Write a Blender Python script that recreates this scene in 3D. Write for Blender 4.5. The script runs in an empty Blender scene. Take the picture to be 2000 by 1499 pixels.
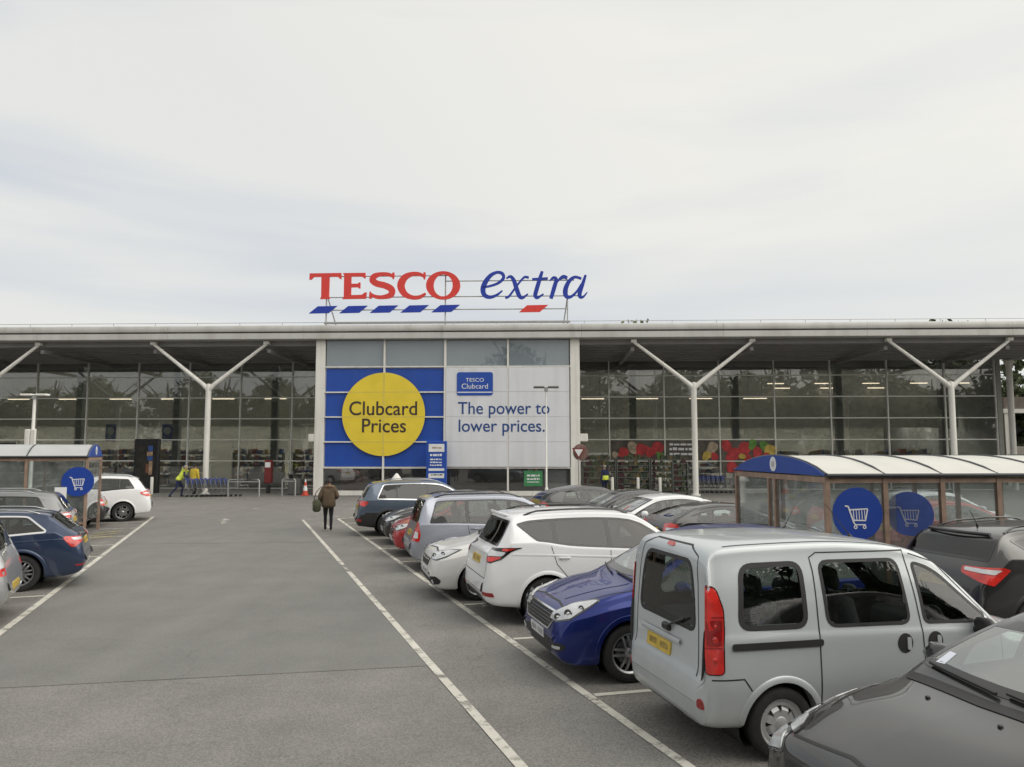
import bpy, bmesh, math, random
from math import sin, cos, pi, radians
from mathutils import Vector, Matrix
from mathutils.bvhtree import BVHTree
from mathutils.geometry import delaunay_2d_cdt

scn = bpy.context.scene
COL = scn.collection
random.seed(7)

# ------------------------------------------------------------------ camera, sky, sun, exposure
cam_data = bpy.data.cameras.new('camera')
cam_data.sensor_width = 36.0
cam_data.lens = 27.0
cam_data.clip_start = 0.05
cam_data.clip_end = 3000.0
cam = bpy.data.objects.new('camera', cam_data)
COL.objects.link(cam)
cam.location = (0.0, 0.0, 2.6)
cam.rotation_euler = (radians(90 + 4.97), 0.0, 0.0)
scn.camera = cam

SUN_ELEV, SUN_AZ = radians(40), radians(108)          # azimuth from +Y towards +X
world = bpy.data.worlds.new('World')
scn.world = world
world.use_nodes = True
wn = world.node_tree.nodes
wl = world.node_tree.links
wn.clear()
def wnode(t, **kw):
    n = wn.new(t)
    for k, v in kw.items():
        setattr(n, k, v)
    return n
w_out = wnode('ShaderNodeOutputWorld')
w_bg = wnode('ShaderNodeBackground')
w_sky = wnode('ShaderNodeTexSky')
w_sky.sky_type = 'NISHITA'
w_sky.sun_disc = False
w_sky.sun_elevation = SUN_ELEV
w_sky.sun_rotation = SUN_AZ
w_sky.dust_density = 3.0
w_tc = wnode('ShaderNodeTexCoord')
w_map = wnode('ShaderNodeMapping')
w_map.inputs['Scale'].default_value = (0.85, 1.0, 5.6)
w_map.inputs['Rotation'].default_value = (0.06, -0.10, 0.0)
w_map.inputs['Location'].default_value = (7.9, 2.7, 0.3)
w_noise = wnode('ShaderNodeTexNoise')
w_noise.inputs['Scale'].default_value = 1.25
w_noise.inputs['Detail'].default_value = 5.0
w_noise.inputs['Roughness'].default_value = 0.48
w_noise.inputs['Distortion'].default_value = 0.35
w_ramp = wnode('ShaderNodeValToRGB')
w_ramp.color_ramp.elements[0].position = 0.30
w_ramp.color_ramp.elements[0].color = (0.465, 0.510, 0.570, 1)
w_ramp.color_ramp.elements[1].position = 0.56
w_ramp.color_ramp.elements[1].color = (0.665, 0.663, 0.640, 1)
# thin overcast glows softly around the veiled sun
w_dot = wnode('ShaderNodeVectorMath', operation='DOT_PRODUCT')
w_dot.inputs[1].default_value = (cos(SUN_ELEV) * sin(SUN_AZ), cos(SUN_ELEV) * cos(SUN_AZ), sin(SUN_ELEV))
w_glow = wnode('ShaderNodeMapRange')
w_glow.inputs['From Min'].default_value = -0.15
w_glow.inputs['From Max'].default_value = 1.0
w_glow.inputs['To Min'].default_value = 0.0
w_glow.inputs['To Max'].default_value = 0.85
w_gl = wnode('ShaderNodeMix', data_type='RGBA')
w_gl.inputs['B'].default_value = (0.90, 0.86, 0.75, 1)
w_mix = wnode('ShaderNodeMix', data_type='RGBA')          # cloud over the blue sky
w_mix.inputs['Factor'].default_value = 0.93
w_mul = wnode('ShaderNodeVectorMath', operation='SCALE')
w_mul.inputs['Scale'].default_value = 10.0
wl.new(w_tc.outputs['Generated'], w_map.inputs['Vector'])
wl.new(w_map.outputs['Vector'], w_noise.inputs['Vector'])
wl.new(w_noise.outputs['Fac'], w_ramp.inputs['Fac'])
wl.new(w_tc.outputs['Generated'], w_dot.inputs[0])
wl.new(w_dot.outputs['Value'], w_glow.inputs['Value'])
wl.new(w_glow.outputs['Result'], w_gl.inputs['Factor'])
wl.new(w_ramp.outputs['Color'], w_gl.inputs['A'])
wl.new(w_gl.outputs['Result'], w_mul.inputs[0])
wl.new(w_sky.outputs['Color'], w_mix.inputs['A'])
wl.new(w_mul.outputs['Vector'], w_mix.inputs['B'])
wl.new(w_mix.outputs['Result'], w_bg.inputs['Color'])
wl.new(w_bg.outputs['Background'], w_out.inputs['Surface'])
w_bg.inputs['Strength'].default_value = 0.1

sun_data = bpy.data.lights.new('sun', 'SUN')
sun_data.energy = 1.5
sun_data.angle = radians(75)
sun_data.color = (1.0, 0.96, 0.90)
sun = bpy.data.objects.new('sun', sun_data)
COL.objects.link(sun)
sun.location = (30, 20, 40)
sun.rotation_euler = (radians(90) - SUN_ELEV, 0.0, pi - SUN_AZ)

scn.view_settings.view_transform = 'Standard'
scn.view_settings.look = 'None'
scn.view_settings.gamma = 1.0
scn.view_settings.exposure = 0.33
scn.view_settings.use_curve_mapping = False
scn.cycles.max_bounces = 8
scn.cycles.transparent_max_bounces = 24
scn.cycles.glossy_bounces = 4
scn.cycles.caustics_reflective = False
scn.cycles.caustics_refractive = False

# ------------------------------------------------------------------ materials
def new_mat(name):
    m = bpy.data.materials.new(name)
    m.use_nodes = True
    m.node_tree.nodes.clear()
    return m, m.node_tree.nodes, m.node_tree.links

def pmat(name, col, rough=0.5, metal=0.0, coat=0.0, var=0.06, scale=3.0, bump=0.0, bscale=60.0, spec=0.5, emis=None, estr=0.0, coords='Object'):
    """Principled material with soft noise in colour and roughness, optional fine bump."""
    m, n, l = new_mat(name)
    out = n.new('ShaderNodeOutputMaterial')
    b = n.new('ShaderNodeBsdfPrincipled')
    l.new(b.outputs['BSDF'], out.inputs['Surface'])
    b.inputs['Metallic'].default_value = metal
    b.inputs['Roughness'].default_value = rough
    b.inputs['Specular IOR Level'].default_value = spec
    b.inputs['Coat Weight'].default_value = coat
    b.inputs['Coat Roughness'].default_value = 0.04
    tc = n.new('ShaderNodeTexCoord')
    ns = n.new('ShaderNodeTexNoise')
    ns.inputs['Scale'].default_value = scale
    ns.inputs['Detail'].default_value = 6.0
    l.new(tc.outputs[coords], ns.inputs['Vector'])
    r = n.new('ShaderNodeValToRGB')
    r.color_ramp.elements[0].position = 0.3
    r.color_ramp.elements[1].position = 0.7
    c0 = [max(0.0, c * (1 - var)) for c in col[:3]]
    c1 = [min(1.0, c * (1 + var)) for c in col[:3]]
    r.color_ramp.elements[0].color = (*c0, 1)
    r.color_ramp.elements[1].color = (*c1, 1)
    l.new(ns.outputs['Fac'], r.inputs['Fac'])
    l.new(r.outputs['Color'], b.inputs['Base Color'])
    if bump > 0:
        nb = n.new('ShaderNodeTexNoise')
        nb.inputs['Scale'].default_value = bscale
        nb.inputs['Detail'].default_value = 4.0
        l.new(tc.outputs[coords], nb.inputs['Vector'])
        bp = n.new('ShaderNodeBump')
        bp.inputs['Strength'].default_value = bump
        bp.inputs['Distance'].default_value = 0.01
        l.new(nb.outputs['Fac'], bp.inputs['Height'])
        l.new(bp.outputs['Normal'], b.inputs['Normal'])
    if emis:
        b.inputs['Emission Color'].default_value = (*emis, 1)
        b.inputs['Emission Strength'].default_value = estr
    return m

def streak(m, amount=.14, scale=(5.0, 5.0, .22), dirt=(.30, .27, .22)):
    """rain streaks and grime running down a surface"""
    n, l = m.node_tree.nodes, m.node_tree.links
    b = next(x for x in n if x.type == 'BSDF_PRINCIPLED')
    src = b.inputs['Base Color'].links[0].from_socket
    tc = n.new('ShaderNodeTexCoord'); mp = n.new('ShaderNodeMapping'); mp.inputs['Scale'].default_value = scale
    l.new(tc.outputs['Object'], mp.inputs['Vector'])
    ns = n.new('ShaderNodeTexNoise'); ns.inputs['Scale'].default_value = 1.0; ns.inputs['Detail'].default_value = 7.0
    l.new(mp.outputs['Vector'], ns.inputs['Vector'])
    r = n.new('ShaderNodeMapRange'); r.inputs['From Min'].default_value = .45; r.inputs['From Max'].default_value = .75; r.inputs['To Max'].default_value = amount
    l.new(ns.outputs['Fac'], r.inputs['Value'])
    mx = n.new('ShaderNodeMix'); mx.data_type = 'RGBA'; mx.inputs['B'].default_value = (*dirt, 1)
    l.new(r.outputs['Result'], mx.inputs['Factor']); l.new(src, mx.inputs['A']); l.new(mx.outputs['Result'], b.inputs['Base Color'])
    return m

def glass_mat(name, tint, f0=0.05, fmax=0.95, rough=0.01, film=0.0, film_col=(0.4, 0.42, 0.44), wob=0.0, fv=(.35, 1.6), fs=3.0):
    """Thin pane: tinted transparency, Schlick-weighted mirror reflection, optional milky film."""
    m, n, l = new_mat(name)
    out = n.new('ShaderNodeOutputMaterial')
    tr = n.new('ShaderNodeBsdfTransparent')
    tr.inputs['Color'].default_value = (*tint, 1)
    gl = n.new('ShaderNodeBsdfGlossy')
    gl.inputs['Roughness'].default_value = rough
    gl.inputs['Color'].default_value = (1, 1, 1, 1)
    lw = n.new('ShaderNodeLayerWeight')
    lw.inputs['Blend'].default_value = 0.5
    pw = n.new('ShaderNodeMath'); pw.operation = 'POWER'; pw.inputs[1].default_value = 5.0
    mr = n.new('ShaderNodeMapRange')
    mr.inputs['To Min'].default_value = f0
    mr.inputs['To Max'].default_value = fmax
    l.new(lw.outputs['Facing'], pw.inputs[0])
    l.new(pw.outputs[0], mr.inputs['Value'])
    base = tr.outputs['BSDF']
    if film > 0:
        df = n.new('ShaderNodeBsdfDiffuse')
        df.inputs['Color'].default_value = (*film_col, 1)
        tc = n.new('ShaderNodeTexCoord')
        ns = n.new('ShaderNodeTexNoise')
        ns.inputs['Scale'].default_value = fs
        ns.inputs['Detail'].default_value = 8.0
        l.new(tc.outputs['Object'], ns.inputs['Vector'])
        fr = n.new('ShaderNodeMapRange')
        fr.inputs['From Min'].default_value = 0.3
        fr.inputs['From Max'].default_value = 0.75
        fr.inputs['To Min'].default_value = film * fv[0]
        fr.inputs['To Max'].default_value = film * fv[1]
        l.new(ns.outputs['Fac'], fr.inputs['Value'])
        mf = n.new('ShaderNodeMixShader')
        l.new(fr.outputs['Result'], mf.inputs['Fac'])
        l.new(tr.outputs['BSDF'], mf.inputs[1])
        l.new(df.outputs['BSDF'], mf.inputs[2])
        base = mf.outputs['Shader']
    if wob > 0:
        tc2 = n.new('ShaderNodeTexCoord')
        n2 = n.new('ShaderNodeTexNoise')
        n2.inputs['Scale'].default_value = 0.7
        n2.inputs['Detail'].default_value = 2.0
        l.new(tc2.outputs['Object'], n2.inputs['Vector'])
        bp = n.new('ShaderNodeBump')
        bp.inputs['Strength'].default_value = wob
        bp.inputs['Distance'].default_value = 0.05
        l.new(n2.outputs['Fac'], bp.inputs['Height'])
        l.new(bp.outputs['Normal'], gl.inputs['Normal'])
    mx = n.new('ShaderNodeMixShader')
    l.new(mr.outputs['Result'], mx.inputs['Fac'])
    l.new(base, mx.inputs[1])
    l.new(gl.outputs['BSDF'], mx.inputs[2])
    l.new(mx.outputs['Shader'], out.inputs['Surface'])
    return m

def paint(name, col, metal=0.0, rough=0.32, flake=0.0, dirt=0.12, coat=0.85):
    """Car paint: clear-coated base with road dust settling low on the body."""
    m, n, l = new_mat(name)
    out = n.new('ShaderNodeOutputMaterial')
    b = n.new('ShaderNodeBsdfPrincipled')
    l.new(b.outputs['BSDF'], out.inputs['Surface'])
    b.inputs['Metallic'].default_value = metal
    b.inputs['Roughness'].default_value = rough
    b.inputs['Coat Weight'].default_value = coat
    b.inputs['Coat Roughness'].default_value = 0.05
    tc = n.new('ShaderNodeTexCoord')
    sp = n.new('ShaderNodeSeparateXYZ')
    l.new(tc.outputs['Object'], sp.inputs['Vector'])
    ns = n.new('ShaderNodeTexNoise')
    ns.inputs['Scale'].default_value = 4.5
    ns.inputs['Detail'].default_value = 8.0
    l.new(tc.outputs['Object'], ns.inputs['Vector'])
    hr = n.new('ShaderNodeMapRange')
    hr.inputs['From Min'].default_value = 0.85
    hr.inputs['From Max'].default_value = 0.15
    hr.inputs['To Min'].default_value = 0.15
    hr.inputs['To Max'].default_value = 1.0
    l.new(sp.outputs['Z'], hr.inputs['Value'])
    mu = n.new('ShaderNodeMath'); mu.operation = 'MULTIPLY'
    l.new(hr.outputs['Result'], mu.inputs[0])
    l.new(ns.outputs['Fac'], mu.inputs[1])
    m2 = n.new('ShaderNodeMath'); m2.operation = 'MULTIPLY'; m2.inputs[1].default_value = dirt * 2.2
    l.new(mu.outputs[0], m2.inputs[0])
    mx = n.new('ShaderNodeMix'); mx.data_type = 'RGBA'
    mx.inputs['A'].default_value = (*col, 1)
    mx.inputs['B'].default_value = (0.16, 0.14, 0.12, 1)
    l.new(m2.outputs[0], mx.inputs['Factor'])
    l.new(mx.outputs['Result'], b.inputs['Base Color'])
    rr = n.new('ShaderNodeMapRange')
    rr.inputs['To Min'].default_value = 0.03
    rr.inputs['To Max'].default_value = 0.03 + dirt * 0.9
    l.new(mu.outputs[0], rr.inputs['Value'])
    l.new(rr.outputs['Result'], b.inputs['Coat Roughness'])
    return m

M = {}
M['black_plastic'] = pmat('black_plastic', (0.022, 0.022, 0.023), 0.5, var=0.15)
M['gloss_black'] = pmat('gloss_black', (0.012, 0.012, 0.013), 0.12, coat=0.4)
M['rubber'] = pmat('tyre_rubber', (0.02, 0.02, 0.02), 0.75, var=0.25, scale=12)
M['alloy'] = pmat('alloy', (0.42, 0.43, 0.44), 0.3, 0.85, var=0.1)
M['dark_alloy'] = pmat('dark_alloy', (0.10, 0.10, 0.105), 0.35, 0.6, var=0.1)
M['wheel_trim'] = pmat('wheel_trim', (0.52, 0.53, 0.54), 0.35, 0.35, var=0.08)
M['chrome'] = pmat('chrome', (0.75, 0.76, 0.78), 0.12, 1.0, var=0.03)
M['trim'] = pmat('cabin_trim', (0.045, 0.045, 0.048), 0.75, var=0.2)
M['seat_fabric'] = pmat('seat_fabric', (0.06, 0.06, 0.065), 0.9, var=0.25, scale=20)
M['red_lens'] = pmat('red_lens', (0.62, 0.028, 0.022), 0.18, coat=0.9, var=0.25, scale=9)
M['dark_red_lens'] = pmat('dark_red_lens', (0.30, 0.012, 0.014), 0.2, coat=0.8, var=0.2, scale=9)
M['clear_lens'] = pmat('clear_lens', (0.60, 0.62, 0.64), 0.2, 0.2, coat=1.0, var=0.14, scale=10)
M['lamp_bezel'] = pmat('lamp_bezel', (0.10, 0.105, 0.11), 0.15, 0.3, coat=1.0, var=0.3, scale=10)
M['amber_lens'] = pmat('amber_lens', (0.65, 0.22, 0.03), 0.2, coat=0.8)
M['plate_yellow'] = pmat('plate_yellow', (0.62, 0.44, 0.07), 0.4, var=0.18, scale=9)
M['plate_smudge'] = pmat('plate_smudge', (0.36, 0.25, 0.05), 0.4, var=0.5, scale=16)
M['plate_smudge_w'] = pmat('plate_smudge_w', (0.38, 0.38, 0.40), 0.4, var=0.5, scale=16)
M['plate_white'] = pmat('plate_white', (0.66, 0.67, 0.68), 0.4, var=0.12, scale=9)
M['car_glass'] = glass_mat('car_glass', (0.52, 0.58, 0.56), 0.07, 0.95)
M['privacy_glass'] = glass_mat('privacy_glass', (0.10, 0.11, 0.11), 0.07, 0.95)
M['screen_glass'] = glass_mat('screen_glass', (0.66, 0.72, 0.70), 0.19, 0.95, film=.27, film_col=(.66, .70, .69), fv=(.8, 1.2), fs=1.2)  # pale film puts the sky's reflection into the screen colour
M['sticker'] = pmat('paper_sticker', (0.72, 0.76, 0.86), 0.6)

# ------------------------------------------------------------------ mesh helpers
def link(o, parent=None):
    COL.objects.link(o)
    if parent is not None:
        o.parent = parent
    return o

def mesh_obj(name, verts, faces, mat, parent=None, smooth=False, loc=None, rotz=None):
    me = bpy.data.meshes.new(name)
    me.from_pydata(verts, [], faces)
    me.update()
    if mat is not None:
        me.materials.append(mat)
    if smooth:
        me.polygons.foreach_set('use_smooth', [True] * len(me.polygons))
    o = bpy.data.objects.new(name, me)
    if loc is not None:
        o.location = loc
    if rotz is not None:
        o.rotation_euler[2] = rotz
    return link(o, parent)

def tag(o, label, cat, group=None, kind=None):
    o['label'] = label
    o['category'] = cat
    if group:
        o['group'] = group
    if kind:
        o['kind'] = kind
    return o

def struct(o):
    o['kind'] = 'structure'
    return o

def thing(name, label, cat, loc=(0, 0, 0), rotz=0.0, group=None):
    o = bpy.data.objects.new(name, None)
    o.empty_display_size = 0.3
    o.location = loc
    o.rotation_euler = (0, 0, rotz)
    COL.objects.link(o)
    return tag(o, label, cat, group)

class MB:
    """collects simple shapes into one mesh"""
    def __init__(s):
        s.v = []; s.f = []
    def add(s, vs, fs):
        k = len(s.v)
        s.v += [tuple(p) for p in vs]
        s.f += [tuple(i + k for i in f) for f in fs]
        return s
    def box(s, x0, x1, y0, y1, z0, z1, mtx=None):
        vs = [(x, y, z) for z in (z0, z1) for y in (y0, y1) for x in (x0, x1)]
        if mtx is not None:
            vs = [mtx @ Vector(p) for p in vs]
        return s.add(vs, [(0, 2, 3, 1), (4, 5, 7, 6), (0, 1, 5, 4), (2, 6, 7, 3), (0, 4, 6, 2), (1, 3, 7, 5)])
    def bbox(s, x0, x1, y0, y1, z0, z1, b=0.01, mtx=None):
        """box with chamfered edges"""
        cx, cy, cz = (x0 + x1) / 2, (y0 + y1) / 2, (z0 + z1) / 2
        hx, hy, hz = abs(x1 - x0) / 2, abs(y1 - y0) / 2, abs(z1 - z0) / 2
        b = min(b, hx * .9, hy * .9, hz * .9)
        bm = bmesh.new()
        bmesh.ops.create_cube(bm, size=2)
        for v in bm.verts:
            v.co = Vector((cx + v.co.x * hx, cy + v.co.y * hy, cz + v.co.z * hz))
        bmesh.ops.bevel(bm, geom=bm.edges[:], offset=b, segments=1, affect='EDGES')
        bm.verts.ensure_lookup_table()
        for i, v in enumerate(bm.verts):
            v.index = i
        vs = [v.co.copy() for v in bm.verts]
        if mtx is not None:
            vs = [mtx @ p for p in vs]
        fs = [tuple(v.index for v in f.verts) for f in bm.faces]
        bm.free()
        return s.add(vs, fs)
    def tube(s, pts, r, n=8, caps=True):
        pts = [Vector(p) for p in pts]
        rs = r if isinstance(r, (list, tuple)) else [r] * len(pts)
        k = len(s.v)
        up = Vector((0, 0, 1))
        d0 = (pts[1] - pts[0]).normalized()
        if abs(d0.dot(up)) > 0.95:
            up = Vector((1, 0, 0))
        for i, p in enumerate(pts):
            if i == 0: d = pts[1] - pts[0]
            elif i == len(pts) - 1: d = pts[-1] - pts[-2]
            else: d = (pts[i + 1] - pts[i]).normalized() + (pts[i] - pts[i - 1]).normalized()
            d.normalize()
            a = d.cross(up)
            if a.length < 1e-4:
                a = d.cross(Vector((0, 1, 0)))
            a.normalize()
            b = a.cross(d)
            for j in range(n):
                t = 2 * pi * j / n
                s.v.append(tuple(p + (a * cos(t) + b * sin(t)) * rs[i]))
        for i in range(len(pts) - 1):
            for j in range(n):
                j2 = (j + 1) % n
                s.f.append((k + i * n + j, k + i * n + j2, k + (i + 1) * n + j2, k + (i + 1) * n + j))
        if caps:
            s.f.append(tuple(k + j for j in reversed(range(n))))
            s.f.append(tuple(k + (len(pts) - 1) * n + j for j in range(n)))
        return s
    def lathe(s, prof, n=24, axis='z', mtx=None):
        """prof: (radius, height) pairs"""
        k = len(s.v)
        for r, h in prof:
            for j in range(n):
                t = 2 * pi * j / n
                p = Vector((r * cos(t), r * sin(t), h))
                if axis == 'y': p = Vector((p.x, p.z, p.y))
                if axis == 'x': p = Vector((p.z, p.x, p.y))
                if mtx is not None: p = mtx @ p
                s.v.append(tuple(p))
        for i in range(len(prof) - 1):
            for j in range(n):
                j2 = (j + 1) % n
                s.f.append((k + i * n + j, k + i * n + j2, k + (i + 1) * n + j2, k + (i + 1) * n + j))
        return s
    def prism(s, poly, y0, y1):
        """polygon in x,z extruded along y"""
        k = len(s.v); n = len(poly)
        s.v += [(p[0], y0, p[1]) for p in poly] + [(p[0], y1, p[1]) for p in poly]
        s.f.append(tuple(k + i for i in range(n)))
        s.f.append(tuple(k + n + i for i in reversed(range(n))))
        for i in range(n):
            j = (i + 1) % n
            s.f.append((k + j, k + i, k + n + i, k + n + j))
        return s
    def build(s, name, mat, parent=None, smooth=False, loc=None, rotz=None):
        return mesh_obj(name, s.v, s.f, mat, parent, smooth, loc, rotz)

def auto_smooth(o, ang=40):
    me = o.data
    me.polygons.foreach_set('use_smooth', [True] * len(me.polygons))
    me.set_sharp_from_angle(angle=radians(ang))
    return o

def copy_tree(o, parent=None):
    c = o.copy()
    COL.objects.link(c)
    if parent is not None:
        c.parent = parent
    for ch in o.children:
        copy_tree(ch, c)
    return c

def text_mesh(name, body, size, extrude, mat, parent, loc, rot=(pi / 2, 0, 0), align='CENTER', spacing=1.0, offset=0.0, sx=1.0):
    cu = bpy.data.curves.new(name, 'FONT')
    cu.body = body
    cu.size = size
    cu.extrude = extrude
    cu.align_x = align
    cu.align_y = 'BOTTOM_BASELINE'
    cu.space_character = spacing
    cu.offset = offset
    cu.resolution_u = 6
    tmp = bpy.data.objects.new('tmp_text', cu)
    COL.objects.link(tmp)
    dg = bpy.context.evaluated_depsgraph_get()
    me = bpy.data.meshes.new_from_object(tmp.evaluated_get(dg))
    bpy.data.objects.remove(tmp)
    bpy.data.curves.remove(cu)
    me.name = name
    me.materials.clear()
    me.materials.append(mat)
    o = bpy.data.objects.new(name, me)
    o.location = loc
    o.rotation_euler = rot
    o.scale = (sx, 1, 1)
    return link(o, parent)
# ------------------------------------------------------------------ ground
def asphalt(name, base, tint2, speck=.5, patch=.12, rough=.9, stains=.5, scale=1.0, crack=.5):
    m, n, l = new_mat(name)
    out = n.new('ShaderNodeOutputMaterial'); b = n.new('ShaderNodeBsdfPrincipled')
    l.new(b.outputs['BSDF'], out.inputs['Surface'])
    b.inputs['Roughness'].default_value = rough
    b.inputs['Specular IOR Level'].default_value = 0.3
    tc = n.new('ShaderNodeTexCoord')
    def noise(sc, det, rough_=.5):
        q = n.new('ShaderNodeTexNoise'); q.inputs['Scale'].default_value = sc; q.inputs['Detail'].default_value = det
        q.inputs['Roughness'].default_value = rough_
        l.new(tc.outputs['Object'], q.inputs['Vector']); return q
    def ramp(src, p0, p1, c0, c1):
        r = n.new('ShaderNodeValToRGB'); r.color_ramp.elements[0].position = p0; r.color_ramp.elements[1].position = p1
        r.color_ramp.elements[0].color = (*c0, 1); r.color_ramp.elements[1].color = (*c1, 1)
        l.new(src, r.inputs['Fac']); return r
    def mix(f, a, c, mode='MIX'):
        q = n.new('ShaderNodeMix'); q.data_type = 'RGBA'; q.blend_type = mode
        if isinstance(f, float): q.inputs['Factor'].default_value = f
        else: l.new(f, q.inputs['Factor'])
        for s_, v in (('A', a), ('B', c)):
            if isinstance(v, tuple): q.inputs[s_].default_value = (*v, 1)
            else: l.new(v, q.inputs[s_])
        return q.outputs['Result']
    big = ramp(noise(.16 * scale, 5, .55).outputs['Fac'], .3, .7, base, tint2)
    mid = ramp(noise(1.1 * scale, 6, .6).outputs['Fac'], .35, .65, (1 - patch,) * 3, (1 + patch,) * 3)
    c = mix(1.0, big.outputs['Color'], mid.outputs['Color'], 'MULTIPLY')
    v = n.new('ShaderNodeTexVoronoi'); v.inputs['Scale'].default_value = 85.0
    l.new(tc.outputs['Object'], v.inputs['Vector'])
    rgb = n.new('ShaderNodeSeparateColor'); l.new(v.outputs['Color'], rgb.inputs['Color'])
    sp = ramp(rgb.outputs['Red'], .15, .9, (1 - speck * .55,) * 3, (1 + speck * .6,) * 3)
    c = mix(1.0, c, sp.outputs['Color'], 'MULTIPLY')
    st = ramp(noise(.55 * scale, 4, .5).outputs['Fac'], .60, .74, (1, 1, 1), (1 - stains * .45, 1 - stains * .45, 1 - stains * .42))
    c = mix(1.0, c, st.outputs['Color'], 'MULTIPLY')
    mp = n.new('ShaderNodeMapping'); mp.inputs['Rotation'].default_value = (0, 0, -radians(19.35)); mp.inputs['Scale'].default_value = (1.9, .09, 1.0)
    l.new(tc.outputs['Object'], mp.inputs['Vector'])
    tk = n.new('ShaderNodeTexNoise'); tk.inputs['Scale'].default_value = 1.0; tk.inputs['Detail'].default_value = 5.0; l.new(mp.outputs['Vector'], tk.inputs['Vector'])
    tr_ = ramp(tk.outputs['Fac'], .30, .68, (.955, .955, .95), (1.03, 1.03, 1.03))
    c = mix(1.0, c, tr_.outputs['Color'], 'MULTIPLY')
    cv = n.new('ShaderNodeTexVoronoi'); cv.feature = 'DISTANCE_TO_EDGE'; cv.inputs['Scale'].default_value = .22
    wn_ = n.new('ShaderNodeTexNoise'); wn_.inputs['Scale'].default_value = 1.4; wn_.inputs['Detail'].default_value = 6.0; l.new(tc.outputs['Object'], wn_.inputs['Vector'])
    wm_ = n.new('ShaderNodeMix'); wm_.data_type = 'RGBA'; wm_.blend_type = 'ADD'; wm_.inputs['Factor'].default_value = .9
    l.new(tc.outputs['Object'], wm_.inputs['A']); l.new(wn_.outputs['Color'], wm_.inputs['B']); l.new(wm_.outputs['Result'], cv.inputs['Vector'])
    ck = ramp(cv.outputs['Distance'], .0, .0035, (.72, .72, .71), (1, 1, 1))
    c = mix(crack, c, mix(1.0, c, ck.outputs['Color'], 'MULTIPLY'))
    l.new(c, b.inputs['Base Color'])
    bp = n.new('ShaderNodeBump'); bp.inputs['Strength'].default_value = .5; bp.inputs['Distance'].default_value = .006
    l.new(rgb.outputs['Green'], bp.inputs['Height']); l.new(bp.outputs['Normal'], b.inputs['Normal'])
    return m
M['asphalt'] = asphalt('asphalt', (.206, .200, .190), (.240, .233, .221), .36, .08, stains=.3)
M['asphalt_lane'] = asphalt('asphalt_lane', (.192, .190, .182), (.222, .218, .208), .16, .06, stains=.2)
M['asphalt_bay'] = asphalt('asphalt_bay', (.165, .155, .142), (.225, .215, .20), .5, .16, stains=.9)
M['paving'] = asphalt('paving', (.17, .165, .155), (.21, .205, .19), .25, .08, stains=.3)

def marking_mat():
    m, n, l = new_mat('road_paint')
    out = n.new('ShaderNodeOutputMaterial'); b = n.new('ShaderNodeBsdfPrincipled'); b.inputs['Roughness'].default_value = .75
    tr = n.new('ShaderNodeBsdfTransparent')
    tc = n.new('ShaderNodeTexCoord')
    ns = n.new('ShaderNodeTexNoise'); ns.inputs['Scale'].default_value = 3.1; ns.inputs['Detail'].default_value = 12.0; ns.inputs['Roughness'].default_value = .74
    l.new(tc.outputs['Object'], ns.inputs['Vector'])
    r = n.new('ShaderNodeValToRGB'); r.color_ramp.elements[0].position = .33; r.color_ramp.elements[1].position = .50
    l.new(ns.outputs['Fac'], r.inputs['Fac'])
    n2 = n.new('ShaderNodeTexNoise'); n2.inputs['Scale'].default_value = 1.3; n2.inputs['Detail'].default_value = 6.0
    l.new(tc.outputs['Object'], n2.inputs['Vector'])
    c = n.new('ShaderNodeValToRGB'); c.color_ramp.elements[0].color = (.50, .48, .42, 1); c.color_ramp.elements[1].color = (.72, .70, .63, 1)
    l.new(n2.outputs['Fac'], c.inputs['Fac']); l.new(c.outputs['Color'], b.inputs['Base Color'])
    mx = n.new('ShaderNodeMixShader'); l.new(r.outputs['Color'], mx.inputs['Fac']); l.new(tr.outputs['BSDF'], mx.inputs[1]); l.new(b.outputs['BSDF'], mx.inputs[2])
    l.new(mx.outputs['Shader'], out.inputs['Surface'])
    return m
M['marking'] = marking_mat()
M['marking_worn'] = M['marking'].copy(); M['marking_worn'].name = 'road_paint_worn'
for nd in M['marking_worn'].node_tree.nodes:
    if nd.type == 'VALTORGB' and nd.color_ramp.elements[0].position > .3:
        nd.color_ramp.elements[0].position = .42; nd.color_ramp.elements[1].position = .62
M['marking_yellow'] = pmat('road_paint_yellow', (.48, .40, .12), .8, var=.3, scale=6)

def sheet(name, pts, z, mat, kind=True):
    o = mesh_obj(name, [(x, y, z) for x, y in pts], [tuple(range(len(pts)))], mat)
    if kind: struct(o)
    return o
sheet('ground', [(-1500, -1500), (1500, -1500), (1500, 1500), (-1500, 1500)], 0.0, M['asphalt'])
TH = radians(19.35)
def LT(s, t): return (-sin(TH) * s + cos(TH) * t, cos(TH) * s + sin(TH) * t)
# smoother relaid lane surface, with a lip where the coarse apron begins
sheet('lane_surface', [LT(10.15, -3.1), LT(9.35, 2.2), LT(22.6, 2.2), LT(24.0, -3.1)], .004, M['asphalt_lane'])
sheet('lane_surface', [LT(24.0, -3.1), LT(22.6, 2.2), LT(33.5, 2.2), LT(33.5, -3.1)], .003, M['asphalt_lane'])
sheet('parking_bays', [LT(-8, 3.6), LT(-8, 13.6), LT(30, 13.6), LT(30, 3.6)], .004, M['asphalt_bay'])
sheet('parking_bays', [LT(-4, -3.3), LT(33.6, -3.3), LT(33.6, -8.3), LT(-4, -8.3)], .004, M['asphalt_bay'])
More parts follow.
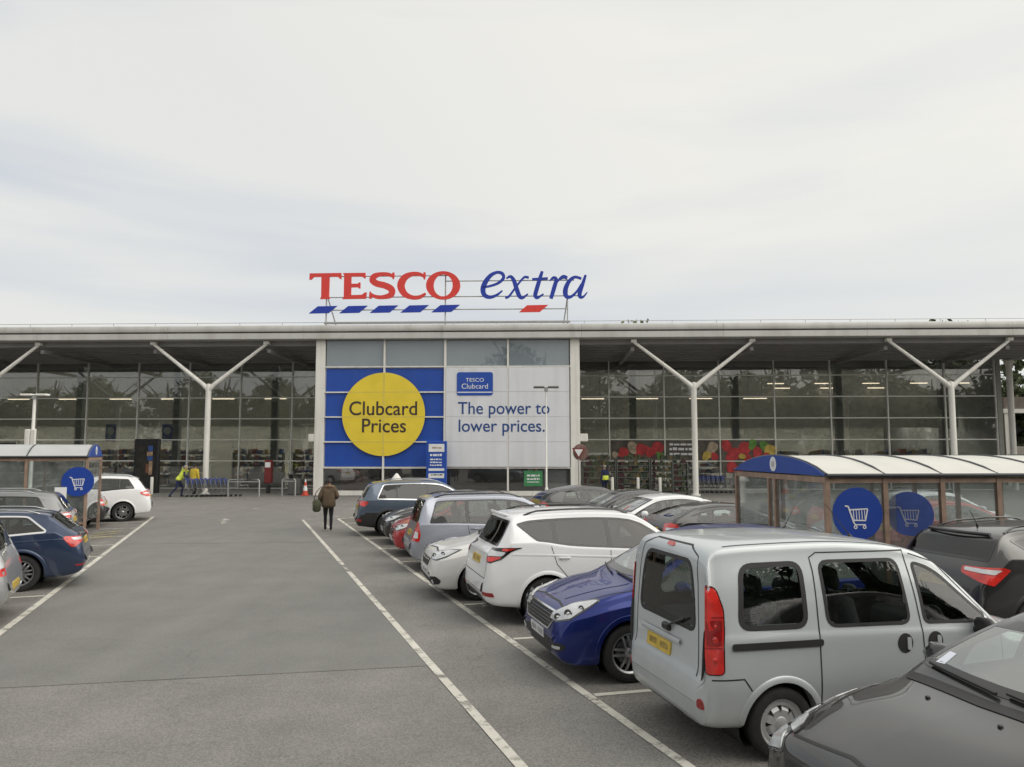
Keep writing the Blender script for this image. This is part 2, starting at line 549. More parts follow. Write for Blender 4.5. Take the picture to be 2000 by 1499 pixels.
# thin tar joint at the edge of the lane surface
M['tar'] = pmat('tar_joint', (.14, .137, .13), .6, var=.3, scale=8)
def line(name, a, b, w, mat, z=.009, n=1):
    ax, ay = a; bx, by = b
    dx, dy = bx - ax, by - ay
    L = math.hypot(dx, dy); nx, ny = -dy / L * w / 2, dx / L * w / 2
    return sheet(name, [(ax + nx, ay + ny), (ax - nx, ay - ny), (bx - nx, by - ny), (bx + nx, by + ny)], z, mat)
line('tar_joint', LT(24.0, -3.1), LT(22.6, 2.2), .03, M['tar'], .0075)
mk, mw = M['marking'], M['marking_worn']
line('lane_line', LT(-3, -3.17), LT(33.4, -3.17), .11, mk)
line('walkway_line', LT(-3, 2.25), LT(16.95, 2.25), .10, mk)
line('walkway_line', LT(18.05, 2.25), LT(30.0, 2.25), .10, mk)
line('walkway_line', LT(16.95, 2.25), LT(18.05, 2.25), .07, mw)
line('bay_front_line', LT(-3, 3.55), LT(30.0, 3.55), .10, mk)
line('walkway_line', LT(30.02, 2.22), LT(31.6, 4.4), .10, mw, .0095)
line('bay_front_line', LT(30.02, 3.52), LT(31.2, 5.6), .10, mk, .0095)
for s in (0.0, 2.55, 5.1, 7.66, 10.25, 12.75, 15.4, 18.05, 20.6, 23.1, 25.6, 28.1):
    x, y = LT(s, 3.62)
    line('bay_line', (x, y), (x + 4.8 * cos(TH - radians(5)), y + 4.8 * sin(TH - radians(5))), .09, mk, .0085)
for s in (0.0, 2.6, 5.2, 7.8, 10.4, 13.2, 16.0, 18.9, 21.4, 23.9, 26.2, 28.75, 31.2, 33.3):
    line('bay_line', LT(s, -3.24), LT(s, -8.1), .09, mk, .0085)
# road in front of the shop: faint broken lines, give-way dashes and worn arrows
for i in range(7):
    a = -20.5 + i * 2.2
    line('give_way_dash', (a, 34.6 - .037 * a - .3), (a + 1.2, 34.6 - .037 * (a + 1.2) - .3), .14, mw)
line('road_line', (-11.5, 37.2), (20, 36.0), .12, mw)
line('road_line', (-40, 38.3), (-19, 37.5), .10, mw)
def arrow(name, o, a, k, mat):
    P_ = [(-.08, -1.2), (.08, -1.2), (.08, .2), (.32, .2), (0, 1.0), (-.32, .2), (-.08, .2)]
    return sheet(name, [(o[0] + k * (x * cos(a) - y * sin(a)), o[1] + k * (x * sin(a) + y * cos(a))) for x, y in P_], .0092, mat)
arrow('lane_arrow', (-10.6, 28.6), TH, 1.0, mw)
arrow('lane_arrow', (-6.4, 26.8), TH + pi, .8, mw)
for i in range(3):
    line('hatch_line', LT(26.3 + .8 * i, -3.6), LT(25.7 + .8 * i, -4.3), .09, M['marking_yellow'], .0095)
# paved forecourt under the canopy, a low kerb along its edge
ph = radians(-2.12)
def FW(a, d): return (a * cos(ph) - d * sin(ph), 43.95 + a * sin(ph) + d * cos(ph))
mb = MB()
vs = []
for z in (0.0, .035):
    vs += [(*FW(-60, -2.6), z), (*FW(60, -2.6), z), (*FW(60, 9.5), z), (*FW(-60, 9.5), z)]
mb.add(vs, [(4, 5, 6, 7), (0, 1, 5, 4), (1, 2, 6, 5), (2, 3, 7, 6), (3, 0, 4, 7)])
struct(mb.build('pavement', M['paving']))
mb = MB()
vs = []
for z in (0.0, .05):
    vs += [(*FW(-60, -2.76), z), (*FW(60, -2.76), z), (*FW(60, -2.603), z), (*FW(-60, -2.603), z)]
mb.add(vs, [(4, 5, 6, 7), (0, 1, 5, 4), (1, 2, 6, 5), (2, 3, 7, 6), (3, 0, 4, 7)])
struct(mb.build('kerb', pmat('kerb_stone', (.30, .29, .27), .8, var=.15)))
# ------------------------------------------------------------------ the shop
M['white_metal'] = pmat('white_metal', (.80, .785, .74), .45, var=.05, scale=1.2)
M['fascia'] = pmat('fascia_metal', (.56, .555, .535), .4, .15, var=.05, scale=.6)
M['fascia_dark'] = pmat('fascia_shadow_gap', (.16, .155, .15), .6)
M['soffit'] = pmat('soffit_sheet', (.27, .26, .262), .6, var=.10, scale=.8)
streak(M['white_metal'], .30); streak(M['fascia'], .35, (1.6, 1.6, .5))
M['mullion'] = pmat('glazing_bar', (.78, .78, .74), .4, .2, var=.08)
M['shop_glass'] = glass_mat('shop_glass', (.67, .68, .67), .10, .95, .004, film=.055, film_col=(.52, .53, .54), wob=.03, fs=.6)  # grey film paints a veil of reflected sky over the dark panes
M['clerestory'] = glass_mat('clerestory_glass', (.20, .23, .25), .07, .9, .02, film=.75, film_col=(.30, .35, .39), fv=(.92, 1.06), fs=.5)
M['banner_blue'] = pmat('banner_blue', (.016, .075, .40), .35, var=.06, scale=1.5)
M['banner_white'] = pmat('banner_white', (.73, .745, .785), .4, var=.03, scale=.8)
streak(M['banner_white'], .16, (2.5, 2.5, .15)); streak(M['banner_blue'], .10, (2.5, 2.5, .15), (.10, .14, .30))
M['banner_yellow'] = pmat('banner_yellow', (.82, .63, .05), .4, var=.05, scale=1.2)
M['print_dark'] = pmat('print_dark', (.045, .030, .03), .5)
M['print_blue'] = pmat('print_blue', (.02, .065, .24), .45)
M['print_white'] = pmat('print_white', (.78, .79, .80), .45)
M['sign_red'] = pmat('sign_red', (.72, .05, .04), .4, var=.06)
M['sign_blue'] = pmat('sign_blue', (.010, .040, .38), .4, var=.06)
M['galv'] = pmat('galvanised_steel', (.40, .40, .39), .5, .5, var=.12, scale=5)
M['back_wall'] = pmat('shop_back_wall', (.55, .54, .46), .9, var=.2, scale=.3)
M['shop_ceiling'] = pmat('shop_ceiling', (.11, .11, .10), .9, var=.1)
M['shop_floor'] = pmat('shop_floor', (.22, .215, .20), .35, var=.08)
M['strip_light'] = pmat('strip_light', (.8, .75, .65), .5, emis=(1.0, .84, .62), estr=2.2)
M['added_roof_light'] = glass_mat('added_roof_light', (.92, .93, .92), .06, .9, .3)  # glazing of the added roof openings
M['rack_metal'] = pmat('rack_metal', (.14, .15, .14), .5, .3, var=.2)
M['interior_column'] = pmat('interior_column', (.30, .31, .30), .8)
M['dark_case'] = pmat('dark_case', (.012, .012, .014), .3, coat=.3)

def goods_mat(name, ramp, sat=1.0):
    m, n, l = new_mat(name)
    out = n.new('ShaderNodeOutputMaterial'); b = n.new('ShaderNodeBsdfPrincipled'); b.inputs['Roughness'].default_value = .55
    l.new(b.outputs['BSDF'], out.inputs['Surface'])
    g = n.new('ShaderNodeNewGeometry'); r = n.new('ShaderNodeValToRGB'); r.color_ramp.interpolation = 'CONSTANT'
    els = r.color_ramp.elements
    for i, c in enumerate(ramp):
        e = els[i] if i < 2 else els.new(i / len(ramp))
        e.position = i / len(ramp); e.color = (*c, 1)
    l.new(g.outputs['Random Per Island'], r.inputs['Fac']); l.new(r.outputs['Color'], b.inputs['Base Color'])
    return m
M['goods_dark'] = goods_mat('goods_dark', [(.05, .05, .045), (.10, .085, .06), (.03, .05, .03), (.14, .13, .12), (.07, .03, .03), (.04, .05, .09), (.16, .12, .05), (.06, .08, .04)])
M['goods_mixed'] = goods_mat('goods_mixed', [(.30, .30, .29), (.45, .08, .06), (.08, .14, .36), (.55, .52, .47), (.12, .12, .12), (.50, .36, .10), (.12, .26, .15), (.38, .36, .33), (.22, .30, .34), (.48, .30, .22)])

shop = thing('shop_building', 'long supermarket with glazed front, pale canopy fascia and white entrance block', 'building', (0, 43.95, 0), ph)
AL, AR = -11.40, 3.88                      # edges of the entrance block
def part(mb, name, mat, parent=shop, smooth=False): return mb.build(name, mat, parent, smooth)

def print_lines(parent, mat, x0, x1, y, rows, seed):
    """lines of print too small to read: runs of word-sized marks"""
    rg = random.Random(seed)
    for z, h in rows:
        mb = MB(); x = x0
        while x < x1 - .03:
            w = min(rg.uniform(.6, 2.6) * h, x1 - x)
            mb.box(x, x + w, y, y + .002, z, z + h * rg.uniform(.75, 1.1)); x += w + h * rg.uniform(.25, .5)
        mb.build('print_line', mat, parent)
# canopy fascia: rounded upper band, shadow gap, lower band
def extr(name, prof, a0, a1, mat, n=1):
    mb = MB(); k = len(prof)
    for i in range(n + 1):
        a = a0 + (a1 - a0) * i / n
        mb.v += [(a, d, z) for d, z in prof]
    for i in range(n):
        for j in range(k - 1):
            mb.f.append((i * k + j, i * k + j + 1, (i + 1) * k + j + 1, (i + 1) * k + j))
    mb.f.append(tuple(range(k))); mb.f.append(tuple(n * k + j for j in reversed(range(k))))
    o = part(mb, name, mat); auto_smooth(o, 30); return o
FA0, FA1 = -60.0, 52.0
seg = 14
for i in range(seg):
    a0 = FA0 + (FA1 - FA0) * i / seg; a1 = FA0 + (FA1 - FA0) * (i + 1) / seg - .012
    extr('fascia_panel', [(.3, 9.84), (-.38, 9.82), (-.47, 9.77), (-.50, 9.68), (-.50, 9.48), (-.48, 9.44), (-.40, 9.43), (.3, 9.43)], a0, a1, M['fascia'])
    extr('fascia_trim', [(.3, 9.355), (-.44, 9.355), (-.47, 9.33), (-.47, 9.02), (-.43, 8.99), (.3, 8.99)], a0, a1, M['fascia'])
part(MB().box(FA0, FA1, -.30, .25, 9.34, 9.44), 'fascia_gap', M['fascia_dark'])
part(MB().box(FA0, FA1, .25, 8.4, 9.60, 9.86), 'roof', M['fascia'])
part(MB().box(FA0, 32.0, 11.6, 60, 9.60, 9.86), 'roof', M['fascia'])
a = FA0
while a < 31:                                   # glazed roof openings added to let daylight brighten the interior
    part(MB().box(a, a + .5, 8.4, 11.6, 9.60, 9.86), 'roof_rib', M['fascia'])
    if a + 4 < 33: part(MB().box(a + .5, a + 4.0, 8.4, 11.6, 9.70, 9.72), 'added_roof_light', M['added_roof_light'])
    a += 4.0
# soffit sheets step back to the glass
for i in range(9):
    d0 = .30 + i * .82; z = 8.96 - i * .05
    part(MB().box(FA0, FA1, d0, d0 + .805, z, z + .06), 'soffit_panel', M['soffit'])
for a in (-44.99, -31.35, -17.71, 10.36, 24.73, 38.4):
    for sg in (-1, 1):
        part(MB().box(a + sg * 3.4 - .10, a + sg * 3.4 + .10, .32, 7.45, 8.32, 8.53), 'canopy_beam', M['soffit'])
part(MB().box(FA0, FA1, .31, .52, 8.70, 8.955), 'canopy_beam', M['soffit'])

# entrance block: columns, plinth, bars, panels
for a0, a1 in ((AL, AL + .55), (AR - .55, AR)):
    part(MB().bbox(a0, a1, -.06, .5, 0.0, 8.985, .02), 'corner_column', M['white_metal'])
part(MB().box(AL + .02, AL + .22, .5, 7.5, 0, 8.55), 'return_wall', M['white_metal'])
part(MB().box(AR - .22, AR - .02, .5, 7.5, 0, 8.55), 'return_wall', M['white_metal'])
part(MB().box(AL + .55, AR - .55, .02, .3, 0.0, .30), 'plinth', M['white_metal'])
XV = [AL + .55, -7.38, -3.85, -.23, AR - .55]
ZH = [1.66, 3.08, 4.51, 5.94, 7.36]
for a in XV[1:4]:
    w = .10 if a != -3.85 else .13
    part(MB().box(a - w / 2, a + w / 2, -.10, .12, .30, 8.985), 'mullion', M['white_metal'])
for z in (1.60, 3.08, 4.51, 5.94, 7.41):
    part(MB().box(AL + .55, -3.92, -.065, .10, z - .035, z + .035), 'transom', M['white_metal'])
for z in (1.60, 7.41):
    part(MB().box(-3.78, AR - .55, -.065, .10, z - .035, z + .035), 'transom', M['white_metal'])
for i in range(4):
    a0, a1 = XV[i] + .055, XV[i + 1] - .055
    part(MB().box(a0, a1, .03, .05, 7.45, 8.98), 'window_pane', M['clerestory'])
    part(MB().box(a0, a1, .03, .045, .305, 1.56), 'window_pane', M['shop_glass'])
part(MB().box(AL + .55, AR - .55, .30, .34, 7.40, 8.98), 'blind', pmat('roller_blind', (.16, .19, .21), .8))
part(MB().box(AL + .55, AR - .55, .12, .18, 1.64, 7.38), 'backing_board', M['white_metal'])

# glazed walls either side
ZT = [.05, 1.89, 3.31, 4.73, 6.15, 7.57, 8.56]
BL = [-11.64 - 3.55 * i for i in range(0, 13)]
BR = [AR, 6.21, 9.86, 13.48, 17.11, 20.78, 24.48, 28.20, 31.45]
DG = 7.5
pane_cache = {}
def pane(a0, a1, z0, z1):
    w, h = round(a1 - a0, 3), round(z1 - z0, 3)
    if (w, h) not in pane_cache:
        mb = MB(); mb.box(-w / 2, w / 2, 0, .02, -h / 2, h / 2)
        me = bpy.data.meshes.new('window_pane'); me.from_pydata(mb.v, [], mb.f); me.materials.append(M['shop_glass']); pane_cache[(w, h)] = me
    o = bpy.data.objects.new('window_pane', pane_cache[(w, h)])
    o.location = ((a0 + a1) / 2, DG, (z0 + z1) / 2)
    o.rotation_euler = (random.uniform(-.0022, .0022), 0, random.uniform(-.0022, .0022))
    link(o, shop)
for side, xs in (('l', sorted(BL)), ('r', BR)):
    for a in xs:
        part(MB().box(a - .035, a + .035, DG - .10, DG + .08, .04, 8.56), 'mullion', M['mullion'])
    for z in ZT[:-1]:
        part(MB().box(xs[0], xs[-1], DG - .07, DG + .06, z - .03, z + .03), 'transom', M['mullion'])
    for i in range(len(xs) - 1):
        for j in range(len(ZT) - 1):
            if side == 'l' and i == len(xs) - 2 and False: continue
            pane(xs[i] + .04, xs[i + 1] - .04, ZT[j] + .035, ZT[j + 1] - .035)
# far end of the glass and the wall beyond it
part(MB().box(31.50, 31.78, DG - .15, 24.3, 0, 8.6), 'end_wall', pmat('end_wall_grey', (.32, .33, .30), .6))
mb = MB(); mb.tube([(32.25, DG - .3, 0), (32.25, DG - .3, 8.4)], .19, 14)
mb.lathe([(.19, 8.15), (.30, 8.3), (.30, 8.45), (.19, 8.5)], 14, 'z', Matrix.Translation((32.25, DG - .3, 0)))
auto_smooth(part(mb, 'round_column', M['white_metal']), 40)

# forked canopy columns
def ycol(a):
    mb = MB(); mb.lathe([(0, .0), (.26, .0), (.26, .10), (.165, .13), (.16, 6.05), (.17, 6.2), (.12, 6.42), (0, 6.45)], 18, 'z', Matrix.Translation((a, .05, .035)))
    o = part(mb, 'support_column', M['white_metal']); auto_smooth(o, 40)
    for sg in (-1, 1):
        m2 = MB(); m2.tube([(a + sg * .04, .05, 6.16), (a + sg * .42, .05, 6.50), (a + sg * 3.36, .05, 8.80)], [.155, .125, .085], 14)
        m2.bbox(a + sg * 3.36 - .16, a + sg * 3.36 + .16, -.1, .2, 8.76, 8.95, .02)
        auto_smooth(m2.build('column_arm', M['white_metal'], o), 40)
for a in (-44.99, -31.35, -17.71, 10.36, 24.73): ycol(a)

# inside
part(MB().box(-60, 31.4, DG, 34, -.06, .045), 'shop_floor', M['shop_floor'])
part(MB().box(-60, 31.4, 24, 24.3, .05, 8.6), 'back_wall', M['back_wall'])
part(MB().box(-60, 31.4, 11.6, 24, 8.50, 8.56), 'ceiling', M['shop_ceiling'])
part(MB().box(-60, AL, 11.7, 11.9, 4.35, 8.5), 'bulkhead', M['back_wall'])
part(MB().box(-60.3, -60, DG, 24, .05, 8.6), 'side_wall', M['back_wall'])
part(MB().box(AL + .3, AR - .3, 7.6, 7.8, .05, 8.5), 'lobby_wall', M['back_wall'])
for a in (-52.0, -45, -38.0, -31, -24.0, -17, 8.0, 15, 22.0, 29):
    part(MB().box(a - .22, a + .22, 9.2, 9.6, .05, 8.5), 'interior_column', M['interior_column'])
# mezzanine wall on the right, seen as a paler band
part(MB().box(AR + .3, 31.3, 11.8, 12.0, 4.2, 8.5), 'mezzanine_wall', pmat('mezzanine_wall', (.62, .61, .54), .9, var=.15))
M['hidden_fill_light'] = pmat('hidden_fill_light', (.8, .8, .78), .5, emis=(1.0, .96, .88), estr=24.0)  # strong emission for the added lamps hidden from view
def lightrow(a0, a1, step, d, z, ln, lm='strip_light'):
    a = a0
    while a < a1:
        mb = MB(); mb.bbox(a, a + ln, d - .09, d + .09, z - .05, z, .02); part(mb, 'strip_light', M[lm])
        part(MB().box(a - .02, a + ln + .02, d - .11, d + .11, z + .001, z + .06), 'light_housing', M['white_metal'])
        mb = MB(); mb.tube([(a + ln * .2, d, z + .06), (a + ln * .2, d, 8.5)], .015, 5); mb.tube([(a + ln * .8, d, z + .06), (a + ln * .8, d, 8.5)], .015, 5)
        part(mb, 'light_hanger', M['galv'])
        a += step
lightrow(-48, -12, 3.75, 10, 6.28, 1.55)
lightrow(4.5, 16, 3.75, 10, 6.22, 1.6)
lightrow(17.6, 31, 3.3, 10.6, 7.30, 1.15)
lightrow(18.2, 27, 3.3, 11.2, 7.02, 1.15)
for d in (13.2, 16.5, 20.0):                       # unseen lamps added behind the bulkhead to brighten the lower interior
    lightrow(-56 + d * .1, -12, 3.2, d, 4.85, 2.4, 'hidden_fill_light')
    lightrow(5 + d * .1, 30, 3.2, d, 4.85, 2.4, 'hidden_fill_light')

# hanging pennants and till canopies inside
M['pennant'] = pmat('pennant_blue', (.03, .10, .42), .6, var=.2)
for a in (-29.4, -25.3):
    o = part(MB().box(a, a + .75, 9.9, 9.93, 3.25, 4.45), 'hanging_pennant', M['pennant'])
    mb = MB(); mb.lathe([(0, 9.885), (.27, 9.885), (.27, 9.895)], 18, 'y', Matrix.Translation((a + .375, 0, 3.98))); mb.build('pennant_disc', M['print_white'], o)
for i, a in enumerate((-42.5, -36.5, -28.5, -24.2, -18.6, -13.6, 18.2, 22.8, 27.2)):
    part(MB().bbox(a, a + 2.2, 9.0, 10.0, .05, 1.05, .04), 'till_counter', M['white_metal'] if i % 2 else M['interior_column'])
    part(MB().box(a + .2, a + .5, 9.3, 9.7, 1.05, 1.55), 'till_screen', M['dark_case'])
# window graphics on the right-hand glass
M['poster_dark'] = pmat('poster_dark', (.10, .085, .07), .5, var=.5, scale=2)
M['tomato'] = pmat('fruit_red', (.50, .045, .05), .4, var=.35, scale=3)
M['fruit_yel'] = pmat('fruit_yellow', (.55, .40, .08), .4, var=.35, scale=3)
M['fruit_green'] = pmat('leaf_green', (.12, .28, .05), .5, var=.4, scale=4)
M['fruit_tan'] = pmat('mushroom_tan', (.45, .36, .26), .5, var=.3, scale=4)
def disc(mb, a, z, r, y, n=18):
    q = random.Random(int(a * 977 + z * 131)); ph_ = q.uniform(0, 6); e1 = q.uniform(.05, .22); e2 = q.uniform(.03, .12)
    mb.prism([(a + r * cos(t) * (1 + e1 * cos(2 * t + ph_) + e2 * cos(3 * t)), z + r * sin(t) * (1 + e1 * cos(2 * t + ph_) + e2 * cos(3 * t))) for t in [2 * pi * i / n for i in range(n)]], y, y + .0015)
def fruit_poster(a0, a1, z0, z1, blobs, name='window_poster'):
    o = part(MB().box(a0, a1, DG - .045, DG - .03, z0, z1), name, M['poster_dark'])
    for i, (a, z, r, mt) in enumerate(blobs):
        mb = MB(); disc(mb, a, z, r, DG - .06 - .003 * i); mb.build('printed_fruit', M[mt], o)
fruit_poster(6.3, 9.80, 1.93, 3.27, [(6.6, 2.3, .22, 'fruit_tan'), (7.1, 2.35, .40, 'tomato'), (7.55, 2.15, .18, 'fruit_green'), (7.8, 2.75, .4, 'fruit_tan'), (8.35, 2.65, .42, 'tomato'), (8.9, 2.35, .38, 'tomato'), (9.35, 2.75, .42, 'tomato'), (8.1, 2.2, .25, 'tomato'), (9.5, 2.25, .25, 'fruit_green')])
fruit_poster(9.92, 13.42, 1.93, 3.27, [(12.95, 2.75, .38, 'fruit_tan'), (12.6, 2.25, .3, 'fruit_yel'), (13.1, 2.2, .25, 'tomato')])
print_lines(shop, M['print_white'], 10.15, 11.75, DG - .085, [(2.92, .16), (2.60, .18), (2.28, .18)], 9)
fruit_poster(13.55, 17.05, 1.93, 3.27, [(13.9, 2.9, .36, 'tomato'), (14.35, 2.3, .5, 'tomato'), (15.1, 2.75, .42, 'tomato'), (15.9, 2.45, .35, 'tomato'), (15.6, 3.0, .3, 'fruit_green'), (16.4, 2.85, .35, 'fruit_green'), (16.75, 2.6, .4, 'fruit_yel'), (16.5, 2.15, .3, 'tomato'), (15.2, 2.15, .28, 'tomato'), (14.9, 2.2, .2, 'fruit_yel')])
fruit_poster(13.55, 15.3, 1.1, 1.86, [(14.2, 1.5, .35, 'tomato'), (14.7, 1.35, .22, 'tomato')])

# floodlight boxes on the edges of the block
for a0, a1 in ((AL - .36, AL - .002), (AR + .002, AR + .44)):
    mb = MB(); mb.bbox(a0, a1, -.02, .40, 3.10, 3.54, .03); part(mb, 'alarm_box', M['white_metal'])

# ---- roof edge guard rail
gr_ = thing('roof_guard_rail', 'thin wire guard rail along the top edge of the shop roof', 'railing', (0, 43.95, 0), ph)
mb = MB(); mb.tube([(-58, .6, 10.13), (51, .6, 10.13)], .018, 6); mb.build('rail', M['galv'], gr_)
a = -57.0
while a < 51:
    mb = MB(); mb.tube([(a, .6, 9.85), (a, .6, 10.14)], .018, 5); mb.build('post', M['galv'], gr_)
    a += 2.55

# ---- roof sign
KX, KZ = 17.71 / 2000, 4.79 / 534
SD = .8
sign = thing('roof_sign', 'red and blue shop name letters on a steel frame above the entrance roof', 'sign', (0, 43.95, 0), ph)
def sp2(x, y): return (-12.3 + x * KX, 13.75 - y * KZ - x * .00008)
def solid(name, poly, mat, d0=SD - .12, d1=SD):
    pts = [sp2(*p) for p in poly]
    bm = bmesh.new()
    f = bm.faces.new([bm.verts.new((p[0], d0, p[1])) for p in pts])
    f.normal_update()
    bmesh.ops.triangulate(bm, faces=[f], ngon_method='EAR_CLIP')
    r = bmesh.ops.extrude_face_region(bm, geom=bm.faces[:])
    for g in r['geom']:
        if isinstance(g, bmesh.types.BMVert): g.co.y = d1
    bmesh.ops.recalc_face_normals(bm, faces=bm.faces[:])
    me = bpy.data.meshes.new(name); bm.to_mesh(me); bm.free()
    me.materials.append(mat)
    return link(bpy.data.objects.new(name, me), sign)
def catmull(pts, n=8):
    out = []
    for i in range(len(pts) - 1):
        p0 = pts[max(0, i - 1)]; p1 = pts[i]; p2 = pts[i + 1]; p3 = pts[min(len(pts) - 1, i + 2)]
        for j in range(n):
            t = j / n
            out.append(tuple(.5 * ((2 * p1[k]) + (-p0[k] + p2[k]) * t + (2 * p0[k] - 5 * p1[k] + 4 * p2[k] - p3[k]) * t * t + (-p0[k] + 3 * p1[k] - 3 * p2[k] + p3[k]) * t ** 3) for k in range(len(p1))))
    out.append(tuple(pts[-1])); return out
def stroke(mb, pts, ws, d0):
    """thick pen stroke of changing width, with depth"""
    c = catmull([(p[0], p[1], w) for p, w in zip(pts, ws)])
    n = len(c); vs = []
    for i, (x, y, w) in enumerate(c):
        x0, y0, _ = c[max(0, i - 1)]; x1, y1, _ = c[min(n - 1, i + 1)]
        dx, dy = x1 - x0, y1 - y0; L = math.hypot(dx, dy) or 1
        nx, ny = -dy / L * w, dx / L * w
        for (px, py) in ((x + nx, y + ny), (x - nx, y - ny)):
            q = sp2(px, py)
            for d in (d0, SD): vs.append((q[0], d, q[1]))
    fs = []
    for i in range(n - 1):
        o = i * 4; p = o + 4
        fs += [(o, p, p + 2, o + 2), (o + 1, o + 3, p + 3, p + 1), (o, o + 1, p + 1, p), (o + 2, p + 2, p + 3, o + 3)]
    fs += [(0, 2, 3, 1), ((n - 1) * 4, (n - 1) * 4 + 1, (n - 1) * 4 + 3, (n - 1) * 4 + 2)]
    mb.add(vs, fs)
RD, BU = M['sign_red'], M['sign_blue']
solid('letter', [(22, 70), (236, 67), (238, 108), (226, 106), (214, 93), (157, 91), (156, 225), (163, 241), (96, 243), (103, 227), (102, 93), (50, 94), (33, 112), (20, 112)], RD)
solid('letter', [(246, 68), (400, 66), (402, 102), (391, 102), (378, 91), (305, 91), (305, 140), (350, 139), (357, 131), (367, 131), (367, 171), (357, 171), (350, 163), (305, 164), (305, 216), (378, 214), (399, 198), (411, 198), (406, 240), (246, 243), (256, 228), (256, 82)], RD)
mb = MB()
stroke(mb, [(592, 92), (560, 78), (510, 74), (462, 88), (450, 116), (478, 138), (535, 152), (578, 178), (572, 214), (520, 229), (470, 226), (432, 206)], [9, 12, 12, 18, 22, 21, 21, 22, 19, 13, 12, 9], SD - .12)
stroke(mb, [(589, 64), (589, 86), (588, 108)], [7, 8, 4], SD - .123); stroke(mb, [(436, 240), (436, 215), (435, 192)], [7, 8, 4], SD - .126)
mb.build('letter', RD, sign)
mb = MB()
stroke(mb, [(800, 92), (765, 75), (715, 74), (665, 98), (641, 150), (664, 204), (715, 230), (768, 228), (808, 204)], [9, 12, 14, 21, 25, 21, 14, 12, 7], SD - .12)
stroke(mb, [(799, 62), (799, 86), (798, 110)], [7, 8, 4], SD - .123)
mb.build('letter', RD, sign)
mb = MB(); n = 48; vs = []
for i in range(n):
    t = 2 * pi * i / n
    for rx, ry in ((115, 95), (64, 74)):
        q = sp2(925 + rx * cos(t), 150 + ry * sin(t))
        for d in (SD - .12, SD): vs.append((q[0], d, q[1]))
fs = []
for i in range(n):
    o = i * 4; p = ((i + 1) % n) * 4
    fs += [(o, o + 2, p + 2, p), (o + 1, p + 1, p + 3, o + 3), (o, p, p + 1, o + 1), (o + 2, o + 3, p + 3, p + 2)]
mb.add(vs, fs); mb.build('letter', RD, sign)
for strokes in (
    [([(1188, 162), (1230, 156), (1290, 136), (1328, 102), (1322, 72), (1288, 62), (1244, 82), (1208, 128), (1192, 176), (1203, 214), (1238, 228), (1282, 215), (1322, 184)], [5, 7, 8, 10, 11, 9, 12, 16, 17, 15, 11, 8, 4])],
    [([(1348, 104), (1374, 90), (1396, 112), (1416, 170), (1434, 218), (1456, 232), (1492, 206)], [4, 9, 13, 15, 14, 9, 4]), ([(1340, 231), (1364, 224), (1402, 174), (1440, 124), (1470, 94), (1498, 98)], [8, 7, 6, 6, 7, 8])],
    [([(1588, 55), (1570, 110), (1546, 190), (1541, 218), (1556, 231), (1596, 206)], [9, 13, 14, 13, 9, 4]), ([(1520, 108), (1625, 102)], [7, 7])],
    [([(1638, 118), (1662, 98), (1680, 112), (1665, 170), (1645, 237)], [4, 9, 12, 14, 12]), ([(1668, 154), (1698, 112), (1728, 92), (1754, 100)], [5, 7, 12, 10])],
    [([(1848, 104), (1802, 94), (1762, 128), (1740, 184), (1748, 222), (1778, 224), (1816, 190), (1846, 140)], [8, 9, 13, 16, 13, 9, 7, 5]), ([(1876, 80), (1856, 140), (1836, 200), (1839, 225), (1860, 224), (1886, 194)], [8, 12, 14, 11, 7, 3])]):
    mb = MB()
    for i, (p, w) in enumerate(strokes): stroke(mb, p, w, SD - .12 - .003 * i)
    mb.build('letter', BU, sign)
for x in (22, 228, 434, 640, 848):
    solid('stripe', [(x, 340 - (x - 22) * .012), (x + 60, 292 - (x - 22) * .012), (x + 190, 289 - (x - 22) * .012), (x + 132, 337 - (x - 22) * .012)], BU)
solid('stripe', [(1434, 328), (1486, 282), (1626, 279), (1570, 326)], RD)
mb = MB()
F1 = SD + .06
for (x0, y0, x1, y1) in ((120, 88, 1000, 84), (940, 118, 1800, 110), (100, 230, 1850, 228), (60, 316, 1760, 305)):
    p, q = sp2(x0, y0), sp2(x1, y1); mb.tube([(p[0], F1, p[1]), (q[0], F1, p[1])], .035, 6)
mb.build('frame_rail', M['galv'], sign)
for x, tp in ((132, 90), (938, 70), (1755, 100)):
    p = sp2(x, tp); mb = MB(); mb.tube([(p[0], F1 + .09, 9.86), (p[0], F1 + .09, p[1])], .045, 6)
    if x != 938: mb.tube([(p[0] + (.45 if x < 900 else -.25), F1 + 1.0, 9.86), (p[0] + (.1 if x < 900 else 0), F1 + .12, 11.6)], .04, 6)
    mb.build('frame_post', M['galv'], sign)
mb = MB(); mb.bbox(-11.25, 3.4, F1 + .01, F1 + .2, 10.10, 10.22, .02); mb.build('frame_base', M['galv'], sign)

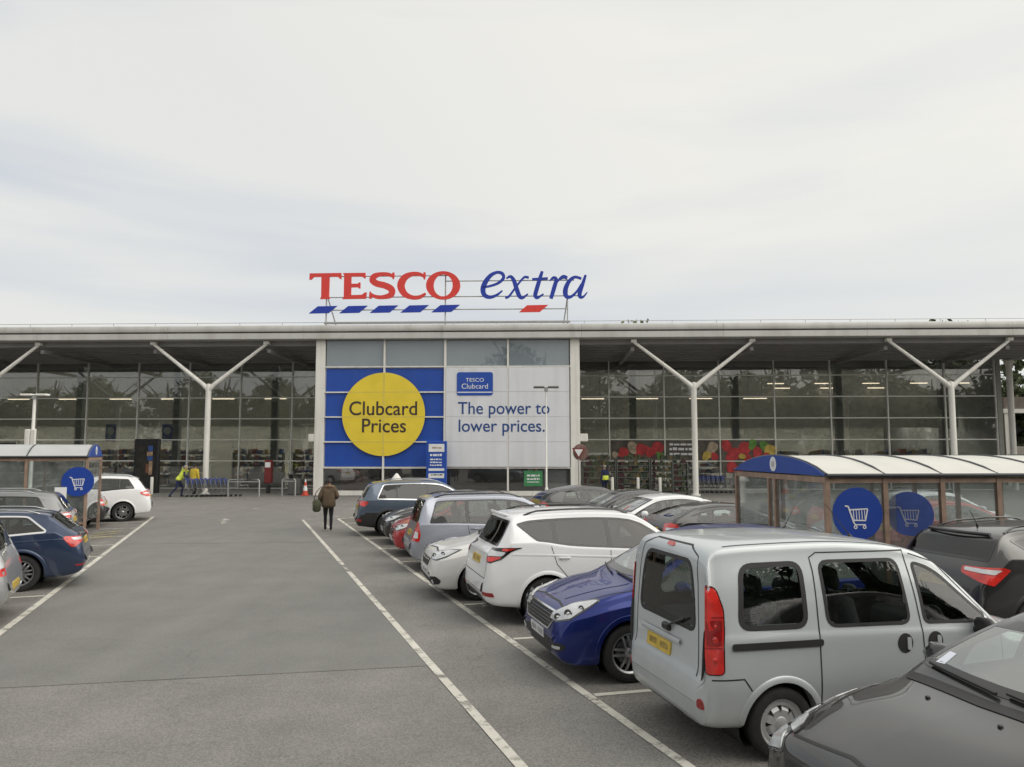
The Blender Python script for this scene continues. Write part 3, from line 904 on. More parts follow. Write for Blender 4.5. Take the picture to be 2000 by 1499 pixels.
# ---- promotional banners on the entrance block
ban = thing('promotional_banner', 'blue banner with a yellow disc reading Clubcard Prices on the entrance block', 'banner', (0, 43.95, 0), ph)
ban['label'] = 'blue panel banner with a big yellow disc on the entrance block'
for i in range(2):
    for j in range(4):
        MB().box(XV[i] + .053, XV[i + 1] - .053, .06, .115, ZH[j] + .04 - (.02 if j == 0 else 0), ZH[j + 1] - .04).build('panel', M['banner_blue'], ban)
mb = MB(); mb.lathe([(0, -.115), (2.40, -.115), (2.40, -.105), (2.38, -.102)], 72, 'y', Matrix.Translation((-7.385, 0, 4.67))); mb.build('disc', M['banner_yellow'], ban)
M['disc_bar'] = pmat('disc_bar', (.70, .555, .10), .45, var=.06)
MB().box(-7.435, -7.335, -.119, -.1165, 2.30, 7.04).build('disc_joint', M['disc_bar'], ban)
for z, hw_ in ((3.08, 1.79), (4.51, 2.385), (5.94, 2.03)):
    for x0, x1 in ((-7.385 - hw_, -7.44), (-7.33, -7.385 + hw_)):
        MB().box(x0, x1, -.119, -.1165, z - .03, z + .03).build('disc_joint', M['disc_bar'], ban)
text_mesh('lettering', 'Clubcard', 1.14, .003, M['print_dark'], ban, (-7.40, -.122, 4.62), offset=.008, sx=.955)
text_mesh('lettering', 'Prices', 1.14, .003, M['print_dark'], ban, (-7.36, -.122, 3.63), offset=.008, sx=.955)
wb = thing('promotional_banner', 'white panel banner with blue lettering on the entrance block', 'banner', (0, 43.95, 0), ph)
for i in (2, 3):
    for j in range(4):
        MB().box(XV[i] + (.068 if i == 2 else .053), XV[i + 1] - .053, -.135, -.11, ZH[j] + .006, ZH[j + 1] - .006).build('panel', M['banner_white'], wb)
text_mesh('lettering', 'The power to', 1.0, .003, M['print_blue'], wb, (-3.10, -.142, 4.67), align='LEFT', offset=.006, sx=.93)
text_mesh('lettering', 'lower prices.', 1.0, .003, M['print_blue'], wb, (-3.10, -.142, 3.66), align='LEFT', offset=.006, sx=.95)
def rrect(x0, x1, z0, z1, r, n=5):
    return rnd2([(x0, z0), (x1, z0), (x1, z1), (x0, z1)], r, n)
def rnd2(poly, r, seg):
    out = []
    for i in range(len(poly)):
        a = Vector(poly[i - 1]); b = Vector(poly[i]); c = Vector(poly[(i + 1) % len(poly)])
        p = b + (a - b).normalized() * r; q = b + (c - b).normalized() * r
        for j in range(seg + 1):
            t = j / seg; v = p * (1 - t) ** 2 + b * 2 * t * (1 - t) + q * t * t; out.append((v.x, v.y))
    return out
card = MB().prism(rrect(-3.16, -1.09, 5.73, 7.07, .16), -.165, -.14).build('card_emblem', M['banner_blue'], wb)
MB().box(-3.13, -1.12, -.172, -.167, 5.885, 5.94).build('card_stripe', M['print_white'], card)
text_mesh('lettering', 'TESCO', .30, .002, M['print_white'], card, (-2.125, -.17, 6.52), sx=1.15)
text_mesh('lettering', 'Clubcard', .42, .002, M['print_white'], card, (-2.125, -.17, 6.12))
gp = thing('window_poster', 'square green notice behind the ground floor glass of the entrance block', 'poster', (0, 43.95, 0), ph)
MB().box(.68, 1.74, .0, .02, .57, 1.45).build('sheet', pmat('notice_green', (.055, .24, .10), .5, var=.2), gp)
print_lines(gp, M['print_white'], .85, 1.57, -.004, [(1.12, .10), (.93, .10), (.78, .05)], 5)
MB().box(2.0, 3.1, .16, .2, .45, 1.5).build('window_blind', M['banner_white'], shop)
MB().box(-10.0, -8.3, .5, .56, .35, 1.5).build('lobby_poster', pmat('poster_red', (.16, .045, .035), .6, var=.4, scale=3), shop)

# ---- blue totem with notices
tt = thing('totem_sign', 'blue notice totem with white panels before the entrance block', 'sign', (*FW(-4.20, -.8), .035), ph)
MB().bbox(-.58, .58, -.09, .09, 0, 3.08, .03).build('board', M['banner_blue'], tt)
for z0, z1 in ((2.48, 2.92), (1.42, 1.56), (1.02, 1.28)):
    MB().box(-.44, .44, -.10, -.093, z0, z1).build('notice_panel', M['print_white'], tt)
print_lines(tt, M['fruit_tan'], -.25, .28, -.106, [(2.66, .09)], 2)
print_lines(tt, M['print_white'], -.36, .30, -.096, [(2.24, .12), (2.02, .08), (1.86, .07), (1.70, .07)], 3)
print_lines(tt, M['dark_case'], -.3, .35, -.106, [(1.17, .06)], 4)
# ------------------------------------------------------------------ trolley shelters
M['shelter_post'] = pmat('shelter_post', (.29, .20, .15), .6, var=.25, scale=6)
M['shelter_roof'] = pmat('shelter_roof_sheet', (.66, .655, .60), .35, var=.05, scale=2)
M['shelter_roof_grey'] = pmat('shelter_roof_grey', (.44, .45, .45), .35, var=.06, scale=2)
M['shelter_rib'] = pmat('shelter_rib', (.055, .06, .07), .5)
M['shelter_pane'] = glass_mat('shelter_pane', (.88, .91, .91), .06, .9, .03, film=.10, film_col=(.66, .68, .67))
M['gable_blue'] = pmat('gable_blue', (.020, .070, .34), .4, var=.05)
M['disc_blue'] = pmat('disc_blue', (.014, .055, .33), .4, var=.06)

def cart_strokes(y):
    """trolley pictogram in a unit circle, facing -y"""
    mb = MB()
    def bar(a, b, w):
        ax, az = a; bx, bz = b
        dx, dz = bx - ax, bz - az; L = math.hypot(dx, dz); nx, nz = -dz / L * w / 2, dx / L * w / 2
        mb.prism([(ax + nx, az + nz), (ax - nx, az - nz), (bx - nx, bz - nz), (bx + nx, bz + nz)], y, y - .004)
    bar((-.62, .42), (-.46, .40), .07); bar((-.47, .41), (-.22, -.34), .07)
    bar((-.38, .24), (.48, .28), .06); bar((.48, .28), (.36, -.26), .06); bar((-.26, -.24), (.38, -.26), .06)
    bar((-.22, -.34), (-.16, -.44), .06); bar((-.18, -.45), (.36, -.45), .05)
    for i in range(5):
        x = -.22 + i * .135
        bar((x, .22), (x + .02, -.20), .035)
    for x in (-.14, .30): mb.lathe([(.09, y), (.09, y - .005), (.045, y - .005), (.045, y)], 14, 'y', Matrix.Translation((x, 0, -.56)))
    return mb
M['disc_hazy'] = pmat('disc_hazy', (.055, .095, .33), .5, var=.2)  # haze of the shelter pane put into disc and symbol colours
M['symbol_hazy'] = pmat('symbol_hazy', (.36, .38, .44), .5, var=.2)
def cart_sign(parent, loc, rotz, r, name='round_sign', hazy=False):
    mb = MB(); mb.lathe([(0, -.006), (r, -.006), (r, .006), (0, .006)], 40, 'y')
    o = mb.build(name, M['disc_hazy' if hazy else 'disc_blue'], parent); o.location = loc; o.rotation_euler = (0, 0, rotz)
    c = cart_strokes(-.008); c.v = [(p[0] * r * .82, p[1], p[2] * r * .82 - .02) for p in c.v]
    c.build('trolley_symbol', M['symbol_hazy' if hazy else 'print_white'], o)
    c2 = cart_strokes(-.008); c2.v = [(p[0] * r * .82, -p[1], p[2] * r * .82 - .02) for p in c2.v]
    c2.build('trolley_symbol', M['print_white'], o)
    return o

def shelter(label, loc, rotz, length, width, eave, peak, nbay, roofmat, midpost=True):
    """local: x along the barrel from the gable, y across (0 = near side), z up"""
    s = thing('trolley_shelter', label, 'shelter', (*loc, 0), rotz, 'trolley shelters')
    NA = 12
    arc = []
    for i in range(NA + 1):
        t = i / NA
        arc.append((width * t, eave + (peak - eave) * (1 - (2 * t - 1) ** 2) ** .85))
    step = length / nbay
    for b in range(nbay):
        x0, x1 = b * step + .022, (b + 1) * step - .022
        mb = MB()
        for x in (x0, x1):
            mb.v += [(x, y + (-.08 if i == 0 else .08 if i == NA else 0), z) for i, (y, z) in enumerate(arc)] + [(x, y + (-.08 if i == 0 else .08 if i == NA else 0), z - .012) for i, (y, z) in enumerate(arc)]
        n = NA + 1
        for i in range(NA):
            mb.f += [(i, i + 2 * n, i + 1 + 2 * n, i + 1), (n + i, n + i + 1, 3 * n + i + 1, 3 * n + i)]
        mb.f += [(0, n, 3 * n, 2 * n), (NA, 2 * n + NA, 3 * n + NA, n + NA)]
        auto_smooth(mb.build('roof_panel', roofmat, s), 60)
    for b in range(nbay + 1):
        mb = MB(); mb.tube([(b * step, y, z + .004) for y, z in arc], .022, 6); auto_smooth(mb.build('roof_rib', M['shelter_rib'], s), 60)
    for y in (0, width):
        mb = MB(); mb.tube([(-.03, y + (-.09 if y == 0 else .09), eave - .01), (length + .03, y + (-.09 if y == 0 else .09), eave - .01)], .032, 6); auto_smooth(mb.build('gutter', M['shelter_rib'], s), 60)
        MB().box(0, length, y - .03, y + .03, eave - .14, eave - .045).build('eaves_beam', M['shelter_post'], s)
        MB().box(0, length, y - .025, y + .025, .38, .44).build('bottom_rail', M['shelter_post'], s)
        for b in range(nbay + 1):
            MB().box(b * step - .04, b * step + .04, y - .04, y + .04, 0, eave - .045).build('post', M['shelter_post'], s)
            if b < nbay:
                MB().box(b * step + .05, (b + 1) * step - .05, y - .004, y + .004, .45, eave - .15).build('side_pane', M['shelter_pane'], s)
    # gable ends: blue board, cross beam, posts, panes
    for x, sg in ((0, -1), (length, 1)):
        mb = MB()
        poly = [(y, z) for y, z in arc] + [(width, eave - .02), (0, eave - .02)]
        m = [(x + sg * .02, y, z) for y, z in poly]; m2 = [(x + sg * .045, y, z) for y, z in poly]
        k = len(poly)
        mb.v = m + m2; mb.f = [tuple(range(k)), tuple(k + i for i in reversed(range(k)))] + [(i, k + i, k + (i + 1) % k, (i + 1) % k) for i in range(k)]
        g = mb.build('gable_board', M['gable_blue'], s)
        bm = bmesh.new(); bm.from_mesh(g.data); bmesh.ops.recalc_face_normals(bm, faces=bm.faces[:]); bm.to_mesh(g.data); bm.free()
        mb = MB(); mb.lathe([(0, x + sg * .052), (.14, x + sg * .052), (.14, x + sg * .047)], 20, 'x', Matrix.Translation((0, width / 2, (eave + peak) / 2 - .01)))
        mb.v = [(p[0], p[1], p[2]) for p in mb.v]
        mb.build('gable_emblem', M['print_white'], g)
        mb = MB(); mb.lathe([(0, x + sg * .056), (.06, x + sg * .056), (.06, x + sg * .053)], 14, 'x', Matrix.Translation((0, width / 2, (eave + peak) / 2 - .01)))
        mb.build('gable_emblem', M['shelter_roof_grey'], g)
        MB().box(x - .03, x + .03, .04, width - .04, eave - .14, eave - .045).build('cross_beam', M['shelter_post'], s)
    ys = [width / 2] if midpost else []
    for y in ys:
        MB().box(-.04, .04, y - .04, y + .04, 0, eave - .14).build('post', M['shelter_post'], s)
        MB().box(-.04, .04, y + .25, y + .31, 0, eave - .14).build('post', M['shelter_post'], s)
    yy = [0, width / 2, width] if midpost else [0, width]
    for i in range(len(yy) - 1):
        MB().box(-.004, .004, yy[i] + .05, yy[i + 1] - .05, .45, eave - .15).build('end_pane', M['shelter_pane'], s)
    return s
sr = shelter('long white roofed trolley shelter with blue curved gable, right of the lane', (5.19, 12.77), radians(5), 7.0, 3.9, 2.20, 2.50, 7, M['shelter_roof'])
cart_sign(sr, (.50, -.03, 1.56), 0, .43)
cart_sign(sr, (1.34, -.12, 1.56), radians(-40), .36, hazy=True)
MB().box(1.26, 1.30, -.06, .0, 1.54, 1.58).build('sign_bracket', M['shelter_post'], sr)
x, y = (-sin(radians(19.35)) * 28.75 + cos(radians(19.35)) * -4.4, cos(radians(19.35)) * 28.75 + sin(radians(19.35)) * -4.4)
sl = shelter('small grey roofed trolley shelter with blue gable, left of the lane', (x, y), radians(19.35) + pi, 8.0, 2.35, 2.42, 2.78, 5, M['shelter_roof_grey'], False)
cart_sign(sl, (.22, 2.42, 1.66), pi, .44)
mb = MB(); mb.box(.50, .82, 2.44, 2.446, 1.10, 1.50); mb.build('notice', M['print_white'], sl)

# ------------------------------------------------------------------ lamp posts
def lamp_post(label, loc, h, box=False):
    t = thing('lamp_post', label, 'lamp post', (*loc, 0), radians(-2), 'car park lamp posts')
    mb = MB(); mb.lathe([(.10, 0), (.10, .9), (.075, .95), (.06, h - .1), (.05, h)] if box else [(.075, 0), (.075, .9), (.04, .95), (.030, h - .1), (.026, h)], 12); auto_smooth(mb.build('pole', M['white_metal'], t), 40)
    for sg in (-1, 1):
        mb = MB(); mb.bbox(sg * .08 if sg > 0 else -.58, .58 if sg > 0 else -.08, -.16, .16, h - .02, h + .07, .03); mb.build('lamp_head', M['fascia_dark'] if not box else M['white_metal'], t)
    mb = MB(); mb.bbox(-.09, .09, -.09, .09, h - .16, h + .03, .02); mb.build('bracket', M['galv'], t)
    if box:
        for x in (-.13, .13):
            mb = MB(); mb.bbox(x - .11, x + .11, -.10 - .11, -.10, 2.55, 3.5, .03); mb.build('cabinet', M['white_metal'], t)
    return t
lamp_post('pale lamp post with twin white boxes above the small trolley shelter', (-20.55, 33.0), 4.95, True)
lamp_post('slim lamp post with flat head in front of the white banner', (1.56, 35.0), 5.45)
# give way sign
t = thing('give_way_sign', 'inverted triangle road sign on a grey post at the entrance block', 'road sign', (3.50, 40.5, 0), radians(-2))
mb = MB(); mb.tube([(0, 0, 0), (0, 0, 2.75)], .04, 8); mb.build('post', M['galv'], t)
def tri(r): return [(-r, r * .58), (r, r * .58), (0, -r * 1.15)]
MB().prism([(x, z + 2.52) for x, z in rnd2(tri(.36), .06, 3)], -.06, -.045).build('sign_border', pmat('sign_border_red', (.20, .05, .045), .5, var=.2), t)
MB().prism([(x, z + 2.52) for x, z in rnd2(tri(.22), .03, 3)], -.066, -.061).build('sign_face', M['print_white'], t)
MB().prism([(.10 + .40 * cos(a), 2.50 + .44 * sin(a)) for a in [2 * pi * i / 24 for i in range(24)]], .05, .06).build('backing_disc', pmat('sign_back', (.20, .12, .10), .6, var=.3), t)

# ------------------------------------------------------------------ forecourt furniture
M['cone_orange'] = pmat('cone_orange', (.58, .07, .035), .5, var=.1)
t = thing('traffic_cone', 'orange and white traffic cone beside the left edge of the entrance block', 'cone', (*FW(-11.75, -.35), .035), 0)
MB().bbox(-.2, .2, -.2, .2, 0, .04, .01).build('base', M['cone_orange'], t)
for i, (r0, r1, z0, z1, m) in enumerate(((.16, .125, .04, .28, 'cone_orange'), (.125, .082, .281, .56, 'print_white'), (.082, .05, .561, .76, 'cone_orange'), (.05, .03, .761, .92, 'print_white'))):
    mb = MB(); mb.lathe([(r0, z0), (r1, z1)] + ([(0, z1)] if i == 3 else []), 20); auto_smooth(mb.build('band', M[m], t), 40)
bollard_proto = None
for i, (u, v, nm) in enumerate(((5.75, 44.3, 'nearest the entrance block'), (7.20, 44.2, 'second from the entrance block'), (8.45, 44.15, 'third from the entrance block'), (-20.9, 44.9, 'left of the trolley attendant'))):
    if bollard_proto is None:
        b = thing('bollard', '', 'bollard', group='forecourt bollards')
        mb = MB(); mb.lathe([(.085, 0), (.085, .98), (.07, 1.02), (0, 1.03)], 16); auto_smooth(mb.build('post', M['white_metal'], b), 40)
        mb = MB(); mb.lathe([(.11, 0), (.11, .03), (.086, .05)], 16); mb.build('foot', M['galv'], b)
        bollard_proto = b
    else: b = copy_tree(bollard_proto)
    b.location = (u, v, .035); b['label'] = 'steel bollard ' + nm
def barrier(label, a, d, w, ang=0.0, h=.95):
    t = thing('hoop_barrier', label, 'barrier', (*FW(a, d), .035 if d > -2.6 else 0), ph + ang, 'steel hoop barriers on the forecourt')
    mb = MB(); mb.tube([(0, 0, 0), (0, 0, h - .08), (.08, 0, h), (w - .08, 0, h), (w, 0, h - .08), (w, 0, 0)], .045, 8); auto_smooth(mb.build('hoop', M['galv'], t), 50)
    mb = MB(); mb.tube([(.04, 0, h * .86), (w - .04, 0, h * .86)], .03, 8); mb.build('rail', M['galv'], t)
barrier('long steel barrier rail right of the trolley row', -15.7, -1.6, 1.75)
barrier('short steel barrier rail beside the litter bin', -13.0, -.6, .75)
t = thing('litter_bin', 'dark grey litter bin left of the entrance block', 'bin', (*FW(-12.55, .3), .035), ph)
mb = MB(); mb.bbox(-.33, .33, -.3, .3, 0, .95, .04); mb.build('body', pmat('bin_grey', (.10, .10, .10), .6), t)
mb = MB(); mb.bbox(-.36, .36, -.33, .33, 1.12, 1.2, .03); mb.build('lid', M['black_plastic'], t)
for x in (-.28, .28): MB().box(x - .03, x + .03, -.25, .25, .95, 1.12).build('lid_support', M['black_plastic'], t)
M['mushroom_dim'] = pmat('poster_tan', (.30, .20, .13), .5, var=.4, scale=4); M['poster_dim'] = pmat('poster_brown', (.16, .06, .03), .5, var=.5, scale=5)
# black display kiosk
t = thing('display_kiosk', 'black advertising kiosk with a lit poster by the shop front', 'kiosk', (*FW(-22.2, 2.0), .035), ph)
mb = MB(); mb.bbox(-.76, .76, -.16, .16, 0, 3.25, .04); mb.build('case', M['dark_case'], t)
MB().box(-.55, .55, -.172, -.162, .95, 2.95).build('screen', pmat('kiosk_screen', (.022, .02, .018), .25, var=.6, scale=3), t)
for x0, x1, z0, z1, m in ((.14, .42, 2.52, 2.84, 'print_blue'), (.06, .42, 2.22, 2.48, 'mushroom_dim'), (.10, .42, 1.96, 2.20, 'print_blue'), (.20, .42, 1.10, 1.92, 'mushroom_dim'), (.02, .18, 1.20, 1.75, 'poster_dim')):
    MB().box(x0, x1, -.178, -.174, z0, z1).build('poster_block', M[m], t)
# red collection point
t = thing('red_dispenser', 'slim red cabinet with a white panel in front of the shop glass', 'cabinet', (*FW(-14.65, 1.8), .035), ph)
mb = MB(); mb.bbox(-.21, .21, -.2, .2, 0.6, 1.98, .05); mb.build('cabinet', pmat('cabinet_red', (.19, .025, .025), .5, var=.2), t)
MB().box(-.16, .16, -.215, -.202, 1.55, 1.85).build('panel', M['print_white'], t)
mb = MB(); mb.bbox(-.1, .1, -.1, .1, 0, .5, .02); mb.build('stand', M['black_plastic'], t)
# white pointed cap behind the slate car
t = thing('marker_post', 'white post with a pointed cap standing behind the slate blue car', 'post', (-5.55, 37.2, 0), 0)
mb = MB(); mb.lathe([(.14, 0), (.14, 1.02), (.28, 1.04), (.30, 1.10)], 14); mb.build('post', M['white_metal'], t)
mb = MB(); mb.lathe([(.31, 1.10), (.28, 1.18), (.06, 1.48), (0, 1.5)], 14); auto_smooth(mb.build('cap', M['white_metal'], t), 60)

# ------------------------------------------------------------------ display racks under the canopy
rg = random.Random(5)
def rack(label, a, d, w, h, nsh, goods, group, rot=0.0):
    t = thing('display_rack', label, 'rack', (*FW(a, d), .035), ph + rot, group)
    for x in (0, w):
        MB().box(x - .03, x + .03, 0, .5, 0, h).build('upright', M['rack_metal'], t)
    for i in range(nsh):
        z = .12 + i * (h - .25) / (nsh - 1 if nsh > 1 else 1)
        s_ = MB().box(.03, w - .03, 0, .5, z, z + .04).build('shelf', M['rack_metal'], t)
        mb = MB(); x = .06
        gap = (h - .25) / max(1, nsh - 1)
        while x < w - .15:
            ww = rg.uniform(.10, .26)
            if rg.random() < .9: mb.box(x, min(x + ww - .02, w - .05), rg.uniform(.0, .12), .46, z + .042, z + .042 + gap * rg.uniform(.35, .85))
            x += ww
        o = mb.build('goods', goods, s_); o['kind'] = 'stuff'
    return t
G1 = 'display racks under the canopy'
for i, a in enumerate((4.25, 6.35, 8.45)):
    rack(('dark display rack next to the entrance block', 'dark display rack between two others under the red fruit poster', 'dark display rack nearest the right forked column')[i], a, 4.0, 2.0, 2.1, 6, M['goods_dark'], G1)
rack('narrow plant rack just left of the right forked column', 9.3, 1.2, .85, 1.9, 6, M['goods_dark'], G1)
# aisles inside the shop
for i, (a, d) in enumerate([(-44, 10.5), (-39.5, 10.8), (-35, 10.4), (-30.5, 10.8), (-26, 10.5), (-20.5, 10.8), (-16, 10.5), (6, 10.5), (11, 10.8), (16, 10.5), (20.5, 10.8), (25.0, 10.5)]):
    t = rack('', a, d, 3.6, 2.4, 6, M['goods_mixed'], 'aisle shelves inside the shop')
    t['label'] = 'aisle shelf of mixed goods behind the %s shop glass, %s from the entrance block' % (('left', ('seventh', 'sixth', 'fifth', 'fourth', 'third', 'second', 'first')[i]) if i < 7 else ('right', ('first', 'second', 'third', 'fourth', 'fifth')[i - 7]))
# blue hanging boards inside on the left
t = thing('hanging_board', 'long blue overhead board behind the left-hand shop glass', 'sign', (*FW(-41.5, 8.4), 0), ph)
MB().box(0, 6.6, 0, .08, 2.55, 3.12).build('board', pmat('board_navy', (.012, .02, .09), .5), t)
print_lines(t, M['print_white'], 1.6, 5.2, -.006, [(2.76, .18)], 11)
MB().box(0, 1.0, -.012, -.004, 2.58, 3.09).build('board_end', M['banner_blue'], t)

# ------------------------------------------------------------------ trolleys
M['trolley_blue'] = pmat('trolley_blue', (.016, .06, .36), .4)
M['trolley_wire'] = pmat('trolley_wire', (.26, .27, .28), .4, .6)
def make_trolley():
    t = thing('shopping_trolley', '', 'trolley')
    mb = MB(); r = .007
    # basket tapers towards the front (+x)
    def ring(z, x0, x1, w0, w1): return [(x0, -w0, z), (x1, -w1, z), (x1, w1, z), (x0, w0, z), (x0, -w0, z)]
    for k in range(5):
        f = k / 4
        mb.tube(ring(.50 + .42 * f, -.30 - .06 * f, .38 + .10 * f, .20 + .07 * f, .15 + .06 * f), r, 4, False)
    for k in range(9):
        f = k / 8
        for sg in (-1, 1):
            mb.tube([(-.30 + .68 * f, sg * (.20 - .05 * f), .50), (-.36 + .84 * f, sg * (.27 - .06 * f), .92)], r, 4, False)
        mb.tube([(-.30 + .68 * f, -(.20 - .05 * f), .50), (-.30 + .68 * f, .20 - .05 * f, .50)], r, 4, False)
    for k in range(5):
        y = -.18 + .09 * k
        mb.tube([(.38, y * .8, .50), (.48, y * 1.15, .92)], r, 4, False)
        mb.tube([(-.30, y * 1.05, .50), (-.36, y * 1.4, .92)], r, 4, False)
    mb.build('basket', M['trolley_wire'], t)
    mb = MB()
    for sg in (-1, 1):
        mb.tube([(-.40, sg * .27, .98), (-.30, sg * .22, .48), (-.22, sg * .20, .40), (-.40, sg * .24, .16), (-.38, sg * .25, .13), (.50, sg * .17, .13)], .014, 6)
    mb.tube([(.50, -.17, .13), (.50, .17, .13)], .014, 6)
    mb.build('chassis', M['trolley_wire'], t)
    mb = MB(); mb.tube([(-.42, -.29, 1.0), (-.42, .29, 1.0)], .034, 8); mb.build('handle', M['trolley_blue'], t)
    mb = MB(); mb.box(-.40, -.27, -.24, .24, .74, .97); mb.build('child_seat', M['trolley_blue'], t)
    for x, y in ((-.36, -.23), (-.36, .23), (.46, -.16), (.46, .16)):
        mb = MB(); mb.lathe([(0, -.015), (.06, -.015), (.06, .015), (0, .015)], 10, 'y', Matrix.Translation((x, y, .062))); mb.build('castor', M['rubber'], t)
    return t
tp = make_trolley()
first = True
def place_trolley(x, y, a, label, group, z=.035):
    global first
    o = tp if first else copy_tree(tp)
    first = False
    o.location = (x, y, z); o.rotation_euler = (0, 0, a); o['label'] = label; o['group'] = group
for i in range(9):
    f = i / 8
    place_trolley(-17.55 + 1.9 * f, 42.75 + .5 * f, radians(14), ('shopping trolley at the attendant\'s end of the nested row' if i == 0 else 'shopping trolley at the front of the nested row, by the barrier rail' if i == 8 else '%s shopping trolley from the attendant in the nested row' % ('', 'second', 'third', 'fourth', 'fifth', 'sixth', 'seventh', 'eighth')[i]), 'nested row of trolleys')
for i in range(6):
    place_trolley(11.6 + .28 * i, 46.8 - .02 * i, radians(-3), '%s blue trimmed trolley from the forked column, right of it' % ('first', 'second', 'third', 'fourth', 'fifth', 'sixth')[i], 'trolleys right of the forked column')
for i in range(10):
    place_trolley(-27.6 + .32 * i, 49.2, radians(2), '%s blue trimmed trolley to the left of the black kiosk' % ('tenth', 'ninth', 'eighth', 'seventh', 'sixth', 'fifth', 'fourth', 'third', 'second', 'first')[i], 'trolleys left of the kiosk')

# ------------------------------------------------------------------ people
M['skin'] = pmat('skin', (.40, .24, .17), .6, var=.08)
M['hair_dark'] = pmat('hair_dark', (.018, .015, .014), .7)
M['cloth_black'] = pmat('cloth_black', (.014, .014, .016), .9, var=.2, scale=10)
M['cloth_navy'] = pmat('cloth_navy', (.018, .024, .07), .9, var=.2, scale=10)
M['coat_olive'] = pmat('coat_olive', (.10, .072, .045), .9, var=.35, scale=5, bump=.4, bscale=25)
M['coat_fur'] = pmat('coat_fur', (.20, .135, .09), 1.0, var=.3, scale=14, bump=.8, bscale=60)
M['hi_vis'] = pmat('hi_vis', (.72, .82, .10), .7, var=.08, scale=8)
M['jacket_yellow'] = pmat('jacket_yellow', (.62, .46, .05), .8, var=.15, scale=6)
M['grey_hair'] = pmat('grey_hair', (.30, .28, .26), .8)

def skin_mesh(name, joints, bones, mats, pick, parent, loc=(0, 0, 0), sub=2, root=None):
    """joints: name -> (x, y, z, rx[, ry]); bones: pairs"""
    names = list(joints)
    idx = {n: i for i, n in enumerate(names)}
    me = bpy.data.meshes.new(name)
    me.from_pydata([joints[n][:3] for n in names], [(idx[a], idx[b]) for a, b in bones], [])
    o = bpy.data.objects.new('tmp_skin', me); COL.objects.link(o)
    sk = o.modifiers.new('skin', 'SKIN')
    if not me.skin_vertices: 
        bpy.context.view_layer.objects.active = o
    lay = me.skin_vertices[0].data if len(me.skin_vertices) else None
    if lay is None:
        raise RuntimeError('no skin layer')
    for n in names:
        j = joints[n]; lay[idx[n]].radius = (j[3], j[4] if len(j) > 4 else j[3]); lay[idx[n]].use_root = (n == (root or names[0]))
    sk.use_smooth_shade = True
    ss = o.modifiers.new('sub', 'SUBSURF'); ss.levels = sub; ss.render_levels = sub
    dg = bpy.context.evaluated_depsgraph_get()
    m2 = bpy.data.meshes.new_from_object(o.evaluated_get(dg))
    bpy.data.objects.remove(o); bpy.data.meshes.remove(me)
    m2.name = name; m2.materials.clear()
    for m in mats: m2.materials.append(m)
    for p in m2.polygons:
        p.use_smooth = True
        if pick: p.material_index = pick(p.center)
    r = bpy.data.objects.new(name, m2); r.location = loc
    return link(r, parent)

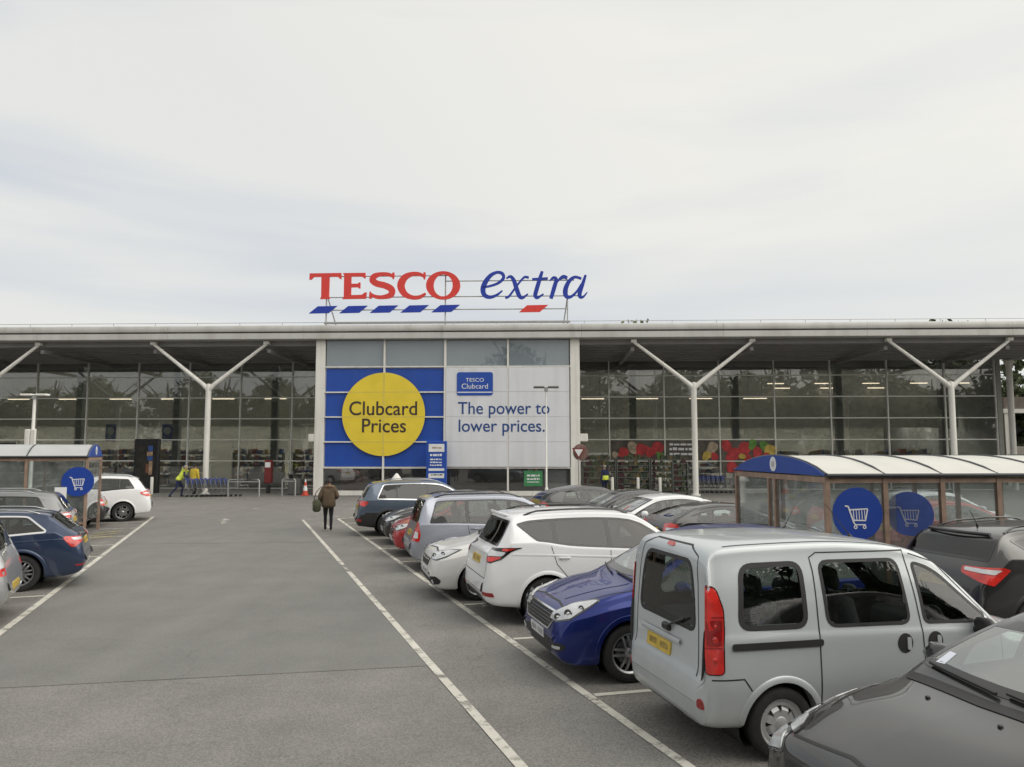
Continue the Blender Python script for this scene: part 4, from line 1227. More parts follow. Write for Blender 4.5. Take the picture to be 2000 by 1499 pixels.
def figure(label, loc, rotz, H, pose, top, legs, mats, hair, extra=None):
    """x right, y forward; pose gives offsets for limbs and lean"""
    k = H / 1.72
    ln = pose.get('lean', 0.0)                      # forward lean of the trunk, metres at the shoulder
    fl, fr = pose.get('foot_l', (-.10, .10)), pose.get('foot_r', (.10, -.08))
    kl, kr = pose.get('knee_l', None), pose.get('knee_r', None)
    hl, hr = pose.get('hand_l', (-.26, .04, .80)), pose.get('hand_r', (.26, .04, .80))
    J = {'pelvis': (0, 0, .95, .145, .115), 'waist': (0, ln * .35, 1.10, .135, .105), 'chest': (0, ln * .8, 1.30, .165, .12), 'neckbase': (0, ln, 1.46, .075), 'neck': (0, ln + .015, 1.52, .056),
         'chin': (0, ln + .045, 1.575, .072, .078), 'head': (0, ln + .05, 1.65, .083, .098), 'crown': (0, ln + .035, 1.705, .055, .07), 'nose': (0, ln + .135, 1.62, .014)}
    B = [('pelvis', 'waist'), ('waist', 'chest'), ('chest', 'neckbase'), ('neckbase', 'neck'), ('neck', 'chin'), ('chin', 'head'), ('head', 'crown'), ('head', 'nose')]
    for sd, sg, ft, kn, hd in (('l', -1, fl, kl, hl), ('r', 1, fr, kr, hr)):
        hip = (sg * .09, 0, .88); kn = kn or (sg * .095, ft[1] * .5 + .05, .49)
        J['hip' + sd] = (*hip, .095); J['thigh' + sd] = ((hip[0] + kn[0]) / 2, (hip[1] + kn[1]) / 2, (hip[2] + kn[2]) / 2, .090)
        J['knee' + sd] = (*kn, .060); J['calf' + sd] = ((kn[0] * .6 + ft[0] * .4), kn[1] * .6 + ft[1] * .4 - .015, .34, .058)
        J['ankle' + sd] = (ft[0], ft[1], .09, .042); J['ball' + sd] = (ft[0], ft[1] + .13, .045, .042, .035); J['heel' + sd] = (ft[0], ft[1] - .05, .045, .038)
        B += [('pelvis', 'hip' + sd), ('hip' + sd, 'thigh' + sd), ('thigh' + sd, 'knee' + sd), ('knee' + sd, 'calf' + sd), ('calf' + sd, 'ankle' + sd), ('ankle' + sd, 'ball' + sd), ('ankle' + sd, 'heel' + sd)]
        sh = (sg * .19, ln * .95, 1.41)
        el = pose.get('elbow_' + sd) or ((sh[0] + hd[0]) / 2 + sg * .03, (sh[1] + hd[1]) / 2 - .05, (sh[2] + hd[2]) / 2)
        J['sho' + sd] = (*sh, .068); J['elb' + sd] = (*el, .047)
        w = Vector(hd); e_ = Vector(el); dr = (w - e_).normalized()
        J['wri' + sd] = (*hd, .028); 
        pm_ = w + dr * .07; J['palm' + sd] = (*pm_, .036, .022)
        B += [('chest', 'sho' + sd), ('sho' + sd, 'elb' + sd), ('elb' + sd, 'wri' + sd), ('wri' + sd, 'palm' + sd)]
        side = Vector((0, 1, 0)) - dr * dr.y
        side.normalize()
        for q, off, lng in (('f1', .026, .085), ('f2', .009, .095), ('f3', -.009, .09), ('f4', -.026, .07)):
            b0 = pm_ + side * off + dr * .02; t0 = pm_ + side * off + dr * lng + Vector((-sg * .02, 0, 0))
            J[q + sd] = (*t0, .0085); B.append(('palm' + sd, q + sd))
        th = pm_ + side * .06 + dr * .02; J['thumb' + sd] = (*th, .010); B.append(('palm' + sd, 'thumb' + sd))
    J = {n: tuple(c * k for c in v) for n, v in J.items()}
    t = thing('person', label, 'person', (*loc, pose.get('z', 0.0)), rotz)
    zt, = (legs['z'] * k,)
    def pick(c):
        if c.z < .09 * k: return 2
        if c.z < zt: return 1
        if c.z > 1.49 * k: return 0
        if any((Vector(J['palm' + sd][:3]) - c).length < .11 * k for sd in 'lr'): return 0
        return 3
    skin_mesh('body', J, B, [M['skin'], mats[0], mats[1], mats[2]], pick, t, root='pelvis')
    # garment over trunk and arms
    if top:
        m, gr, hem = top
        C = {'hem': (0, pose.get('hem_y', 0.0), hem, .20 * gr, .16 * gr), 'mid': (0, 0, (hem + 1.1) / 2, .19 * gr, .15 * gr), 'waist': (0, ln * .35, 1.10, .175 * gr, .135 * gr), 'chest': (0, ln * .8, 1.31, .20 * gr, .15 * gr), 'collar': (0, ln, 1.47, .085 * gr)}
        CB = [('hem', 'mid'), ('mid', 'waist'), ('waist', 'chest'), ('chest', 'collar')]
        if pose.get('sleeves', True):
            for sd, sg in (('l', -1), ('r', 1)):
                for q, rr in (('sho', .092), ('elb', .066), ('wri', .046)):
                    a = tuple(c / k for c in J[q + sd][:3]); C[q + sd] = (*a, rr * (.6 + .4 * gr))
                CB += [('chest', 'sho' + sd), ('sho' + sd, 'elb' + sd), ('elb' + sd, 'wri' + sd)]
        C = {n: tuple(c * k for c in v) for n, v in C.items()}
        skin_mesh('garment', C, CB, [m], None, t, root='chest')
    # hair as a cap over the back of the head
    hm, hr_, hy = hair
    mb = MB(); n = 14
    hc = Vector((0, (ln + .035) * k, 1.65 * k))
    for i in range(8):
        f = i / 7 * pi * .62
        for j in range(n):
            a = 2 * pi * j / n
            mb.v.append((hc.x + sin(f) * cos(a) * .098 * k * hr_, hc.y - .012 * k + sin(f) * sin(a) * .112 * k * hr_ - (.02 * k if i > 5 else 0), hc.z + cos(f) * .105 * k * hr_))
    for i in range(7):
        for j in range(n): mb.f.append((i * n + j, (i + 1) * n + j, (i + 1) * n + (j + 1) % n, i * n + (j + 1) % n))
    mb.build('hair', hm, t, smooth=True)
    if extra: extra(t, k, ln)
    return t
# shopper walking away up the lane
def hood(t, k, ln):
    mb = MB(); pts = []
    for i in range(15):
        a = pi * (.98 + 1.04 * i / 14)
        pts.append((.135 * k * cos(a), .02 + .11 * k * sin(a), 1.455 * k + .03 * sin(pi * i / 14)))
    mb.tube(pts, [.03] + [.055] * 13 + [.03], 8); auto_smooth(mb.build('fur_collar', M['coat_fur'], t), 60)
figure('shopper in a brown olive coat and black trousers walking towards the shop', (-5.95, 25.15), radians(14), 1.66, dict(foot_l=(-.09, .14), foot_r=(.09, -.10), hand_l=(-.28, .10, .92), elbow_l=(-.29, -.06, 1.13), hand_r=(.24, .18, 1.06), elbow_r=(.29, -.05, 1.14), z=.004), (M['coat_olive'], 1.36, .74), dict(z=.9), (M['cloth_black'], M['cloth_black'], M['coat_olive']), (M['hair_dark'], 1.08, 0), hood)
b = thing('shoulder_bag', 'olive green bag hanging at the left side of the walking shopper', 'bag', (-6.30, 25.02, .62), radians(14))
mb = MB(); mb.bbox(-.13, .13, -.09, .09, 0, .40, .06); auto_smooth(mb.build('pouch', pmat('bag_olive', (.075, .08, .045), .8, var=.3, scale=8), b), 60)
mb = MB(); mb.tube([(-.09, 0, .38), (-.03, .02, .62), (.13, .06, .80), (.19, .05, .78), (.12, -.05, .58), (.09, 0, .38)], .014, 6); mb.build('strap', M['cloth_black'], b)
# attendant in a hi-vis vest pushing the trolleys
gx, gy = -18.35, 42.55
figure('attendant in a yellow green vest and navy trousers pushing the trolley row', (gx, gy), radians(-76), 1.72, dict(lean=.34, foot_l=(-.10, .16), foot_r=(.10, -.42), knee_r=(.10, -.08, .50), knee_l=(-.10, .22, .50), hand_l=(-.24, .60, 1.02), hand_r=(.24, .60, 1.02), elbow_l=(-.27, .34, 1.14), elbow_r=(.27, .34, 1.14), sleeves=False, z=.035), (M['hi_vis'], 1.18, .90), dict(z=.97), (M['cloth_navy'], M['cloth_black'], M['cloth_navy']), (M['grey_hair'], 1.0, 0))
figure('man in a plain yellow jacket standing behind the trolley row', (-18.15, 44.2), radians(-20), 1.74, dict(foot_l=(-.10, .05), foot_r=(.10, -.05), hand_l=(-.27, .10, .86), hand_r=(.27, .08, .86), z=.035), (M['jacket_yellow'], 1.25, .84), dict(z=.9), (M['cloth_black'], M['cloth_black'], M['jacket_yellow']), (M['hair_dark'], 1.0, 0))
figure('worker in dark clothes with a bright yellow belt by the display racks', (5.35, 44.6), radians(35), 1.70, dict(foot_l=(-.10, .05), foot_r=(.10, -.05), z=.035), (M['cloth_navy'], 1.0, 1.0), dict(z=.95), (M['cloth_navy'], M['cloth_black'], M['cloth_navy']), (M['grey_hair'], 1.0, 0), lambda t, k, ln: auto_smooth(MB().lathe([(.215, .88 * k), (.225, .92 * k), (.22, 1.10 * k), (.20, 1.13 * k)], 20).build('vest_hem', M['hi_vis'], t), 60))

# ------------------------------------------------------------------ trees
M['bark'] = pmat('bark', (.075, .058, .045), .95, var=.3, scale=6)
def leaf_mat(name, c0, c1):
    m, n, l = new_mat(name)
    out = n.new('ShaderNodeOutputMaterial'); b = n.new('ShaderNodeBsdfPrincipled'); b.inputs['Roughness'].default_value = .7
    l.new(b.outputs['BSDF'], out.inputs['Surface'])
    g = n.new('ShaderNodeNewGeometry'); r = n.new('ShaderNodeValToRGB')
    r.color_ramp.elements[0].color = (*c0, 1); r.color_ramp.elements[1].color = (*c1, 1)
    l.new(g.outputs['Random Per Island'], r.inputs['Fac']); l.new(r.outputs['Color'], b.inputs['Base Color'])
    return m
M['leaf_a'] = leaf_mat('leaf_a', (.06, .085, .03), (.15, .18, .07))
M['leaf_b'] = leaf_mat('leaf_b', (.055, .075, .038), (.12, .145, .07))
def crown_mesh(seed, R, Hc, nclump, per, leaf, conical=False):
    r = random.Random(seed); V = []; Fc = []
    for c in range(nclump):
        if conical:
            z = r.random() ** 1.3; rad = R * (1.02 - z) * math.sqrt(r.random()) ; a = r.uniform(0, 2 * pi)
            cx, cy, cz = rad * cos(a), rad * sin(a), z * Hc; cr = R * .22 * (1.15 - z)
        else:
            while True:
                x, y, z = r.uniform(-1, 1), r.uniform(-1, 1), r.uniform(-1, 1)
                if .25 < x * x + y * y + z * z < 1: break
            cx, cy, cz = x * R * .82, y * R * .82, Hc / 2 + z * Hc * .42; cr = R * r.uniform(.20, .36)
        for i in range(per):
            d = Vector((r.gauss(0, 1), r.gauss(0, 1), r.gauss(0, 1))).normalized() * cr * (r.random() ** .4)
            p = Vector((cx, cy, cz)) + Vector((d.x, d.y, d.z * .75))
            s_ = leaf * r.uniform(.6, 1.3)
            u = Vector((r.gauss(0, 1), r.gauss(0, 1), r.gauss(0, 1))).normalized(); v = u.orthogonal().normalized() * s_ * .6; u = u * s_
            k = len(V); V += [tuple(p - u), tuple(p + v), tuple(p + u), tuple(p - v)]; Fc.append((k, k + 1, k + 2, k + 3))
    me = bpy.data.meshes.new('crown'); me.from_pydata(V, [], Fc); return me
def trunk_mesh(seed, h, r0, spread):
    r = random.Random(seed); mb = MB()
    mb.tube([(0, 0, -.2), (r.uniform(-.1, .1), r.uniform(-.1, .1), h * .4), (r.uniform(-.2, .2), 0, h * .75), (0, 0, h)], [r0, r0 * .75, r0 * .5, r0 * .2], 8)
    for i in range(6):
        a = i * 2.4 + r.random(); z = h * r.uniform(.4, .75)
        mb.tube([(0, 0, z), (spread * .5 * cos(a), spread * .5 * sin(a), z + spread * .5), (spread * .9 * cos(a), spread * .9 * sin(a), z + spread * .8)], [r0 * .4, r0 * .25, r0 * .08], 6)
    me = bpy.data.meshes.new('trunk'); me.from_pydata(mb.v, [], mb.f); return me
CR = [crown_mesh(1, 4.6, 10, 46, 75, .26), crown_mesh(2, 5.2, 9, 52, 75, .28), crown_mesh(3, 4.0, 12, 46, 75, .26), crown_mesh(4, 3.0, 14, 90, 70, .32, True)]
TR = [trunk_mesh(1, 10, .28, 4), trunk_mesh(2, 9, .32, 4), trunk_mesh(3, 11, .26, 3.4), trunk_mesh(4, 13, .2, 1.6)]
def tree(label, x, y, kind, k, base=2.2, group=None, mat='leaf_a', z=0.0):
    t = thing('evergreen_tree' if kind == 3 else 'broadleaf_tree', label, 'tree', (x, y, z), random.uniform(0, 6), group)
    t.scale = (k, k, k)
    for nm, me, mt, zz in (('trunk', TR[kind], M['bark'], 0), ('crown', CR[kind], M[mat], base)):
        if not me.materials: me.materials.append(mt)
        o = bpy.data.objects.new(nm, me); o.location = (0, 0, zz); link(o, t)
        o.material_slots[0].link = 'OBJECT'; o.material_slots[0].material = mt
for i, (x, y, kd, k, nm) in enumerate(((12.3, 88, 0, 1.46, 'behind the shop roof, just right of the roof sign'), (38.0, 72, 1, 1.33, 'behind the shop roof, showing most above the right side'), (43.6, 74, 2, 1.08, 'behind the shop roof at the far right'), (40.2, 61.5, 3, .80, 'dark conifer right of the round column'), (43.5, 66, 3, .86, 'taller dark conifer beyond the brick outbuilding'), (42.5, 67.5, 0, .95, 'filling the gap behind the brown outbuilding'))):
    tree(('evergreen tree ' if kd == 3 else 'broadleaf tree ') + nm if not nm.startswith(('dark', 'taller')) else nm, x, y, kd, k, 2.2 if kd < 3 and y > 70 else .2, group='trees around the shop', mat='leaf_b')
# belt of trees across the road behind the viewpoint: it shows only as a reflection in the shop glass
xx = -118.0; i = 0
while xx < 104:
    k = random.uniform(1.05, 1.45) * (1.15 if xx < -20 else 1.3)
    tree('tall tree of the belt mirrored in the shop glass', xx, random.uniform(-36, -24), i % 3, k, -.6, 'tree belt mirrored in the shop glass', 'leaf_a' if i % 2 else 'leaf_b')
    xx += random.uniform(3.6, 5.6); i += 1
hv = []; hf = []; rh = random.Random(12)
for i in range(26000):                           # unbroken hedge below the tree belt
    p = Vector((rh.uniform(-118, 106), -20.5 + rh.gauss(0, .7), abs(rh.gauss(0, 1)) * .3 + rh.random() * 3.1))
    u = Vector((rh.gauss(0, 1), rh.gauss(0, 1), rh.gauss(0, 1))).normalized(); v = u.orthogonal().normalized() * .2; u = u * .30
    k = len(hv); hv += [tuple(p - u), tuple(p + v), tuple(p + u), tuple(p - v)]; hf.append((k, k + 1, k + 2, k + 3))
hg = mesh_obj('hedge', hv, hf, M['leaf_b']); tag(hg, 'long dark hedge mirrored low in the shop glass', 'hedge', kind='stuff')

# ------------------------------------------------------------------ outbuilding at the right edge
t = thing('outbuilding', 'low brown outbuilding with white trim and dark opening at the right edge', 'building', (37.2, 58.0, 0), radians(-2))
wm = pmat('outbuilding_wall', (.17, .145, .125), .9, var=.15, scale=1.5)
MB().box(0, .5, 0, 8, 0, 6.6).build('wall', wm, t)
MB().box(.5, 14, 0, 8, 5.75, 6.6).build('wall', wm, t)
MB().box(-.1, 14.1, -.14, 0, 5.4, 5.72).build('trim', M['white_metal'], t)
MB().box(.5, 14, 3.0, 3.2, 0, 5.75).build('back_wall', M['black_plastic'], t)
MB().box(-.02, .30, -.06, .0, 0, 5.4).build('trim', M['white_metal'], t)
mb = MB(); mb.bbox(1.2, 3.8, 1.0, 2.6, 0, 2.9, .08); mb.build('pale_container', pmat('container_pale', (.42, .39, .34), .8, var=.1), t)
# ------------------------------------------------------------------ car builder
def pchip(pts):
    xs = [p[0] for p in pts]; ys = [p[1] for p in pts]
    n = len(xs)
    h = [xs[i + 1] - xs[i] for i in range(n - 1)]
    d = [(ys[i + 1] - ys[i]) / h[i] for i in range(n - 1)]
    m = [0.0] * n
    m[0] = d[0]; m[-1] = d[-1]
    for i in range(1, n - 1):
        if d[i - 1] * d[i] > 0:
            w1 = 2 * h[i] + h[i - 1]; w2 = h[i] + 2 * h[i - 1]
            m[i] = (w1 + w2) / (w1 / d[i - 1] + w2 / d[i])
    def f(x):
        if x <= xs[0]: return ys[0]
        if x >= xs[-1]: return ys[-1]
        lo = 0
        while xs[lo + 1] < x: lo += 1
        t = (x - xs[lo]) / h[lo]
        a = (1 + 2 * t) * (1 - t) ** 2; b = t * (1 - t) ** 2
        c = t * t * (3 - 2 * t); e = t * t * (t - 1)
        return a * ys[lo] + b * h[lo] * m[lo] + c * ys[lo + 1] + e * h[lo] * m[lo + 1]
    return f

def chaikin(pts, it, closed=False):
    for _ in range(it):
        out = []
        n = len(pts)
        if not closed: out.append(pts[0])
        for i in range(n if closed else n - 1):
            a = pts[i]; b = pts[(i + 1) % n]
            out.append(tuple(a[k] * .75 + b[k] * .25 for k in range(len(a))))
            out.append(tuple(a[k] * .25 + b[k] * .75 for k in range(len(a))))
        if not closed: out.append(pts[-1])
        pts = out
    return pts

def rnd(poly, r=0.03, seg=4):
    """round polygon corners with radius-like cut r"""
    out = []
    n = len(poly)
    for i in range(n):
        a = Vector(poly[i - 1]); b = Vector(poly[i]); c = Vector(poly[(i + 1) % n])
        l1 = (a - b).length; l2 = (c - b).length
        k = min(r, l1 * .45, l2 * .45)
        p = b + (a - b).normalized() * k if l1 > 1e-6 else b
        q = b + (c - b).normalized() * k if l2 > 1e-6 else b
        for j in range(seg + 1):
            t = j / seg
            v = p * (1 - t) ** 2 + b * 2 * t * (1 - t) + q * t * t
            out.append((v.x, v.y))
    return out

def area2(poly):
    return sum(poly[i - 1][0] * poly[i][1] - poly[i][0] * poly[i - 1][1] for i in range(len(poly)))

def inset(poly, d):
    n = len(poly)
    sgn = 1 if area2(poly) > 0 else -1
    out = []
    for i in range(n):
        a = Vector(poly[i - 1]); b = Vector(poly[i]); c = Vector(poly[(i + 1) % n])
        d1 = (b - a); d2 = (c - b)
        if d1.length < 1e-7: d1 = d2
        if d2.length < 1e-7: d2 = d1
        d1 = d1.normalized(); d2 = d2.normalized()
        n1 = Vector((-d1.y, d1.x)) * sgn; n2 = Vector((-d2.y, d2.x)) * sgn
        nn = n1 + n2
        if nn.length < 1e-5: nn = n1
        nn.normalize()
        k = d / max(0.5, nn.dot(n1))
        out.append((b.x + nn.x * k, b.y + nn.y * k))
    return out

def inside(poly, x, y):
    c = False
    n = len(poly)
    j = n - 1
    for i in range(n):
        xi, yi = poly[i]; xj, yj = poly[j]
        if (yi > y) != (yj > y) and x < (xj - xi) * (y - yi) / (yj - yi) + xi:
            c = not c
        j = i
    return c

def resample(poly, step):
    out = []
    n = len(poly)
    for i in range(n):
        a = poly[i]; b = poly[(i + 1) % n]
        L = math.hypot(b[0] - a[0], b[1] - a[1])
        if L < 1e-6: continue
        k = max(1, int(math.ceil(L / step)))
        for j in range(k):
            t = j / k
            out.append((a[0] + (b[0] - a[0]) * t, a[1] + (b[1] - a[1]) * t))
    return out

def triangulate(outer, holes=(), step=0.06):
    loops = [resample(outer, step)] + [resample(h, step) for h in holes]
    vs = []; es = []
    for lp in loops:
        k = len(vs)
        vs += lp
        es += [(k + i, k + (i + 1) % len(lp)) for i in range(len(lp))]
    nb = len(vs)
    xs = [p[0] for p in outer]; ys = [p[1] for p in outer]
    x = min(xs) + step / 2
    while x < max(xs):
        y = min(ys) + step / 2
        while y < max(ys):
            if inside(outer, x, y) and not any(inside(h, x, y) for h in holes):
                if min((x - p[0]) ** 2 + (y - p[1]) ** 2 for p in vs[:nb]) > (step * .45) ** 2:
                    vs.append((x, y))
            y += step
        x += step
    r = delaunay_2d_cdt([Vector(p) for p in vs], es, [], 0, 1e-6)
    ov, of = r[0], r[2]
    fs = []
    for f in of:
        cx = sum(ov[i].x for i in f) / len(f); cy = sum(ov[i].y for i in f) / len(f)
        if inside(outer, cx, cy) and not any(inside(h, cx, cy) for h in holes):
            fs.append(tuple(f))
    return [(v.x, v.y) for v in ov], fs

class Car:
    def __init__(s, name, sp, label, group, xy, ang, pm, lod=1.0, cat='car', z0=0.0):
        s.sp = sp; s.L = sp['L']; s.hw = sp['hw']; s.H = sp['H']
        s.lod = lod; s.paint = pm
        s.root = thing(name, label, cat, (xy[0], xy[1], z0), ang, group)
        sp['bot'] = [(0, sp['top'][0][1] - .003)] + sp['bot'][1:-1] + [(sp['L'], sp['top'][-1][1] - .003)]
        def soft(pts, r):
            f = pchip(pts); L_ = sp['L']; K_ = 700
            tab = []
            for i in range(K_ + 1):
                x = L_ * i / K_; h = min(r, .35 * x, .35 * (L_ - x)); a = 0; b = 0
                for j in range(-6, 7):
                    g_ = math.exp(-(j / 3.2) ** 2); a += g_ * f(x + h * j / 6); b += g_
                tab.append(a / b)
            def q(x):
                u = min(max(x / L_ * K_, 0), K_ - 1e-6); i = int(u); u -= i
                return tab[i] * (1 - u) + tab[i + 1] * u
            return q
        fz = pchip(sp['top'])
        s.zt = (lambda g_: (lambda x: g_(x) if .3 < x < sp['L'] - .7 else fz(x) if (x < .2 or x > sp['L'] - .6) else (g_(x) * (lambda k_: k_)(min(1, max(0, (x - .2) / .1)) if x < .3 else min(1, max(0, (sp['L'] - .6 - x) / .1))) + fz(x) * (1 - (min(1, max(0, (x - .2) / .1)) if x < .3 else min(1, max(0, (sp['L'] - .6 - x) / .1)))))))(soft(sp['top'], .09))
        s.zb = pchip(sp['bot']); s.w = soft(sp['w'], .12)
        s.wr = soft(sp['wr'], .16); s.zs = soft(sp['belt'], .14)
        s.make_surface()
        s.kill = set()
        s.lips = []
    # section curve at distance x from the nose
    def sec(s, x):
        zt, zb, w, wr, zs = s.zt(x), s.zb(x), s.w(x), s.wr(x), s.zs(x)
        h = max(zt - zb, 1e-4)
        zs = min(zs, zb + .80 * h)
        zs = max(zs, zb + .3 * h)
        g = zt - zs
        wr = min(wr, w * .97)
        c2 = min(s.sp.get('crown', .055), .4 * g)
        bl = s.sp.get('bulge', .012)
        sh = w * s.sp.get('shoulder', .965)
        hb = zs - zb
        P = [(0, zb), (w * .80, zb), (w * .93, zb + .03 * hb), (w * .968, zb + .16 * hb), (w * .998, zb + .42 * hb), (w, zb + .56 * hb),
             (w * .992, zb + .78 * hb), (sh + .006, zs - .05 * hb), (sh, zs),
             (sh * .97 + wr * .03 - .004, zs + .04 * g),
             ((sh + wr) / 2 + bl, (zs + zt - c2) / 2),
             (wr + .012, zt - c2 - .10 * g), (wr, zt - c2), (wr * .965, zt - c2 * .55), (wr * .80, zt - c2 * .22), (wr * .42, zt - c2 * .05), (0, zt)]
        return chaikin(P, 2 if s.lod > .6 else 1)
    def make_surface(s):
        L = s.L
        K = 900
        acc = [0.0]; xs = [0.0]
        for i in range(1, K + 1):
            t = i / K
            x = L * (0.5 - 0.5 * cos(pi * t)) if True else L * t
            px = xs[-1]
            ds = abs(x - px) * .8 + .5 * abs(s.zt(x) - s.zt(px)) + .3 * abs(s.zb(x) - s.zb(px)) + .4 * abs(s.w(x) - s.w(px))
            xs.append(x); acc.append(acc[-1] + ds)
        N = int(118 * s.lod)
        st = []
        j = 0
        for i in range(N + 1):
            target = acc[-1] * i / N
            while j < K and acc[j + 1] < target: j += 1
            if j >= K: st.append(L); continue
            u = (target - acc[j]) / max(1e-9, acc[j + 1] - acc[j])
            st.append(xs[j] + (xs[j + 1] - xs[j]) * u)
        secs = [s.sec(x) for x in st]
        m = len(secs[0])
        s.m = m; s.st = st
        V = []
        # right half then left half share the centre lines
        for x, sc in zip(st, secs):
            X = L / 2 - x
            for (y, z) in sc: V.append((X, -y, z))
        nR = len(V)
        idxL = {}
        for i, (x, sc) in enumerate(zip(st, secs)):
            X = L / 2 - x
            for k, (y, z) in enumerate(sc):
                if k == 0 or k == m - 1:
                    idxL[(i, k)] = i * m + k
                else:
                    idxL[(i, k)] = len(V); V.append((X, y, z))
        F = []; R = []
        for i in range(len(st) - 1):
            for k in range(m - 1):
                a, b, c, d = i * m + k, i * m + k + 1, (i + 1) * m + k + 1, (i + 1) * m + k
                F.append((a, b, c, d)); R.append((k, -1))
                a, b, c, d = idxL[(i, k)], idxL[(i, k + 1)], idxL[(i + 1, k + 1)], idxL[(i + 1, k)]
                F.append((a, d, c, b)); R.append((k, 1))
        s.V = V; s.F = F; s.R = R
        s.bvh = BVHTree.FromPolygons([Vector(v) for v in V], F, epsilon=0.0)
        # smooth vertex normals
        nv = [Vector((0, 0, 0)) for _ in V]
        s.fn = []
        for f in F:
            p = [Vector(V[i]) for i in f]
            n = (p[2] - p[0]).cross(p[3] - p[1])
            s.fn.append(n.normalized() if n.length > 1e-12 else Vector((0, 0, 1)))
            for i in f: nv[i] += n
        s.nv = [n.normalized() if n.length > 1e-12 else Vector((0, 0, 1)) for n in nv]
        s.fc = [sum((Vector(V[i]) for i in f), Vector()) / 4 for f in F]
    # projections: 2d pattern point -> ray
    def ray(s, view, p, q):
        L = s.L
        if view == 'side': return Vector((L / 2 - p, -3, q)), Vector((0, 1, 0))
        if view == 'front': return Vector((6, p, q)), Vector((-1, 0, 0))
        if view == 'rear': return Vector((-6, p, q)), Vector((1, 0, 0))
        if view == 'top': return Vector((L / 2 - p, q, 4)), Vector((0, 0, -1))
        kind, a = view                                   # corner views, right-hand corner
        a = radians(a)
        if kind == 'rc':
            d = Vector((cos(a), sin(a), 0)); e = Vector((sin(a), -cos(a), 0)); ref = Vector((-L / 2, -s.hw, 0))
        else:
            d = Vector((-cos(a), sin(a), 0)); e = Vector((-sin(a), -cos(a), 0)); ref = Vector((L / 2, -s.hw, 0))
        return ref + e * p + Vector((0, 0, q)) - d * 4, d
    def flat(s, view, P):
        """3d point -> pattern coordinates"""
        L = s.L
        if view == 'side': return L / 2 - P.x, P.z
        if view in ('front', 'rear'): return P.y, P.z
        if view == 'top': return L / 2 - P.x, P.y
    def hit(s, view, p, q, off):
        o, d = s.ray(view, p, q)
        loc, nrm, idx, dist = s.bvh.ray_cast(o, d)
        if loc is None:
            loc, nrm, idx, dist = s.bvh.find_nearest(o + d * (4 if isinstance(view, tuple) else 3))
            if loc is None: return o
        # smooth normal
        f = s.F[idx]
        best = Vector()
        for i in f:
            best += s.nv[i] / (0.002 + (Vector(s.V[i]) - loc).length)
        n = best.normalized()
        if n.dot(d) > 0: n = -n
        return loc + n * off
    def patch(s, name, view, outer, mat, off=.004, holes=(), step=.07, parent=None, both=False, dome=0.0, edge=True):
        """piece laid on the body; its rim is turned down so it has thickness"""
        v2, fs = triangulate(outer, holes, step)
        pts = [s.hit(view, p, q, off) for p, q in v2]
        base = list(pts)
        if fs:
            o0, d0 = s.ray(view, *v2[0])
            a, b, c = (pts[i] for i in fs[0])
            if (b - a).cross(c - a).dot(d0) > 0:
                fs = [tuple(reversed(f)) for f in fs]
        if edge and off > .0015:
            cnt = {}
            for f in fs:
                for i in range(len(f)):
                    e = (f[i], f[(i + 1) % len(f)])
                    cnt[e] = cnt.get(e, 0) + 1
            rim = [e for e in cnt if (e[1], e[0]) not in cnt]
            low = {}
            for e in rim:
                for i in e:
                    if i not in low:
                        low[i] = len(pts)
                        pts.append(s.hit(view, *v2[i], -.004) if i < len(v2) else pts[i])
            fs = fs + [(e[1], e[0], low[e[0]], low[e[1]]) for e in rim]
        par = parent or s.root
        o = mesh_obj(name, [tuple(p) for p in pts], fs, mat, par)
        auto_smooth(o, 35)
        if both:
            mv = [(p.x, -p.y, p.z) for p in pts]
            pb = parent if parent is not None else s.root
            if both is not True: pb = both
            o2 = mesh_obj(name, mv, [tuple(reversed(f)) for f in fs], mat, pb)
            auto_smooth(o2, 35)
            return o, o2
        return o
    def cut(s, view, poly, mirror=False):
        """opens the body under a pane"""
        xs = [p[0] for p in poly]; ys = [p[1] for p in poly]
        bx = (min(xs), max(xs), min(ys), max(ys))
        if view == 'side': d = Vector((0, 1, 0))
        elif view == 'front': d = Vector((-1, 0, 0))
        elif view == 'rear': d = Vector((1, 0, 0))
        else: d = Vector((0, 0, -1))
        for i, c in enumerate(s.fc):
            if i in s.kill: continue
            n = s.fn[i]
            if view == 'side':
                if c.y > 0 and mirror: c = Vector((c.x, -c.y, c.z)); n = Vector((n.x, -n.y, n.z))
                elif c.y > 0: continue
            if n.dot(d) > -.15: continue
            p, q = s.flat(view, c)
            if bx[0] < p < bx[1] and bx[2] < q < bx[3] and inside(poly, p, q):
                s.kill.add(i)
    def window(s, view, poly, glass, name, frame=.035, both=False, panes=None, off=.004, framemat=None, cut=True):
        """frame ring plus see-through panes"""
        panes = panes or [inset(poly, frame)]
        fm = framemat or M['gloss_black']
        s.patch('window_frame', view, poly, fm, off, holes=panes, both=both)
        for p in panes:
            s.patch(name, view, p, glass, off * .5, both=both, edge=False)
            if cut: s.cut(view, inset(p, -.012), mirror=both)
